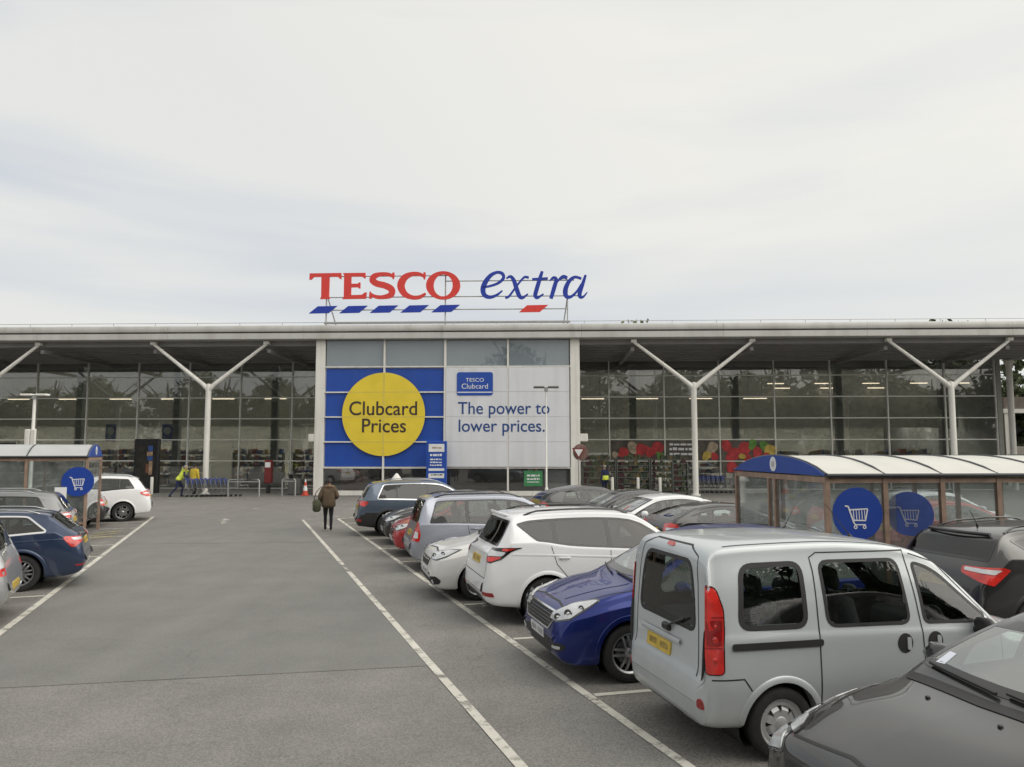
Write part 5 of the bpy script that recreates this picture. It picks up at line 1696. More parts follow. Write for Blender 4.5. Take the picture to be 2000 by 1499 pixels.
    def wheels(s, xw, r, width, rimmat, spokes=5, dbl=True, style='spoke', arch=.055, lip=True, clad=None):
        tyre, rim, hub = wheel_meshes(r, width, spokes, dbl, style)
        for x in xw:
            ra = r + arch
            for i, c in enumerate(s.fc):
                p, q = s.L / 2 - c.x, c.z
                if abs(c.y) > s.hw * .52 and (p - x) ** 2 + (q - r) ** 2 < (ra + .022) ** 2:
                    s.kill.add(i)
            # lip
            rings = []
            A = [radians(a) for a in range(-14, 195, 8)]
            zb = s.zb(x)
            A = [a for a in A if r + ra * sin(a) > zb - .02]
            for rr, off in ((ra + .058, -.002), (ra + .05, .006), (ra + .004, .012)):
                rings.append([s.hit('side', x - rr * cos(a), max(zb + .015, r + rr * sin(a)), off) for a in A])
            yl = [p for p in rings[-1]]
            for k, p in enumerate(yl):
                q = s.hit('side', x - (ra + .06) * cos(A[k]), max(zb + .03, r + (ra + .06) * sin(A[k])), .006)
                p.y = q.y
                p.x = s.L / 2 - (x - ra * cos(A[k])); p.z = max(zb + .0, r + ra * sin(A[k]))
            rings.append([Vector((p.x, p.y + .10, p.z)) for p in yl])
            for sg in (1, -1):
                vs = [(p.x, p.y * sg, p.z) for rg in rings for p in rg]
                n = len(A)
                fs = []
                for a in range(len(rings) - 1):
                    for b in range(n - 1):
                        f = (a * n + b, a * n + b + 1, (a + 1) * n + b + 1, (a + 1) * n + b)
                        fs.append(f if sg > 0 else tuple(reversed(f)))
                o = mesh_obj('wheel_arch', vs, fs, clad or s.paint, s.root)
                auto_smooth(o, 50)
                # inner well
                mb = MB()
                m = Matrix.Translation((s.L / 2 - x, 0, r))
                prof = [(.05, -sg * (s.hw - .42)), (ra + .03, -sg * (s.hw - .42)), (ra + .03, -sg * (s.hw - .09))]
                mb.lathe(prof, 24, 'y', m)
                mb.v = [(p[0], p[1], max(p[2], .13)) for p in mb.v]
                mb.build('wheel_well', M['black_plastic'], s.root)
                wroot = bpy.data.objects.new('wheel', hub)
                wroot.location = (s.L / 2 - x, -sg * (s.hw - width / 2 - s.sp.get('track', .035)), r)
                wroot.rotation_euler = (random.uniform(0, 1), 0, 0) if False else (0, random.uniform(0, 6), 0)
                if sg < 0: wroot.rotation_euler[2] = pi
                link(wroot, s.root)
                t = bpy.data.objects.new('tyre', tyre); link(t, wroot)
                q = bpy.data.objects.new('rim', rim); link(q, wroot)
                for ob, mm in ((wroot, rimmat), (t, M['rubber']), (q, rimmat)):
                    if not ob.data.materials: ob.data.materials.append(mm)
                    ob.material_slots[0].link = 'OBJECT'
                    ob.material_slots[0].material = mm
    def finish(s, clad_rows=0, cladmat=None):
        groups = {'body': [], 'underbody': [], 'lower_cladding': []}
        lim = int(s.m * .14)
        for i, f in enumerate(s.F):
            if i in s.kill: continue
            k = s.R[i][0]
            if k < s.m * .055 and s.fn[i].z < -.6: groups['underbody'].append(f)
            elif clad_rows and k < s.m * clad_rows: groups['lower_cladding'].append(f)
            else: groups['body'].append(f)
        for g, fs in groups.items():
            if not fs: continue
            used = sorted({i for f in fs for i in f})
            mp = {u: j for j, u in enumerate(used)}
            mt = {'body': s.paint, 'underbody': M['black_plastic'], 'lower_cladding': cladmat or M['black_plastic']}[g]
            o = mesh_obj(g, [s.V[u] for u in used], [tuple(mp[i] for i in f) for f in fs], mt, s.root, smooth=True)
        # cabin lining just inside the skin
        fs = []
        for i, f in enumerate(s.F):
            if i in s.kill or s.fc[i].z < .42: continue
            fs.append(tuple(reversed(f)))
        used = sorted({i for f in fs for i in f})
        mp = {u: j for j, u in enumerate(used)}
        vs = []
        for u in used:
            p = Vector(s.V[u]) - s.nv[u] * .03
            vs.append(tuple(p))
        mesh_obj('cabin_lining', vs, [tuple(mp[i] for i in f) for f in fs], s.sp.get('lining') or M['trim'], s.root, smooth=True)
    def strip(s, name, view, line, width, mat, off=.003, both=False, step=.05):
        """thin band laid along a line: panel gaps, mouldings"""
        L = []
        for i in range(len(line) - 1):
            a = Vector(line[i]); b = Vector(line[i + 1])
            k = max(1, int((b - a).length / step))
            for j in range(k): L.append(a.lerp(b, j / k))
        L.append(Vector(line[-1]))
        pts = []
        for i, p in enumerate(L):
            d = (L[min(i + 1, len(L) - 1)] - L[max(i - 1, 0)])
            if d.length < 1e-7: d = Vector((1, 0))
            d.normalize()
            nn = Vector((-d.y, d.x)) * width / 2
            pts.append((s.hit(view, p.x + nn.x, p.y + nn.y, off), s.hit(view, p.x, p.y, off * 1.6), s.hit(view, p.x - nn.x, p.y - nn.y, off)))
        for sg in ((1, -1) if both else (1,)):
            vs = [(q.x, q.y * sg, q.z) for t in pts for q in t]
            fs = []
            for i in range(len(pts) - 1):
                for k in (0, 1):
                    f = (i * 3 + k, i * 3 + k + 1, i * 3 + k + 4, i * 3 + k + 3)
                    fs.append(f)
            mesh_obj(name, vs, fs, mat, s.root, smooth=True)
    def dlo(s, x0, xd_b, xd_t, pillars, glass, drop=.105, lift=.02, pw=.07, chrome=False, backglass=None, fr=.03, slant=.0):
        """side glass outline that follows belt and roof, divided by pillars"""
        bot = lambda x: s.zs(x) + lift
        top = lambda x: s.zt(x) - drop
        xa = x0
        while top(xa) < bot(xa) + .035 and xa < s.L: xa += .02
        tx = []
        n = 14
        for i in range(n + 1): 
            x = xa + (xd_t - xa) * i / n
            tx.append((x, top(x)))
        bx = [(xa + (xd_b - xa) * i / n, bot(xa + (xd_b - xa) * i / n)) for i in range(n + 1)]
        poly = bx + list(reversed(tx))
        poly = rnd(poly, .05, 3)
        def edge(i):                # x of pillar line at height z
            return pillars[i]
        cuts = [None] + list(pillars) + [None]
        panes = []
        inn = inset(bx + list(reversed(tx)), fr)
        zlo = min(p[1] for p in inn); zhi = max(p[1] for p in inn)
        for i in range(len(cuts) - 1):
            a = cuts[i]; b = cuts[i + 1]
            pl = inn
            if a is not None: pl = clip(pl, a + pw / 2, 1, slant, zlo)
            if b is not None: pl = clip(pl, b - pw / 2, -1, slant, zlo)
            if len(pl) > 2 and abs(area2(pl)) > .02:
                panes.append(rnd(pl, .025, 2))
        s.patch('window_frame', 'side', poly, M['gloss_black'], .004, holes=panes, both=True)
        for i, p in enumerate(panes):
            g = glass if (backglass is None or i == 0) else backglass
            s.patch('side_window', 'side', p, g, .002, both=True, edge=False)
            s.cut('side', inset(p, -.012), mirror=True)
        if chrome:
            s.patch('window_trim', 'side', inset(poly, -.022), M['chrome'], .009, holes=[inset(poly, .006)], both=True)
        return poly
    def screens(s, xc, xh, xr, xe, rear_z, glass, rearglass, fz=.05, hz=.085, rw=.9, fw=.935, rtop=.1, fr=.05, rr=.07):
        zc = s.zt(xc) + fz; zh = s.zt(xh) - hz + .03
        def xat(z, a, b):
            for i in range(200):
                x = a + (b - a) * i / 199
                if (s.zt(x) >= z): return x
            return b
        lft = []; n = 8
        for i in range(n + 1):
            z = zc + (zh - zc) * i / n
            lft.append((s.wr(xat(z, xc, xh)) * fw, z))
        # slight arch along the bottom and top edges
        bot = [(lft[0][0] * (1 - 2 * j / 6), zc - .02 * (1 - (1 - 2 * j / 6) ** 2)) for j in range(7)]
        topl = [(-lft[-1][0] * (1 - 2 * j / 6), zh + .02 * (1 - (1 - 2 * j / 6) ** 2)) for j in range(7)]
        poly = [(-a, b) for a, b in reversed(bot)] 
        poly = list(reversed(bot)) + lft[1:-1] + list(reversed(topl)) + [(-a, b) for a, b in reversed(lft[1:-1])]
        s.window('front', rnd(poly, .04, 2), glass, 'windscreen', frame=fr)
        if rear_z:
            z0, z1 = rear_z
            rt = []
            for i in range(n + 1):
                z = z0 + (z1 - z0) * i / n
                x = xr
                for k in range(300):
                    x = xr + (xe - xr) * k / 299
                    if s.zt(x) <= z: break
                rt.append((s.wr(x) * rw, z))
            poly = rt + [(-a, b) for a, b in reversed(rt)]
            s.window('rear', rnd(poly, rr, 3), rearglass, 'rear_window', frame=fr)
    def cabin(s, xf, xb, zseat=.38, drive=-1, wheel=True, rear=True, z_head=None):
        """seats, dashboard and steering wheel"""
        zh = z_head or (s.H - .42)
        def seat(x, y, w):
            mb = MB()
            X = s.L / 2 - x
            mb.bbox(X - .26, X + .26, y - w, y + w, zseat, zseat + .16, .05)
            m = Matrix.Translation((X - .25, y, zseat + .12)) @ Matrix.Rotation(radians(-16), 4, 'Y')
            mb.bbox(-.07, .07, -w, w, 0, zh - zseat - .18, .05, m)
            if w < .4:
                mb.bbox(-.05, .05, -.13, .13, zh - zseat - .13, zh - zseat + .08, .04, m)
                mb.tube([m @ Vector((0, -.06, zh - zseat - .25)), m @ Vector((0, -.06, zh - zseat - .05))], .01, 5)
                mb.tube([m @ Vector((0, .06, zh - zseat - .25)), m @ Vector((0, .06, zh - zseat - .05))], .01, 5)
            else:
                for yy in (-.36, .36):
                    mb.bbox(-.045, .045, yy - .12, yy + .12, zh - zseat - .16, zh - zseat + .03, .04, m)
            auto_smooth(mb.build('seat', M['seat_fabric'], s.root), 50)
        for sg in (-1, 1): seat(xf, sg * .36, .24)
        if rear: seat(xb, 0, min(.62, s.hw - .22))
        mb = MB()
        zc = s.zs(xf - .9)
        X = s.L / 2 - (xf - .75)
        mb.bbox(X - .02, X + .42, -(s.hw - .16), s.hw - .16, zc - .28, zc - .01, .06)
        auto_smooth(mb.build('dashboard', M['trim'], s.root), 50)
        if wheel:
            mb = MB()
            m = Matrix.Translation((X - .16, drive * .36, zc - .02)) @ Matrix.Rotation(radians(-65), 4, 'Y')
            ring = [m @ Vector((.18 * cos(t), .18 * sin(t), 0)) for t in [2 * pi * k / 24 for k in range(25)]]
            mb.tube(ring, .016, 6, caps=False)
            for a in (0.3, pi - .3, -pi / 2):
                mb.tube([m @ Vector((0, 0, -.01)), m @ Vector((.18 * cos(a), .18 * sin(a), 0))], .018, 6)
            mb.lathe([(0, .02), (.06, .015), (.065, -.03), (0, -.03)], 12, 'z', m)
            auto_smooth(mb.build('steering_wheel', M['trim'], s.root), 60)
    def mirrors(s, x, z, mat=None, size=1.0):
        for sg in (1, -1):
            y = abs(s.hit('side', x, z - .03, 0).y)
            mb = MB()
            bm = bmesh.new()
            bmesh.ops.create_cube(bm, size=1)
            bmesh.ops.subdivide_edges(bm, edges=bm.edges[:], cuts=3, use_grid_fill=True)
            for v in bm.verts:
                p = v.co * 2
                q = Vector((p.x * math.sqrt(1 - p.y ** 2 / 3 - p.z ** 2 / 3 + .0), p.y * math.sqrt(1 - p.x ** 2 / 3 - p.z ** 2 / 3), p.z * math.sqrt(1 - p.x ** 2 / 3 - p.y ** 2 / 3)))
                v.co = q
            bm.verts.index_update()
            vs = [(s.L / 2 - x + v.co.x * .10 * size * (1.0 if v.co.x > 0 else .5), -sg * (y + .11 * size + v.co.y * .12 * size), z + .05 + v.co.z * .085 * size) for v in bm.verts]
            fs = [tuple(v.index for v in f.verts) for f in bm.faces]
            bm.free()
            mb.add(vs, fs if sg > 0 else [tuple(f) for f in fs])
            mb.tube([(s.L / 2 - x, -sg * (y - .04), z - .02), (s.L / 2 - x, -sg * (y + .06), z + .01)], [.035, .025], 6)
            o = mb.build('door_mirror', mat or s.paint, s.root, smooth=True)
            bm = bmesh.new(); bm.from_mesh(o.data); bmesh.ops.recalc_face_normals(bm, faces=bm.faces[:]); bm.to_mesh(o.data); bm.free()
    def handle(s, x, z, mat=None, w=.17):
        for sg in (1, -1):
            p = s.hit('side', x, z, 0)
            mb = MB()
            n = 6
            pts = [(p.x + w / 2 - w * i / n, sg * (p.y - .012 - .02 * sin(pi * i / n)), p.z) for i in range(n + 1)]
            mb.tube(pts, .014, 6)
            auto_smooth(mb.build('door_handle', mat or s.paint, s.root), 60)
    def plate(s, view, z, mat, y=0.0, w=.26, h=.056, off=.012):
        o = s.patch('number_plate', view, rnd([(y - w, z - h), (y + w, z - h), (y + w, z + h), (y - w, z + h)], .01, 1), mat, off)
        for a, b in ((-.82, -.12), (.10, .80)):          # characters blurred beyond reading
            s.patch('plate_smudge', view, rnd([(y + a * w, z - h * .5), (y + b * w, z - h * .5), (y + b * w, z + h * .5), (y + a * w, z + h * .5)], .03, 3), M['plate_smudge'] if mat is M['plate_yellow'] else M['plate_smudge_w'], off + .0012, parent=o, edge=False)
    def rails(s, x0, x1, mat, yk=.93, h=.045):
        for sg in (1, -1):
            pts = []
            n = 16
            for i in range(n + 1):
                x = x0 + (x1 - x0) * i / n
                t = i / n
                lift = h * min(1, min(t, 1 - t) * 9)
                y = s.wr(x) * yk
                zz = s.hit('top', x, -y, 0).z
                pts.append((s.L / 2 - x, -sg * y, zz + lift))
            mb = MB()
            mb.tube(pts, .016, 6)
            auto_smooth(mb.build('roof_rail', mat, s.root), 60)
    def antenna(s, x, length=.35, lean=.5, y=0):
        z = s.hit('top', x, y, 0).z
        X = s.L / 2 - x
        mb = MB()
        mb.tube([(X, y, z - .005), (X - .03, y, z + .03)], [.02, .012], 6)
        mb.tube([(X - .02, y, z + .02), (X - .02 - length * sin(lean), y, z + .02 + length * cos(lean))], [.006, .003], 5)
        mb.build('antenna', M['black_plastic'], s.root)
    def wiper(s, view, a, b, off=.02):
        pts = []
        for i in range(7):
            t = i / 6
            pts.append(s.hit(view, a[0] + (b[0] - a[0]) * t, a[1] + (b[1] - a[1]) * t, off))
        mb = MB(); mb.tube(pts, .012, 5)
        mb.build('wiper', M['black_plastic'], s.root)

def clip(poly, x, side, slant, z0):
    out = []
    f = lambda p: side * (p[0] - (x + slant * (p[1] - z0)))
    n = len(poly)
    for i in range(n):
        a = poly[i]; b = poly[(i + 1) % n]
        fa, fb = f(a), f(b)
        if fa >= 0: out.append(a)
        if fa * fb < 0:
            t = fa / (fa - fb)
            out.append((a[0] + (b[0] - a[0]) * t, a[1] + (b[1] - a[1]) * t))
    return out

WHEEL_CACHE = {}
def wheel_meshes(r, width, spokes, dbl, style):
    key = (r, width, spokes, dbl, style)
    if key in WHEEL_CACHE: return WHEEL_CACHE[key]
    rr = r * .68; hwid = width / 2                          # rim radius; outer face towards -y
    t = MB()
    t.lathe([(rr, -hwid * .7), (rr + .008, -hwid * .95), (r * .86, -hwid * 1.04), (r * .95, -hwid * .95), (r * .985, -hwid * .78), (r, -hwid * .6), (r, hwid * .6), (r * .97, hwid * .85), (rr, hwid * .9), (rr, -hwid * .7)], 40, 'y')
    for k in (-.35, 0, .35): t.lathe([(r + .0005, hwid * (k - .03)), (r - .008, hwid * k), (r + .0005, hwid * (k + .03))], 40, 'y')
    q = MB()
    q.lathe([(rr - .004, hwid * .7), (rr - .02, -hwid * .2), (rr - .022, -hwid * .62), (rr - .004, -hwid * .80), (rr + .004, -hwid * .78)], 40, 'y')
    h = MB()
    yb = -hwid * .38
    if style == 'cover':                                    # plastic trim with broad blades
        q.lathe([(rr - .02, -hwid * .62), (rr - .05, -hwid * .66), (rr - .06, -hwid * .56)], 40, 'y')
        for k in range(spokes):
            a = 2 * pi * k / spokes
            for sgn in (1,):
                m = Matrix.Rotation(a, 4, 'Y')
                wa, wb = .55 * 2 * pi * .075 / spokes * 2, .55 * 2 * pi * (rr - .05) / spokes
                vs = []
                for rad, ww, yy in ((.055, wa, yb - .025), (rr * .55, (wa + wb) / 2, yb - .03), (rr - .045, wb, yb + .005)):
                    for d in (0, .02):
                        vs += [m @ Vector((rad, yy + d, -ww / 2)), m @ Vector((rad, yy + d, ww / 2))]
                fs = []
                for b in range(2):
                    o = b * 4
                    fs += [(o, o + 1, o + 5, o + 4), (o + 2, o + 6, o + 7, o + 3), (o, o + 4, o + 6, o + 2), (o + 1, o + 3, o + 7, o + 5)]
                q.add(vs, fs)
        h.lathe([(0, yb - .035), (.05, yb - .032), (.07, yb - .015), (.07, yb + .03)], 20, 'y')
    else:
        for k in range(spokes):
            a = 2 * pi * k / spokes
            for da in ((-.17, .17) if dbl else (0,)):
                m = Matrix.Rotation(a + da * .0, 4, 'Y')
                w0, w1 = (.011, .014) if dbl else (.026, .02)
                z0, z1 = (da * .16, da * (rr * .95)) if dbl else (0, 0)
                vs = []
                for rad, ww, zz, yy in ((.04, w0, z0, yb - .012), (rr * .6, (w0 + w1) / 2, (z0 + z1) / 2, yb - .018), (rr - .01, w1, z1, yb + .01)):
                    vs += [m @ Vector((rad, yy, zz - ww)), m @ Vector((rad, yy, zz + ww)), m @ Vector((rad, yy + .03, zz - ww * 1.3)), m @ Vector((rad, yy + .03, zz + ww * 1.3))]
                fs = []
                for b in range(2):
                    o = b * 4
                    fs += [(o, o + 1, o + 5, o + 4), (o + 2, o + 6, o + 7, o + 3), (o, o + 4, o + 6, o + 2), (o + 1, o + 3, o + 7, o + 5)]
                q.add(vs, fs)
        h.lathe([(0, yb - .02), (.032, yb - .018), (.055, yb - .006), (.06, yb + .03)], 20, 'y')
    # brake disc behind
    q.lathe([(0, yb + .07), (rr * .62, yb + .07), (rr * .62, yb + .09)], 24, 'y')
    out = []
    for mb, nm, ang in ((t, 'tyre', 30), (q, 'rim', 40), (h, 'wheel_hub', 50)):
        me = bpy.data.meshes.new(nm)
        me.from_pydata(mb.v, [], mb.f); me.update()
        bm = bmesh.new(); bm.from_mesh(me); bmesh.ops.recalc_face_normals(bm, faces=bm.faces[:]); bm.to_mesh(me); bm.free()
        me.polygons.foreach_set('use_smooth', [True] * len(me.polygons))
        me.set_sharp_from_angle(angle=radians(ang))
        out.append(me)
    WHEEL_CACHE[key] = tuple(out)
    return WHEEL_CACHE[key]

def mkspec(L, H, hw, nose=.70, hood=.98, xc=1.15, xh=1.95, xr=3.4, zr=None, tail=None, belt=(.88, .93, .98), roofw=.60, cowlw=.70, tailw=.78, bump=.5, clear=.19, nosew=.62, rearw=.74, **kw):
    """profiles of an ordinary car from its main measures (x runs from the nose)"""
    zr = zr or H - .06
    tail = tail or [(L - .42, H - .25), (L - .2, 1.02), (L - .09, .85), (L - .02, .62)]
    top = [(0, .50), (.02, .58), (.07, nose - .07), (.17, nose), (xc * .55, nose + (hood - nose) * .62), (xc - .08, hood - .012), (xc, hood + .008),
           (xc + .08, hood + .06), (xh - .1, H - .105), (xh, H - .065), (xh + .25, H - .02), ((xh + xr) / 2 + .1, H), (xr, zr)] + tail + [(L, bump)]
    bot = [(0, .46), (.03, .33), (.1, .23), (.3, clear), (L - .5, clear + .02), (L - .2, clear + .06), (L - .06, .32), (L, .44)]
    w = [(0, nosew * hw), (.06, hw * .80), (.2, hw * .915), (.5, hw * .975), (1.0, hw), (L - 1.1, hw), (L - .45, hw * .975), (L - .16, hw * .925), (L - .05, hw * .86), (L, hw * rearw)]
    wr = [(0, nosew * hw * .9), (.15, hw * .78), (xc * .6, hw * .84), (xc, cowlw * hw / .85 if cowlw < .5 else cowlw), (xh, roofw + .02), ((xh + xr) / 2, roofw + .01), (xr, roofw - .01), (L - .25, tailw), (L - .06, hw * .82), (L, hw * .7)]
    b0, b1, b2 = belt
    bl = [(0, .45), (.2, nose - .07), (xc * .6, hood - .13), (xc, b0), (L * .55, b1), (L - .55, b2), (L, b2)]
    d = dict(L=L, H=H, hw=hw, top=top, bot=bot, w=w, wr=wr, belt=bl)
    d.update(kw)
    return d
# ------------------------------------------------------------------ parked cars
LANE = radians(19.35)                                    # the lane leans left of the view axis
SV = (-sin(LANE), cos(LANE)); TV = (cos(LANE), sin(LANE))
def lot(s, t):
    """car-park coordinates: s along the lane, t to its right"""
    return (SV[0] * s + TV[0] * t, SV[1] * s + TV[1] * t)
RIGHT_A = LANE - radians(5.0)
def bay_right(s, t, L, nose_out=False, da=0.0):
    """near end of the car at (s, t); returns centre and heading"""
    a = RIGHT_A + da
    x, y = lot(s, t)
    c = (x + cos(a) * L / 2, y + sin(a) * L / 2)
    return c, (a + pi if nose_out else a)
def bay_left(s, t, L, nose_out=False, da=0.0):
    a = LANE + pi + radians(5.0) + da
    x, y = lot(s, t)
    c = (x + cos(a) * L / 2, y + sin(a) * L / 2)
    return c, (a + pi if nose_out else a)
GR, GL, GF = 'cars parked to the right of the lane', 'cars parked to the left of the lane', 'cars parked in the rows beyond'

P = {}
P['van'] = paint('paint_silver', (0.56, 0.60, 0.625), 0.25, 0.36, dirt=.22)
P['blue'] = paint('paint_blue', (0.006, 0.020, 0.17), 0.6, 0.34, dirt=.03, coat=.5)
P['white'] = paint('paint_white', (0.86, 0.87, 0.89), 0.0, 0.35, dirt=.05)
P['corsa'] = paint('paint_offwhite', (0.74, 0.74, 0.73), 0.0, 0.35, dirt=.08)
P['lilac'] = paint('paint_silver_lilac', (0.40, 0.425, 0.50), 0.5, 0.34, dirt=.1)
P['slate'] = paint('paint_slate_blue', (0.095, 0.125, 0.175), 0.5, 0.32, dirt=.1)
P['grey'] = paint('paint_graphite', (0.022, 0.022, 0.023), 0.3, 0.30, dirt=.06, coat=1.0)
P['char'] = paint('paint_charcoal', (0.042, 0.044, 0.048), 0.35, 0.32, dirt=.12)
P['navy'] = paint('paint_navy', (0.022, 0.042, 0.095), 0.4, 0.3, dirt=.07)
P['black'] = paint('paint_black', (0.014, 0.014, 0.016), 0.0, 0.3, dirt=.1)
P['red'] = paint('paint_red', (0.45, 0.022, 0.03), 0.1, 0.32, dirt=.06)
P['mid'] = paint('paint_midgrey', (0.20, 0.205, 0.21), 0.5, 0.33, dirt=.1)
P['silver'] = paint('paint_light_silver', (0.46, 0.47, 0.48), 0.5, 0.33, dirt=.1)
GAP = M['black_plastic']

def lamp_bowls(k, spots):
    """round reflectors behind the lamp glass"""
    for p, z, r in spots:
        q = k.hit(('fc', 45), p, z, .016)
        for sg in (1, -1):
            d = Vector((.707, -.707 * sg, 0))
            m = Matrix.Translation((q.x, q.y * sg, q.z)) @ d.to_track_quat('Z', 'Y').to_matrix().to_4x4()
            mb = MB(); mb.lathe([(r, .0), (r * .96, .008), (r * .8, .006), (r * .45, -.004), (0, -.006)], 16, 'z', m)
            auto_smooth(mb.build('lamp_reflector', M['lamp_bezel'], k.root), 50)
            mb = MB(); mb.lathe([(r * .42, .0), (r * .3, .010), (0, .014)], 12, 'z', m)
            auto_smooth(mb.build('lamp_bulb', M['chrome'], k.root), 50)

# ---- silver van, tailgate towards the lane
def van():
    L = 4.0
    sp = dict(L=L, H=1.81, hw=.83, crown=.05, shoulder=.985, bulge=.018, track=.02,
        top=[(0, .5), (.02, .6), (.08, .78), (.2, .86), (.6, .97), (.88, 1.02), (.96, 1.09), (1.55, 1.60), (1.75, 1.70), (2.2, 1.78), (2.8, 1.81), (3.5, 1.80), (3.74, 1.785), (3.84, 1.75), (3.895, 1.62), (3.93, 1.1), (3.945, .78), (3.975, .69), (3.992, .62), (4.0, .5)],
        bot=[(0, .46), (.04, .33), (.12, .26), (.4, .24), (3.2, .24), (3.7, .27), (3.92, .29), (3.98, .36), (4.0, .45)],
        w=[(0, .55), (.06, .68), (.25, .77), (.6, .82), (1.1, .83), (3.3, .83), (3.75, .822), (3.89, .79), (3.96, .74), (4.0, .66)],
        wr=[(0, .5), (.3, .66), (.9, .72), (1.5, .68), (1.8, .685), (2.4, .70), (3.4, .70), (3.74, .695), (3.85, .69), (3.92, .76), (3.96, .72), (4.0, .6)],
        belt=[(0, .45), (.3, .8), (.9, .93), (1.5, .99), (2.5, 1.02), (3.6, 1.04), (4.0, 1.04)])
    c, a = bay_right(6.42, 3.70, L)
    k = Car('parked_van', sp, 'silver passenger van with sliding side door, tailgate towards the lane', GR, c, a, P['van'], 1.25, 'van')
    k.wheels((.68, 3.26), .30, .185, M['wheel_trim'], 8, False, 'cover', arch=.05)
    rub = M['black_plastic']
    k.window('side', rnd([(3.66, 1.085), (2.98, 1.075), (2.985, 1.64), (3.60, 1.635)], .13, 5), M['car_glass'], 'side_window', .045, True, framemat=rub)
    k.window('side', rnd([(2.80, 1.07), (1.93, 1.055), (1.985, 1.63), (2.83, 1.64)], .11, 5), M['car_glass'], 'side_window', .03, True, framemat=rub)
    k.window('side', rnd([(1.80, 1.05), (1.14, 1.03), (1.09, 1.09), (1.52, 1.47), (1.66, 1.55), (1.84, 1.60)], .07, 4), M['car_glass'], 'side_window', .03, True, framemat=rub)
    k.window('rear', rnd([(-.59, 1.04), (.59, 1.04), (.54, 1.40), (.46, 1.645), (-.46, 1.645), (-.54, 1.40)], .12, 5), M['car_glass'], 'rear_window', .035, framemat=rub)
    k.screens(.94, 1.78, 0, 0, None, M['screen_glass'], None)
    # tall corner lamps
    lamp = rnd([(.125, .75), (.125, 1.10), (.115, 1.27), (.06, 1.43), (-.005, 1.47), (-.005, .75)], .03, 3)
    a1, a2 = k.patch('tail_light', ('rc', 45), lamp, M['red_lens'], .012, both=True, step=.045)
    k.patch('tail_light_surround', ('rc', 45), inset(lamp, -.010), M['gloss_black'], .004, both=True, step=.045)
    for z0, z1 in ((1.20, 1.212), (.955, .966)):
        k.patch('lens_divider', ('rc', 45), [(.0, z0), (.118, z0), (.118, z1), (.0, z1)], M['dark_red_lens'], .0145, both=True, step=.04, edge=False)
    k.patch('lens_panel', ('rc', 45), rnd([(.008, .975), (.112, .975), (.11, 1.185), (.008, 1.185)], .02, 2), M['dark_red_lens'], .0135, both=True, step=.04)
    for o, sg in ((a1, 1), (a2, -1)):
        for z, rr in ((1.02, .035), (.86, .028), (1.13, .022)):
            q = k.hit(('rc', 45), .058, z, .012)
            mb = MB()
            d = Vector((-.707, -.707 * sg, 0))
            rot = d.to_track_quat('Z', 'Y').to_matrix().to_4x4()
            mb.lathe([(0, .006), (rr * .6, .004), (rr, -.004)], 14, 'z', Matrix.Translation((q.x, q.y * sg, q.z)) @ rot)
            mb.build('lens_bulb', M['red_lens'], o, smooth=True)
    k.patch('reflector', ('rc', 40), rnd([(-.10, .46), (-.03, .455), (-.045, .52), (-.075, .545), (-.105, .52)], .02, 3), M['dark_red_lens'], .01, both=True)
    k.patch('brake_light', 'rear', rnd([(-.07, 1.712), (.07, 1.712), (.05, 1.745), (-.05, 1.745)], .02, 3), M['red_lens'], .012)
    k.plate('rear', .80, M['plate_yellow'], y=.12, w=.25, h=.06)
    k.strip('tailgate_moulding', 'rear', [(-.32, .90), (.5, .90)], .05, P['van'], .016)
    # sliding rail and panel gaps
    k.patch('slide_rail', 'side', rnd([(3.72, .935), (2.86, .93), (2.86, .985), (3.72, .99)], .02, 3), rub, .016, both=True)
    k.strip('panel_gap', 'side', [(2.885, .40), (2.885, 1.55), (2.90, 1.66), (2.83, 1.70), (1.90, 1.69)], .012, GAP, .002, True)
    k.strip('panel_gap', 'side', [(1.905, 1.69), (1.88, 1.50), (1.83, 1.0), (1.80, .38)], .012, GAP, .002, True)
    k.strip('panel_gap', 'side', [(1.84, 1.66), (1.55, 1.57), (1.12, 1.15), (.98, .95), (.96, .40)], .010, GAP, .002, True)
    k.strip('panel_gap', 'rear', [(-.64, .70), (-.635, 1.05), (-.60, 1.45), (-.55, 1.68), (-.35, 1.755), (.35, 1.755), (.55, 1.68), (.60, 1.45), (.635, 1.05), (.64, .70)], .012, GAP, .002)
    k.strip('panel_gap', 'side', [(3.90, .70), (3.62, .70), (3.55, .60)], .012, GAP, .002, True)
    k.strip('side_moulding', 'side', [(2.78, .47), (2.0, .46)], .05, P['van'], .014, True)
    k.strip('roof_gutter', 'top', [(1.9, -.645), (3.7, -.64)], .016, rub, .003)
    k.strip('roof_gutter', 'top', [(1.9, .645), (3.7, .64)], .016, rub, .003)
    # handles: round recess with a paddle
    for x, z in ((2.02, .90), (1.70, .90)):
        k.patch('handle_recess', 'side', [(x + .078 * cos(t), z + .085 * sin(t)) for t in [2 * pi * i / 18 for i in range(18)]], rub, .005, both=True)
        k.patch('door_handle', 'side', rnd([(x - .055, z - .06), (x - .015, z - .06), (x - .015, z + .05), (x - .055, z + .05)], .018, 3), P['van'], .014, both=True)
    k.mirrors(1.25, .98, M['black_plastic'], .8)
    k.cabin(1.95, 2.75, .42, z_head=1.36)
    k.wiper('rear', (-.08, 1.0), (-.42, 1.13), .03)
    mb = MB()
    p0 = k.hit('rear', -.06, .99, .0)
    mb.bbox(p0.x - .04, p0.x + .01, -.12, .02, .955, 1.02, .015)
    mb.build('wiper_motor', rub, k.root)
    k.antenna(1.9, .4, .7)
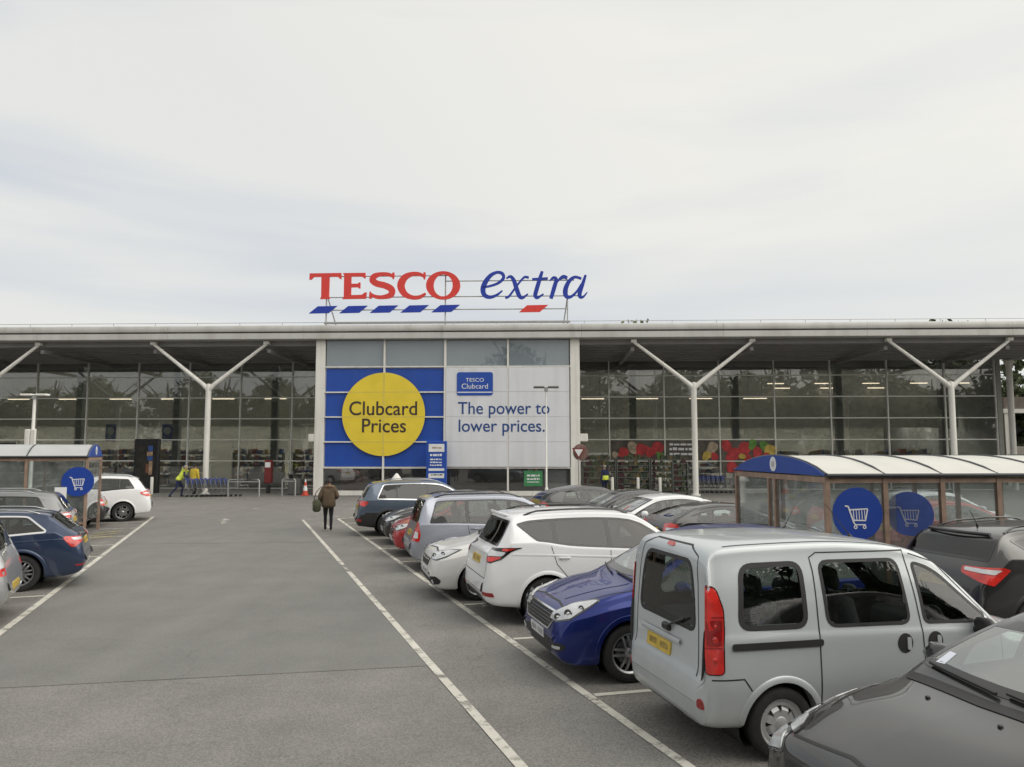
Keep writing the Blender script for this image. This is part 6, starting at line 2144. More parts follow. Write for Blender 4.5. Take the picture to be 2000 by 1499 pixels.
    # luggage cover and parcel inside
    mb = MB(); mb.bbox(-1.75, -1.0, -.66, .66, 1.0, 1.03, .01); mb.build('parcel_shelf', M['trim'], k.root)
    k.finish()
van()

# ---- blue car, nose towards the lane
def blue():
    L = 4.38
    sp = mkspec(L, 1.62, .914, nose=.80, hood=1.04, xc=1.0, xh=1.95, xr=3.55, belt=(.92, .97, 1.02), roofw=.58, cowlw=.73, nosew=.66)
    sp['top'] = [(0, .50), (.015, .60), (.05, .72), (.12, .80), (.35, .89), (.7, .985), (.95, 1.035), (1.03, 1.07), (1.9, 1.52), (2.05, 1.565), (2.4, 1.61), (2.8, 1.62), (3.55, 1.55), (3.9, 1.35), (4.18, 1.02), (4.30, .85), (4.36, .62), (4.38, .5)]
    c, a = bay_right(8.84, 3.43, L, True)
    k = Car('parked_car', sp, 'royal blue family car with its nose towards the lane', GR, c, a, P['blue'], 1.2)
    k.wheels((.84, 3.50), .325, .205, M['alloy'], 5, True, arch=.05)
    k.screens(1.0, 1.98, 3.5, 4.2, (1.08, 1.46), M['screen_glass'], M['car_glass'])
    k.dlo(1.1, 3.95, 3.7, (1.55, 2.25, 3.2), M['car_glass'])
    # grille with chrome lip
    g = rnd([(-.55, .665), (.55, .665), (.50, .75), (.36, .795), (-.36, .795), (-.50, .75)], .03, 3)
    g = rnd([(-.56, .70), (-.42, .565), (.42, .565), (.56, .70), (.50, .745), (-.50, .745)], .03, 3)
    k.patch('grille_surround', 'front', inset(g, -.018), M['chrome'], .012, holes=[g])
    k.patch('grille', 'front', g, M['black_plastic'], .004)
    for i in range(4):
        z = .60 + i * .036
        hwid = .44 + i * .03
        k.strip('grille_bar', 'front', [(-hwid, z), (hwid, z)], .008, M['gloss_black'], .008)
    lamp = rnd([(-.33, .67), (-.20, .66), (.02, .71), (.26, .90), (.20, .915), (-.05, .86), (-.30, .74)], .025, 3)
    for o in k.patch('headlight', ('fc', 45), lamp, M['lamp_bezel'], .006, both=True, step=.045): pass
    a1, a2 = k.patch('headlight_lens', ('fc', 45), inset(lamp, .014), M['clear_lens'], .015, both=True, step=.03)
    lamp_bowls(k, ((-.16, .715, .045), (-.03, .765, .05), (.09, .82, .035)))
    # lower air intake and fogs
    k.patch('air_intake', 'front', rnd([(-.40, .28), (.40, .28), (.46, .46), (-.46, .46)], .03, 3), M['black_plastic'], .004)
    k.patch('fog_bezel', ('fc', 60), rnd([(-.30, .32), (-.02, .37), (.03, .43), (-.05, .45), (-.26, .42)], .03, 3), M['black_plastic'], .005, both=True)
    k.patch('fog_light', ('fc', 60), rnd([(-.17, .37), (-.05, .385), (-.05, .415), (-.17, .405)], .015, 2), M['clear_lens'], .012, both=True)
    k.plate('front', .47, M['plate_white'])
    k.strip('panel_gap', 'front', [(-.62, .80), (-.30, .83), (.30, .83), (.62, .80)], .012, GAP, .002)
    k.strip('panel_gap', 'top', [(.18, -.56), (.5, -.66), (1.0, -.74)], .012, GAP, .002)
    k.strip('panel_gap', 'top', [(.18, .56), (.5, .66), (1.0, .74)], .012, GAP, .002)
    k.strip('bonnet_crease', 'top', [(.25, -.30), (.6, -.40), (.98, -.50)], .03, P['blue'], .004)
    k.strip('bonnet_crease', 'top', [(.25, .30), (.6, .40), (.98, .50)], .03, P['blue'], .004)
    k.strip('panel_gap', 'side', [(1.32, 1.0), (1.28, .6), (1.36, .34)], .01, GAP, .002, True)
    k.strip('panel_gap', 'side', [(2.25, 1.0), (2.28, .6), (2.3, .34)], .01, GAP, .002, True)
    k.handle(2.15, .86); k.handle(3.1, .88)
    k.mirrors(1.45, .98)
    k.cabin(2.0, 2.95)
    k.wiper('front', (-.10, 1.06), (-.62, 1.10)); k.wiper('front', (.50, 1.06), (-.05, 1.08))
    k.antenna(3.4, .32, .55)
    k.finish()
blue()

# ---- white sport utility, tail towards the lane
def kuga():
    L = 4.52
    sp = mkspec(L, 1.67, .92, nose=.85, hood=1.08, xc=1.25, xh=2.05, xr=3.75, clear=.23, belt=(.98, 1.06, 1.17), roofw=.60, cowlw=.74, tailw=.76)
    sp['top'] = sp['top'][:11] + [(2.9, 1.67), (3.7, 1.645), (3.98, 1.61), (4.06, 1.575), (4.12, 1.47), (4.25, 1.24), (4.34, 1.12), (4.42, 1.06), (4.46, .92), (4.49, .74), (4.51, .62), (4.52, .5)]
    sp['belt'] = [(0, .45), (.2, .78), (.8, .95), (1.25, 1.0), (2.2, 1.07), (3.2, 1.14), (3.75, 1.22), (4.3, 1.22), (4.52, 1.22)]
    sp['bot'] = [(0, .46), (.03, .33), (.1, .26), (.3, .23), (3.9, .25), (4.25, .28), (4.44, .34), (4.5, .42), (4.52, .47)]
    c, a = bay_right(11.82, 3.50, L)
    k = Car('parked_car', sp, 'white sport utility car with black roof rails, tail towards the lane', GR, c, a, P['white'], 1.2)
    k.wheels((.88, 3.57), .35, .225, M['dark_alloy'], 5, True, arch=.055)
    k.screens(1.25, 2.08, 4.0, 4.4, (1.16, 1.53), M['screen_glass'], M['privacy_glass'], rw=.90, fr=.035)
    k.dlo(1.35, 3.72, 4.02, (1.75, 2.55, 3.42), M['car_glass'], drop=.11, backglass=M['privacy_glass'])
    # spoiler lip
    mb = MB()
    pts = []
    for i in range(11):
        y = -.56 + 1.12 * i / 10
        pts.append((-(L / 2 - .44) + .0 - .07 * (1 - (y / .6) ** 2), y, 1.60 + .012 * (1 - (y / .56) ** 2)))
    mb.tube(pts, [.018] + [.030] * 9 + [.018], 8)
    auto_smooth(mb.build('roof_spoiler', P['white'], k.root), 60)
    lamp = rnd([(-.17, 1.13), (-.14, .945), (-.03, .93), (.12, .985), (.24, 1.10), (.36, 1.155), (.2, 1.155)], .02, 3)
    k.patch('tail_light', ('rc', 42), lamp, M['gloss_black'], .008, both=True, step=.045)
    k.patch('tail_light_lens', ('rc', 42), rnd([(-.13, .96), (-.03, .95), (.09, .99), (.12, 1.02), (-.135, 1.015)], .02, 2), M['red_lens'], .013, both=True, step=.04)
    k.patch('tail_light_lens', ('rc', 42), rnd([(-.135, 1.025), (.12, 1.03), (.17, 1.09), (-.14, 1.10)], .02, 2), M['clear_lens'], .013, both=True, step=.04)
    k.patch('tail_light_lens', ('rc', 42), rnd([(.10, 1.105), (.19, 1.105), (.28, 1.142), (.12, 1.142)], .015, 2), M['red_lens'], .013, both=True, step=.04)
    k.plate('rear', .92, M['plate_yellow'], w=.26, h=.058)
    k.strip('tailgate_crease', 'rear', [(-.62, 1.05), (.62, 1.05)], .03, P['white'], .01)
    k.patch('reflector', ('rc', 40), rnd([(-.20, .455), (.03, .44), (.01, .50), (-.20, .51)], .015, 2), M['dark_red_lens'], .008, both=True)
    k.patch('rear_diffuser', 'rear', rnd([(-.62, .31), (.62, .31), (.50, .44), (-.50, .44)], .04, 3), M['black_plastic'], .012)
    k.strip('panel_gap', 'rear', [(-.70, .70), (-.70, .95), (-.74, 1.08)], .01, GAP, .002)
    k.strip('panel_gap', 'rear', [(.70, .70), (.70, .95), (.74, 1.08)], .01, GAP, .002)
    k.strip('panel_gap', 'rear', [(-.70, .70), (.70, .70)], .012, GAP, .002)
    k.strip('panel_gap', 'side', [(3.50, 1.16), (3.42, .9), (3.18, .62)], .01, GAP, .002, True)
    k.strip('panel_gap', 'side', [(2.55, 1.08), (2.56, .6), (2.58, .36)], .01, GAP, .002, True)
    k.strip('panel_gap', 'side', [(1.5, 1.04), (1.45, .6), (1.5, .36)], .01, GAP, .002, True)
    k.strip('body_crease', 'side', [(1.3, .93), (2.5, .98), (3.6, 1.04), (4.1, 1.06)], .03, P['white'], .005, True)
    k.handle(2.35, .95, P['white']); k.handle(3.3, .99, P['white'])
    k.mirrors(1.65, 1.07)
    k.rails(2.15, 3.85, M['gloss_black'])
    k.cabin(2.1, 3.0, .45)
    mb = MB(); p0 = k.hit('rear', 0, 1.12, .01)
    k.wiper('rear', (.02, 1.165), (.44, 1.20), .02)
    mb.tube([(-L / 2 + .15, -.62, .3), (-L / 2 + .02, -.62, .28)], .035, 8); mb.build('exhaust_tip', M['dark_alloy'], k.root)
    k.finish()
kuga()

def generic_front(k, lampmat='clear', gz=(.48, .66), gw=.42, badge=True, plate_z=.42, lz=.68, sz=1.0):
    g = rnd([(-gw, gz[1]), (-gw * .72, gz[0]), (gw * .72, gz[0]), (gw, gz[1])], .03, 3)
    k.patch('grille', 'front', g, M['black_plastic'], .005)
    k.strip('grille_trim', 'front', [(-gw * .95, gz[1] - .02), (0, gz[1] - .035), (gw * .95, gz[1] - .02)], .03, M['chrome'], .01)
    lamp = rnd([(-.28 * sz, lz - .05), (-.05, lz - .07), (.12 * sz, lz - .01), (.30 * sz, lz + .12), (.1, lz + .11), (-.24 * sz, lz + .05)], .03, 3)
    k.patch('headlight', ('fc', 45), lamp, M['lamp_bezel'], .006, both=True, step=.05)
    k.patch('headlight_lens', ('fc', 45), inset(lamp, .016), M['clear_lens'], .015, both=True, step=.035)
    lamp_bowls(k, ((-.14 * sz, lz, .042), (.03, lz + .035, .042)))
    k.patch('air_intake', 'front', rnd([(-.5, .27), (.5, .27), (.55, .37), (-.55, .37)], .03, 3), M['black_plastic'], .004)
    k.plate('front', plate_z, M['plate_white'])

# ---- small white hatchback, nose towards the lane
def corsa():
    L = 4.0
    sp = mkspec(L, 1.47, .87, nose=.80, hood=.99, xc=.98, xh=1.85, xr=3.1, belt=(.88, .94, 1.0), roofw=.56, cowlw=.70, nosew=.68)
    sp['top'] = [(0, .50), (.015, .60), (.05, .72), (.13, .80), (.35, .87), (.7, .95), (.93, .985), (1.0, 1.015), (1.8, 1.39), (1.95, 1.42), (2.3, 1.46), (2.6, 1.47), (3.1, 1.42), (3.5, 1.28), (3.8, .98), (3.92, .82), (3.98, .62), (4.0, .5)]
    c, a = bay_right(13.9, 3.2, L, True)
    k = Car('parked_car', sp, 'small white hatchback with its nose towards the lane, behind the white sport utility', GR, c, a, P['corsa'], 1.0)
    k.wheels((.82, 3.33), .31, .195, M['alloy'], 5, True)
    k.screens(.98, 1.88, 3.1, 3.8, (1.05, 1.36), M['screen_glass'], M['car_glass'])
    k.dlo(1.05, 3.35, 3.25, (2.15, 2.95), M['car_glass'])
    generic_front(k, gz=(.56, .70), gw=.42, lz=.76, plate_z=.46)
    k.patch('fog_bezel', ('fc', 50), rnd([(-.26, .27), (.04, .30), (.08, .36), (-.02, .43), (-.18, .42)], .03, 3), M['black_plastic'], .006, both=True)
    k.strip('panel_gap', 'front', [(-.58, .81), (0, .84), (.58, .81)], .01, GAP, .002)
    k.mirrors(1.38, .95); k.cabin(1.85, 2.7)
    k.wiper('front', (-.1, 1.03), (-.55, 1.06))
    k.finish()
corsa()

# ---- silver people carrier, tail towards the lane
def zafira():
    L = 4.47
    sp = mkspec(L, 1.63, .90, nose=.80, hood=1.02, xc=1.0, xh=1.95, xr=3.9, belt=(.92, .97, 1.02), roofw=.62, cowlw=.73, tailw=.70)
    sp['top'] = sp['top'][:11] + [(2.6, 1.63), (3.4, 1.625), (3.95, 1.60), (4.12, 1.55), (4.2, 1.42), (4.3, 1.1), (4.36, .9), (4.42, .74), (4.46, .62), (4.47, .5)]
    c, a = bay_right(17.1, 3.52, L)
    k = Car('parked_car', sp, 'silver lilac people carrier, tail towards the lane, second white car in front of it', GR, c, a, P['lilac'], 1.0)
    k.root['label'] = 'silver lilac people carrier with tall red corner lights, tail towards the lane'
    k.wheels((.86, 3.56), .32, .205, M['alloy'], 5, True)
    k.screens(1.0, 1.98, 4.1, 4.35, (1.04, 1.52), M['screen_glass'], M['privacy_glass'], fr=.04)
    k.dlo(1.1, 4.08, 3.92, (1.5, 2.3, 3.25), M['car_glass'], pw=.09)
    lamp = rnd([(-.16, .68), (.08, .66), (.10, .80), (.06, .98), (-.02, 1.08), (-.10, 1.06), (-.15, .9)], .03, 3)
    k.patch('tail_light', ('rc', 45), lamp, M['red_lens'], .010, both=True)
    k.patch('tail_light_lens', ('rc', 45), rnd([(-.06, .74), (.05, .73), (.045, .86), (-.05, .87)], .02, 2), M['clear_lens'], .015, both=True)
    k.plate('rear', .80, M['plate_yellow'])
    k.strip('panel_gap', 'side', [(2.3, 1.0), (2.32, .4)], .01, GAP, .002, True)
    k.strip('panel_gap', 'side', [(3.25, 1.0), (3.2, .7)], .01, GAP, .002, True)
    k.strip('side_moulding', 'side', [(1.4, .55), (3.1, .56)], .05, P['lilac'], .012, True)
    k.mirrors(1.45, 1.0); k.rails(2.0, 3.95, M['gloss_black']); k.cabin(2.0, 2.9)
    k.handle(2.15, .9); k.handle(3.1, .92)
    k.finish()
zafira()

# ---- red supermini, nose towards the lane
def small_front(name_label, s, t, pm, L=3.9, H=1.47, grp=GR, nose_out=True, lod=.8):
    sp = mkspec(L, H, .85, nose=.76, hood=.98, xc=1.0, xh=1.8, xr=3.05, belt=(.87, .93, .99), roofw=.55, cowlw=.69)
    c, a = bay_right(s, t, L, nose_out)
    k = Car('parked_car', sp, name_label, grp, c, a, pm, lod)
    k.wheels((.8, 3.25), .305, .19, M['alloy'], 5, True)
    k.screens(1.0, 1.83, 3.05, 3.7, (1.04, 1.36), M['screen_glass'], M['car_glass'])
    k.dlo(1.05, 3.3, 3.15, (2.1, 2.9), M['car_glass'])
    generic_front(k, lz=.70)
    tail_pair(k, .95, .72)
    k.plate('rear', .78, M['plate_yellow'])
    k.mirrors(1.35, .94); k.cabin(1.85, 2.65)
    k.finish()
    return k

def tail_pair(k, z1, z0, mat='red_lens', inner=.16, outer=.14):
    lamp = rnd([(-inner, z0 + .03), (-.02, z0), (outer, z0 + .06), (outer * .8, z1 - .03), (-.02, z1), (-inner, z1 - .04)], .03, 3)
    k.patch('tail_light', ('rc', 45), lamp, M[mat], .009, both=True, step=.06)
    k.patch('tail_light_lens', ('rc', 45), inset(rnd([(-inner * .6, z0 + .07), (outer * .6, z0 + .08), (outer * .5, z0 + .14), (-inner * .6, z0 + .13)], .02, 2), .002), M['clear_lens'], .014, both=True, step=.06)

small_front('red hatchback with its nose towards the lane, behind the lilac people carrier', 19.55, 3.62, P['red'])
small_front('black hatchback with its nose towards the lane, beside the slate blue sport utility', 21.95, 3.80, P['black'], 4.05, 1.45)

# ---- slate blue large sport utility, tail towards the lane
def suv(label, s, t, pm, L=4.7, H=1.67, hw=.94, chrome=True, grp=GR, lod=.9, clad=.30, glass='privacy_glass', name='parked_car', fr=bay_right):
    sp = mkspec(L, H, hw, nose=.90, hood=1.10, xc=1.2, xh=2.05, xr=3.9, clear=.24, belt=(1.0, 1.06, 1.10), roofw=.64, cowlw=.77, tailw=.74)
    sp['top'] = sp['top'][:11] + [(L * .6, H), (L - .85, H - .03), (L - .52, H - .07), (L - .44, H - .12), (L - .30, H - .34), (L - .2, 1.12), (L - .12, 1.06), (L - .08, .9), (L - .03, .68), (L, .5)]
    c, a = fr(s, t, L)
    k = Car(name, sp, label, grp, c, a, pm, lod)
    k.wheels((.90, L - .98), .36, .23, M['alloy'], 5, True, clad=M['black_plastic'] if clad else None)
    k.screens(1.2, 2.08, L - .5, L - .15, (1.16, H - .15), M['screen_glass'], M[glass], fr=.04)
    k.dlo(1.3, L - .62, L - .82, (1.7, 2.55, 3.5), M['car_glass'], chrome=chrome, backglass=M[glass], lift=.03)
    lamp = rnd([(-.24, .97), (-.02, .95), (.13, .90), (.22, 1.03), (.16, 1.06), (-.24, 1.07)], .03, 3)
    k.patch('tail_light', ('rc', 45), lamp, M['red_lens'], .010, both=True)
    if not chrome: k.patch('tail_light_lens', ('rc', 45), rnd([(-.22, 1.01), (.14, .995), (.17, 1.04), (-.22, 1.06)], .015, 2), M['clear_lens'], .015, both=True)
    k.patch('reflector', ('rc', 35), rnd([(-.20, .47), (.02, .45), (.0, .53), (-.20, .54)], .02, 2), M['dark_red_lens'], .008, both=True)
    k.plate('rear', .86, M['plate_yellow'])
    k.strip('panel_gap', 'side', [(2.55, 1.05), (2.56, .4)], .01, GAP, .002, True)
    k.rails(2.1, L - .9, M['alloy']); k.mirrors(1.6, 1.08); k.cabin(2.1, 3.1, .48)
    generic_front(k, lz=.82, gz=(.6, .82), gw=.5)
    k.finish(clad)
    return k
suv('slate blue sport utility with chrome window surround, tail towards the lane', 24.45, 3.40, P['slate'])

# ---- dark grey car, nose towards the lane, cut by the right edge of the view
def grey_front():
    L = 4.3
    sp = mkspec(L, 1.50, .89, nose=.80, hood=1.0, xc=1.2, xh=2.05, xr=3.3, belt=(.90, .95, 1.0), roofw=.58, cowlw=.74, nosew=.62)
    sp['top'] = [(0, .48), (.02, .58), (.06, .68), (.13, .735), (.3, .80), (.7, .915), (1.12, .985), (1.22, 1.01), (1.30, 1.06), (2.05, 1.40), (2.2, 1.44), (2.5, 1.48), (2.8, 1.50), (3.3, 1.46), (3.75, 1.25), (4.1, .98), (4.21, .85), (4.28, .62), (4.3, .5)]
    sp['wr'] = [(0, .46), (.15, .62), (.7, .74), (1.22, .755), (2.05, .62), (2.6, .60), (3.3, .58), (4.05, .70), (4.24, .73), (4.3, .62)]
    c, a = bay_right(3.86, 3.33, L, True)
    k = Car('parked_car', sp, 'dark grey hatchback at the lower right, long bonnet and big headlight towards the lane', GR, c, a, P['grey'], 1.3)
    k.wheels((.86, 3.5), .315, .2, M['alloy'], 5, True)
    k.screens(1.24, 2.1, 3.3, 4.05, (1.05, 1.40), M['screen_glass'], M['car_glass'], fz=.035, fr=.045)
    k.dlo(1.35, 3.55, 3.4, (1.75, 2.35, 3.1), M['car_glass'])
    lamp = rnd([(-.26, .62), (-.06, .56), (.06, .60), (.30, .80), (.52, .925), (.36, .905), (.10, .84), (-.14, .74)], .03, 3)
    k.patch('headlight', ('fc', 42), lamp, M['lamp_bezel'], .007, both=True, step=.045)
    k.patch('headlight_top', 'top', rnd([(.13, -.50), (.22, -.66), (.45, -.765), (.75, -.80), (1.12, -.80), (1.02, -.745), (.70, -.70), (.42, -.62), (.24, -.52)], .03, 3), M['gloss_black'], .010, both=True, step=.04)
    k.patch('headlight_lens', 'top', rnd([(.145, -.53), (.22, -.655), (.36, -.72), (.36, -.645), (.25, -.56)], .02, 2), M['clear_lens'], .017, both=True, step=.04)
    k.patch('headlight_lens', 'top', rnd([(.48, -.735), (.75, -.775), (1.02, -.782), (.98, -.755), (.74, -.735), (.50, -.69)], .015, 2), M['lamp_bezel'], .016, both=True, step=.04)
    k.strip('headlight_trim', 'top', [(.40, -.745), (.62, -.785), (.90, -.80), (1.10, -.802)], .016, M['chrome'], .014)
    k.strip('headlight_trim', 'top', [(.40, .745), (.62, .785), (.90, .80), (1.10, .802)], .016, M['chrome'], .014)
    k.patch('headlight_lens', ('fc', 42), rnd([(-.23, .63), (-.06, .58), (.03, .61), (.06, .70), (-.12, .715)], .03, 3), M['clear_lens'], .012, both=True, step=.04)
    k.patch('headlight_lens', ('fc', 42), rnd([(.10, .69), (.26, .80), (.45, .898), (.35, .885), (.14, .80)], .03, 3), M['clear_lens'], .012, both=True, step=.04)
    k.patch('grille', 'front', rnd([(-.46, .60), (.46, .60), (.40, .50), (-.40, .50)], .03, 3), M['black_plastic'], .004)
    k.patch('air_intake', 'front', rnd([(-.55, .40), (.55, .40), (.45, .26), (-.45, .26)], .04, 3), M['black_plastic'], .004)
    k.plate('front', .45, M['plate_white'])
    k.strip('panel_gap', 'top', [(.16, -.50), (.45, -.60), (.8, -.68), (1.2, -.755)], .012, GAP, .002)
    k.strip('panel_gap', 'top', [(.16, .50), (.45, .60), (.8, .68), (1.2, .755)], .012, GAP, .002)
    k.strip('panel_gap', 'front', [(-.50, .725), (0, .76), (.50, .725)], .012, GAP, .002)
    # scuttle panel and wipers at the foot of the screen
    k.patch('scuttle', 'top', rnd([(1.16, -.66), (1.12, 0), (1.16, .66), (1.245, .68), (1.21, 0), (1.245, -.68)], .02, 2), M['black_plastic'], .006, step=.06)
    k.wiper('front', (.02, 1.035), (-.60, 1.065), .025); k.wiper('front', (.60, 1.03), (.08, 1.05), .025)
    for x, y in ((1.0, -.28), (1.0, .28)):
        p = k.hit('top', x, y, 0)
        mb = MB(); mb.bbox(p.x - .015, p.x + .015, p.y - .012, p.y + .012, p.z - .004, p.z + .014, .005)
        mb.build('washer_jet', M['black_plastic'], k.root)
    k.patch('permit', 'front', [(.52, 1.09), (.60, 1.085), (.60, 1.15), (.53, 1.155)], M['sticker'], .004, edge=False)
    k.patch('permit', 'front', [(-.60, 1.085), (-.52, 1.09), (-.53, 1.15), (-.60, 1.15)], M['sticker'], .004, edge=False)
    k.mirrors(1.75, .98); k.cabin(2.2, 3.0)
    k.handle(2.3, .86)
    k.finish()
grey_front()

# ---- row behind
def crossover():
    L = 4.3
    sp = mkspec(L, 1.58, .90, nose=.82, hood=1.02, xc=1.1, xh=1.95, xr=3.4, clear=.22, belt=(.95, 1.02, 1.10), roofw=.56, cowlw=.72, tailw=.76)
    sp['top'] = sp['top'][:11] + [(2.6, 1.58), (3.2, 1.56), (3.66, 1.505), (3.80, 1.45), (4.05, 1.16), (4.13, 1.08), (4.20, .98), (4.26, .74), (4.29, .60), (4.3, .5)]
    sp['belt'] = [(0, .45), (.2, .75), (.8, .92), (1.2, .96), (2.4, 1.03), (3.2, 1.12), (3.7, 1.20), (4.3, 1.20)]
    c, a = bay_right(8.25, 9.0, L)
    k = Car('parked_car', sp, 'charcoal crossover in the second row, tail showing beyond the silver van', GF, c, a, P['black'], 1.0)
    k.wheels((.86, 3.46), .345, .22, M['alloy'], 5, True, clad=M['black_plastic'])
    k.screens(1.1, 1.98, 3.78, 4.15, (1.15, 1.42), M['screen_glass'], M['privacy_glass'], rw=.93, fr=.03, rr=.05)
    k.dlo(1.2, 3.35, 3.62, (1.6, 2.4, 3.15), M['car_glass'], backglass=M['privacy_glass'])
    mb = MB(); mb.tube([(-(L / 2 - .53) - .08 * (1 - (y / .6) ** 2), y, 1.475) for y in [-.52 + 1.04 * i / 8 for i in range(9)]], .026, 8); auto_smooth(mb.build('roof_spoiler', M['gloss_black'], k.root), 60)
    lamp = rnd([(-.26, .99), (-.04, .90), (.10, .86), (.30, 1.06), (.22, 1.09), (-.24, 1.07)], .025, 3)
    k.patch('tail_light', ('rc', 45), lamp, M['red_lens'], .010, both=True, step=.045)
    k.patch('tail_light_lens', ('rc', 45), rnd([(-.22, 1.02), (.12, 1.0), (.20, 1.055), (-.21, 1.06)], .015, 2), M['clear_lens'], .016, both=True, step=.04)
    k.plate('rear', .84, M['plate_yellow'])
    k.strip('panel_gap', 'side', [(2.4, 1.02), (2.42, .42)], .01, GAP, .002, True)
    k.rails(2.0, 3.6, M['gloss_black']); k.mirrors(1.5, 1.03); k.cabin(2.0, 2.85, .46)
    k.antenna(3.45, .25, .5)
    k.finish(.26)
crossover()

def hatch(label, s, t, pm, L=4.25, H=1.45, nose_out=False, grp=GF, lod=.7, est=False, fn=bay_right, hw=.89, rails=None, chrome=False, frontlamps=True, glass='car_glass', sp_edit=None, xr=None, **kw):
    sp = mkspec(L, H, hw, nose=.76, hood=.97, xc=1.1, xh=1.95, xr=xr or 3.2, belt=(.89, .93, .98), roofw=.57, cowlw=.72)
    if est:
        sp['top'] = sp['top'][:11] + [(L * .6, H), (L - .95, H - .035), (L - .62, H - .075), (L - .5, H - .14), (L - .26, 1.10), (L - .16, .98), (L - .10, .90), (L - .04, .70), (L, .5)]
    c, a = fn(s, t, L, nose_out)
    k = Car('parked_car', sp, label, grp, c, a, pm, lod)
    k.wheels((.85, L - .85 if not est else L - 1.0), .32, .205, M['alloy'], kw.get('spokes', 5), True)
    if est:
        k.screens(1.1, 1.98, L - .6, L - .2, (1.06, H - .19), M['screen_glass'], M[glass], fr=.04)
        k.dlo(1.2, L - .52, L - .80, (1.65, 2.4, 3.35), M['car_glass'], chrome=chrome)
    else:
        k.screens(1.1, 1.98, xr or 3.2, L - .25, (1.03, H - .10), M['screen_glass'], M[glass])
        k.dlo(1.2, L - .75, L - .95, (2.2, 3.0), M['car_glass'], chrome=chrome)
    generic_front(k, lz=.70)
    tail_pair(k, .98, .74, inner=.2, outer=.2)
    k.plate('rear', .78, M['plate_yellow'])
    if rails: k.rails(2.0, L - .95, rails)
    k.mirrors(1.5, .95); k.cabin(2.05, 2.9)
    k.finish()
    return k
hatch('black low hatchback in the second row, tail window facing the lane', 15.95, 9.0, P['black'], 4.2, 1.38)
hatch('white hatchback in the second row, nose towards the lane', 18.35, 8.2, P['white'], 4.2, 1.45, True)
hatch('charcoal hatchback in the second row, nose towards the lane', 20.85, 8.6, P['char'], 4.2, 1.45, True)
hatch('dark grey saloon in the second row, red tail light just above the lilac people carrier', 23.4, 8.9, P['char'], 4.3, 1.46)
hatch('red hatchback seen through the big trolley shelter', 14.5, 14.4, P['red'], 4.0, 1.42)
hatch('white hatchback seen through the big trolley shelter', 17.0, 16.6, P['white'], 4.2, 1.47)
hatch('pale grey hatchback at the right edge, beyond the big trolley shelter', 12.0, 20.5, P['silver'], 4.2, 1.45, True)

# ---- left of the lane
def superb():
    L = 4.86
    sp = mkspec(L, 1.47, .93, nose=.74, hood=.96, xc=1.25, xh=2.15, xr=3.9, belt=(.90, .95, 1.0), roofw=.60, cowlw=.75, tailw=.72)
    sp['top'] = sp['top'][:11] + [(2.9, 1.47), (3.6, 1.455), (4.05, 1.42), (4.2, 1.39), (4.28, 1.33), (4.62, 1.07), (4.70, 1.02), (4.76, .93), (4.82, .72), (4.86, .5)]
    sp['belt'] = [(0, .45), (.2, .68), (.75, .83), (1.25, .90), (2.6, .96), (3.6, 1.02), (4.3, 1.06), (4.86, 1.06)]
    c, a = bay_left(17.55, -2.82, L)
    k = Car('parked_car', sp, 'navy estate car with chrome window surround, tail towards the lane', GL, c, a, P['navy'], 1.2)
    k.wheels((.95, L - 1.05), .335, .22, M['alloy'], 7, True)
    k.screens(1.25, 2.18, 4.2, 4.65, (1.09, 1.36), M['screen_glass'], M['car_glass'], fr=.035, rr=.04)
    k.dlo(1.35, 4.20, 3.86, (1.8, 2.65, 3.55), M['car_glass'], chrome=True)
    # light sits on the left-hand corner too, both corners built
    lamp = rnd([(-.24, .97), (.02, .965), (.20, .975), (.235, .95), (.13, .785), (.07, .775), (-.02, .85), (-.24, .87)], .02, 3)
    k.patch('tail_light', ('rc', 45), lamp, M['red_lens'], .009, both=True, step=.04)
    k.patch('tail_light_lens', ('rc', 45), rnd([(-.20, .90), (.08, .90), (.11, .945), (-.20, .95)], .015, 2), M['clear_lens'], .014, both=True, step=.04)
    k.plate('rear', .84, M['plate_yellow'])
    k.strip('body_crease', 'side', [(1.2, .82), (2.6, .87), (3.8, .91), (4.55, .93)], .03, P['navy'], .005, True)
    k.strip('panel_gap', 'rear', [(-.74, .62), (.74, .62)], .012, GAP, .002)
    k.patch('reflector', ('rc', 45), rnd([(-.26, .43), (.04, .42), (.06, .45), (-.26, .46)], .01, 2), M['dark_red_lens'], .008, both=True)
    k.strip('valance_trim', 'rear', [(-.7, .385), (.7, .385)], .025, M['chrome'], .016)
    mb = MB()
    pts = [(-L / 2 + .60 - .05 * (1 - (y / .6) ** 2), y, 1.375 + .012 * (1 - (y / .55) ** 2)) for y in [-.55 + 1.1 * i / 8 for i in range(9)]]
    mb.tube(pts, .022, 6); auto_smooth(mb.build('roof_spoiler', M['gloss_black'], k.root), 60)
    k.rails(2.2, 4.05, M['alloy'])
    k.mirrors(1.75, .96); k.cabin(2.25, 3.15); k.handle(2.5, .86); k.handle(3.4, .89)
    generic_front(k)
    k.finish()
superb()

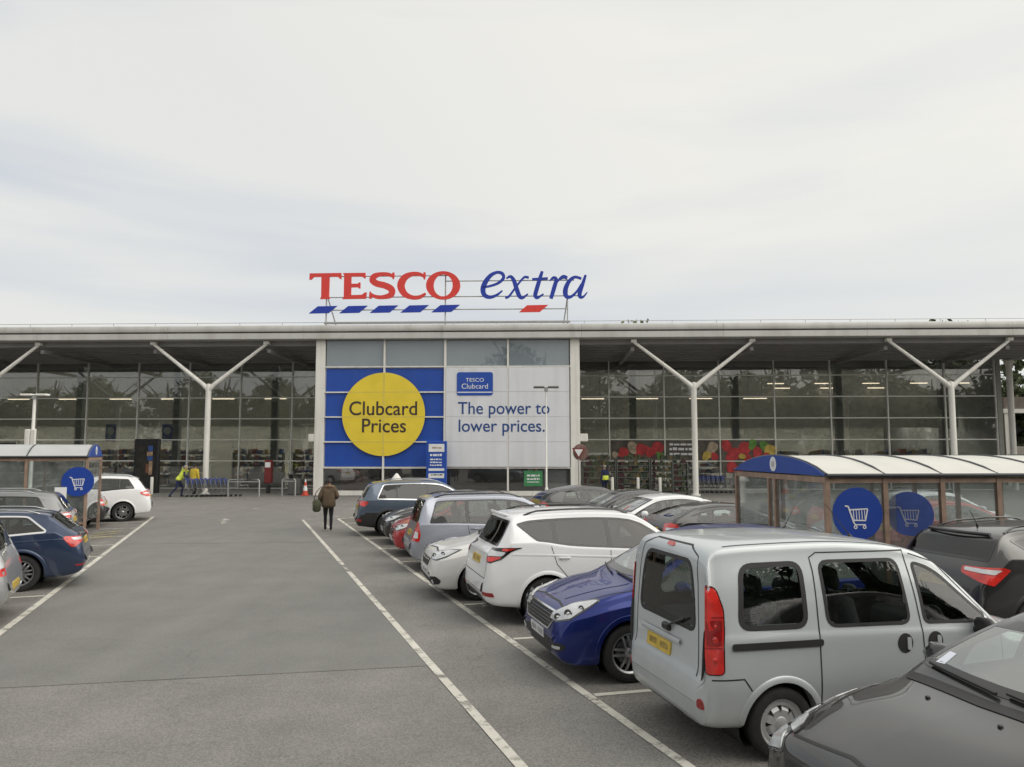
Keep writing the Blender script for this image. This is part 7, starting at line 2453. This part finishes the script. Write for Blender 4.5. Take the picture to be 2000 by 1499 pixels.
def silver_left():
    L = 4.4
    sp = mkspec(L, 1.62, .90, nose=.80, hood=1.02, xc=1.0, xh=1.95, xr=3.9, belt=(.92, .98, 1.04), roofw=.62, cowlw=.73, tailw=.74)
    sp['top'] = sp['top'][:11] + [(2.6, 1.62), (3.4, 1.61), (3.9, 1.57), (4.02, 1.50), (4.2, 1.13), (4.27, 1.0), (4.34, .82), (4.38, .64), (4.4, .5)]
    c, a = bay_left(14.2, -3.28, L)
    k = Car('parked_car', sp, 'silver people carrier cut by the left edge, tail towards the lane', GL, c, a, P['silver'], 1.0)
    k.wheels((.86, 3.5), .32, .205, M['alloy'], 5, True)
    k.screens(1.0, 1.98, 4.0, 4.25, (1.08, 1.48), M['screen_glass'], M['privacy_glass'])
    k.dlo(1.1, 3.95, 3.8, (1.5, 2.3, 3.2), M['car_glass'])
    lamp = rnd([(-.14, .86), (.10, .84), (.08, 1.02), (.02, 1.16), (-.04, 1.17), (-.14, 1.0)], .03, 3)
    k.patch('tail_light', ('rc', 45), lamp, M['clear_lens'], .010, both=True)
    k.patch('tail_light_lens', ('rc', 45), rnd([(-.13, .74), (.08, .73), (.09, .83), (-.13, .85)], .02, 2), M['red_lens'], .011, both=True)
    k.plate('rear', .52, M['plate_yellow'])
    k.patch('fog_lens', 'rear', [(-.58 + .06 * cos(t), .42 + .06 * sin(t)) for t in [2 * pi * i / 14 for i in range(14)]], M['clear_lens'], .008)
    k.mirrors(1.45, 1.0); k.cabin(2.0, 2.9); generic_front(k)
    k.finish()
silver_left()
suv('mid grey tall hatchback between the navy estate and the small trolley shelter', 22.5, -3.9, P['mid'], 4.3, 1.60, .90, False, GL, .9, .0, 'car_glass', fr=bay_left)
hatch('black hatchback parked between the small trolley shelter and the white car', 30.0, -4.3, P['black'], 4.1, 1.47, False, GL, .7, fn=bay_left)

def white_left():
    L = 4.52
    sp = mkspec(L, 1.68, .92, nose=.85, hood=1.08, xc=1.25, xh=2.05, xr=3.75, clear=.23, belt=(.98, 1.06, 1.17), roofw=.60, cowlw=.74, tailw=.74)
    sp['top'] = sp['top'][:11] + [(2.9, 1.68), (3.7, 1.645), (3.95, 1.60), (4.03, 1.55), (4.28, 1.22), (4.36, 1.12), (4.44, 1.04), (4.48, .8), (4.51, .62), (4.52, .5)]
    c, a = bay_left(32.35, -3.15, L)
    k = Car('parked_car', sp, 'white sport utility farthest along the left row, tail towards the lane', GL, c, a, P['white'], .9)
    k.wheels((.88, 3.57), .35, .225, M['alloy'], 5, True)
    k.screens(1.25, 2.08, 4.0, 4.4, (1.16, 1.53), M['screen_glass'], M['car_glass'], fr=.04)
    k.dlo(1.35, 3.95, 3.72, (1.75, 2.55, 3.4), M['car_glass'])
    lamp = rnd([(-.22, 1.06), (-.1, .92), (.05, .90), (.22, .98), (.26, 1.06), (.05, 1.12)], .03, 3)
    k.patch('tail_light', ('rc', 45), lamp, M['red_lens'], .010, both=True)
    k.patch('tail_light_lens', ('rc', 45), rnd([(-.14, 1.0), (.17, 1.0), (.17, 1.05), (-.14, 1.06)], .02, 2), M['clear_lens'], .015, both=True)
    k.plate('rear', .88, M['plate_yellow'])
    k.mirrors(1.65, 1.07); k.rails(2.1, 3.85, M['alloy']); k.cabin(2.1, 3.0, .45)
    k.finish()
white_left()
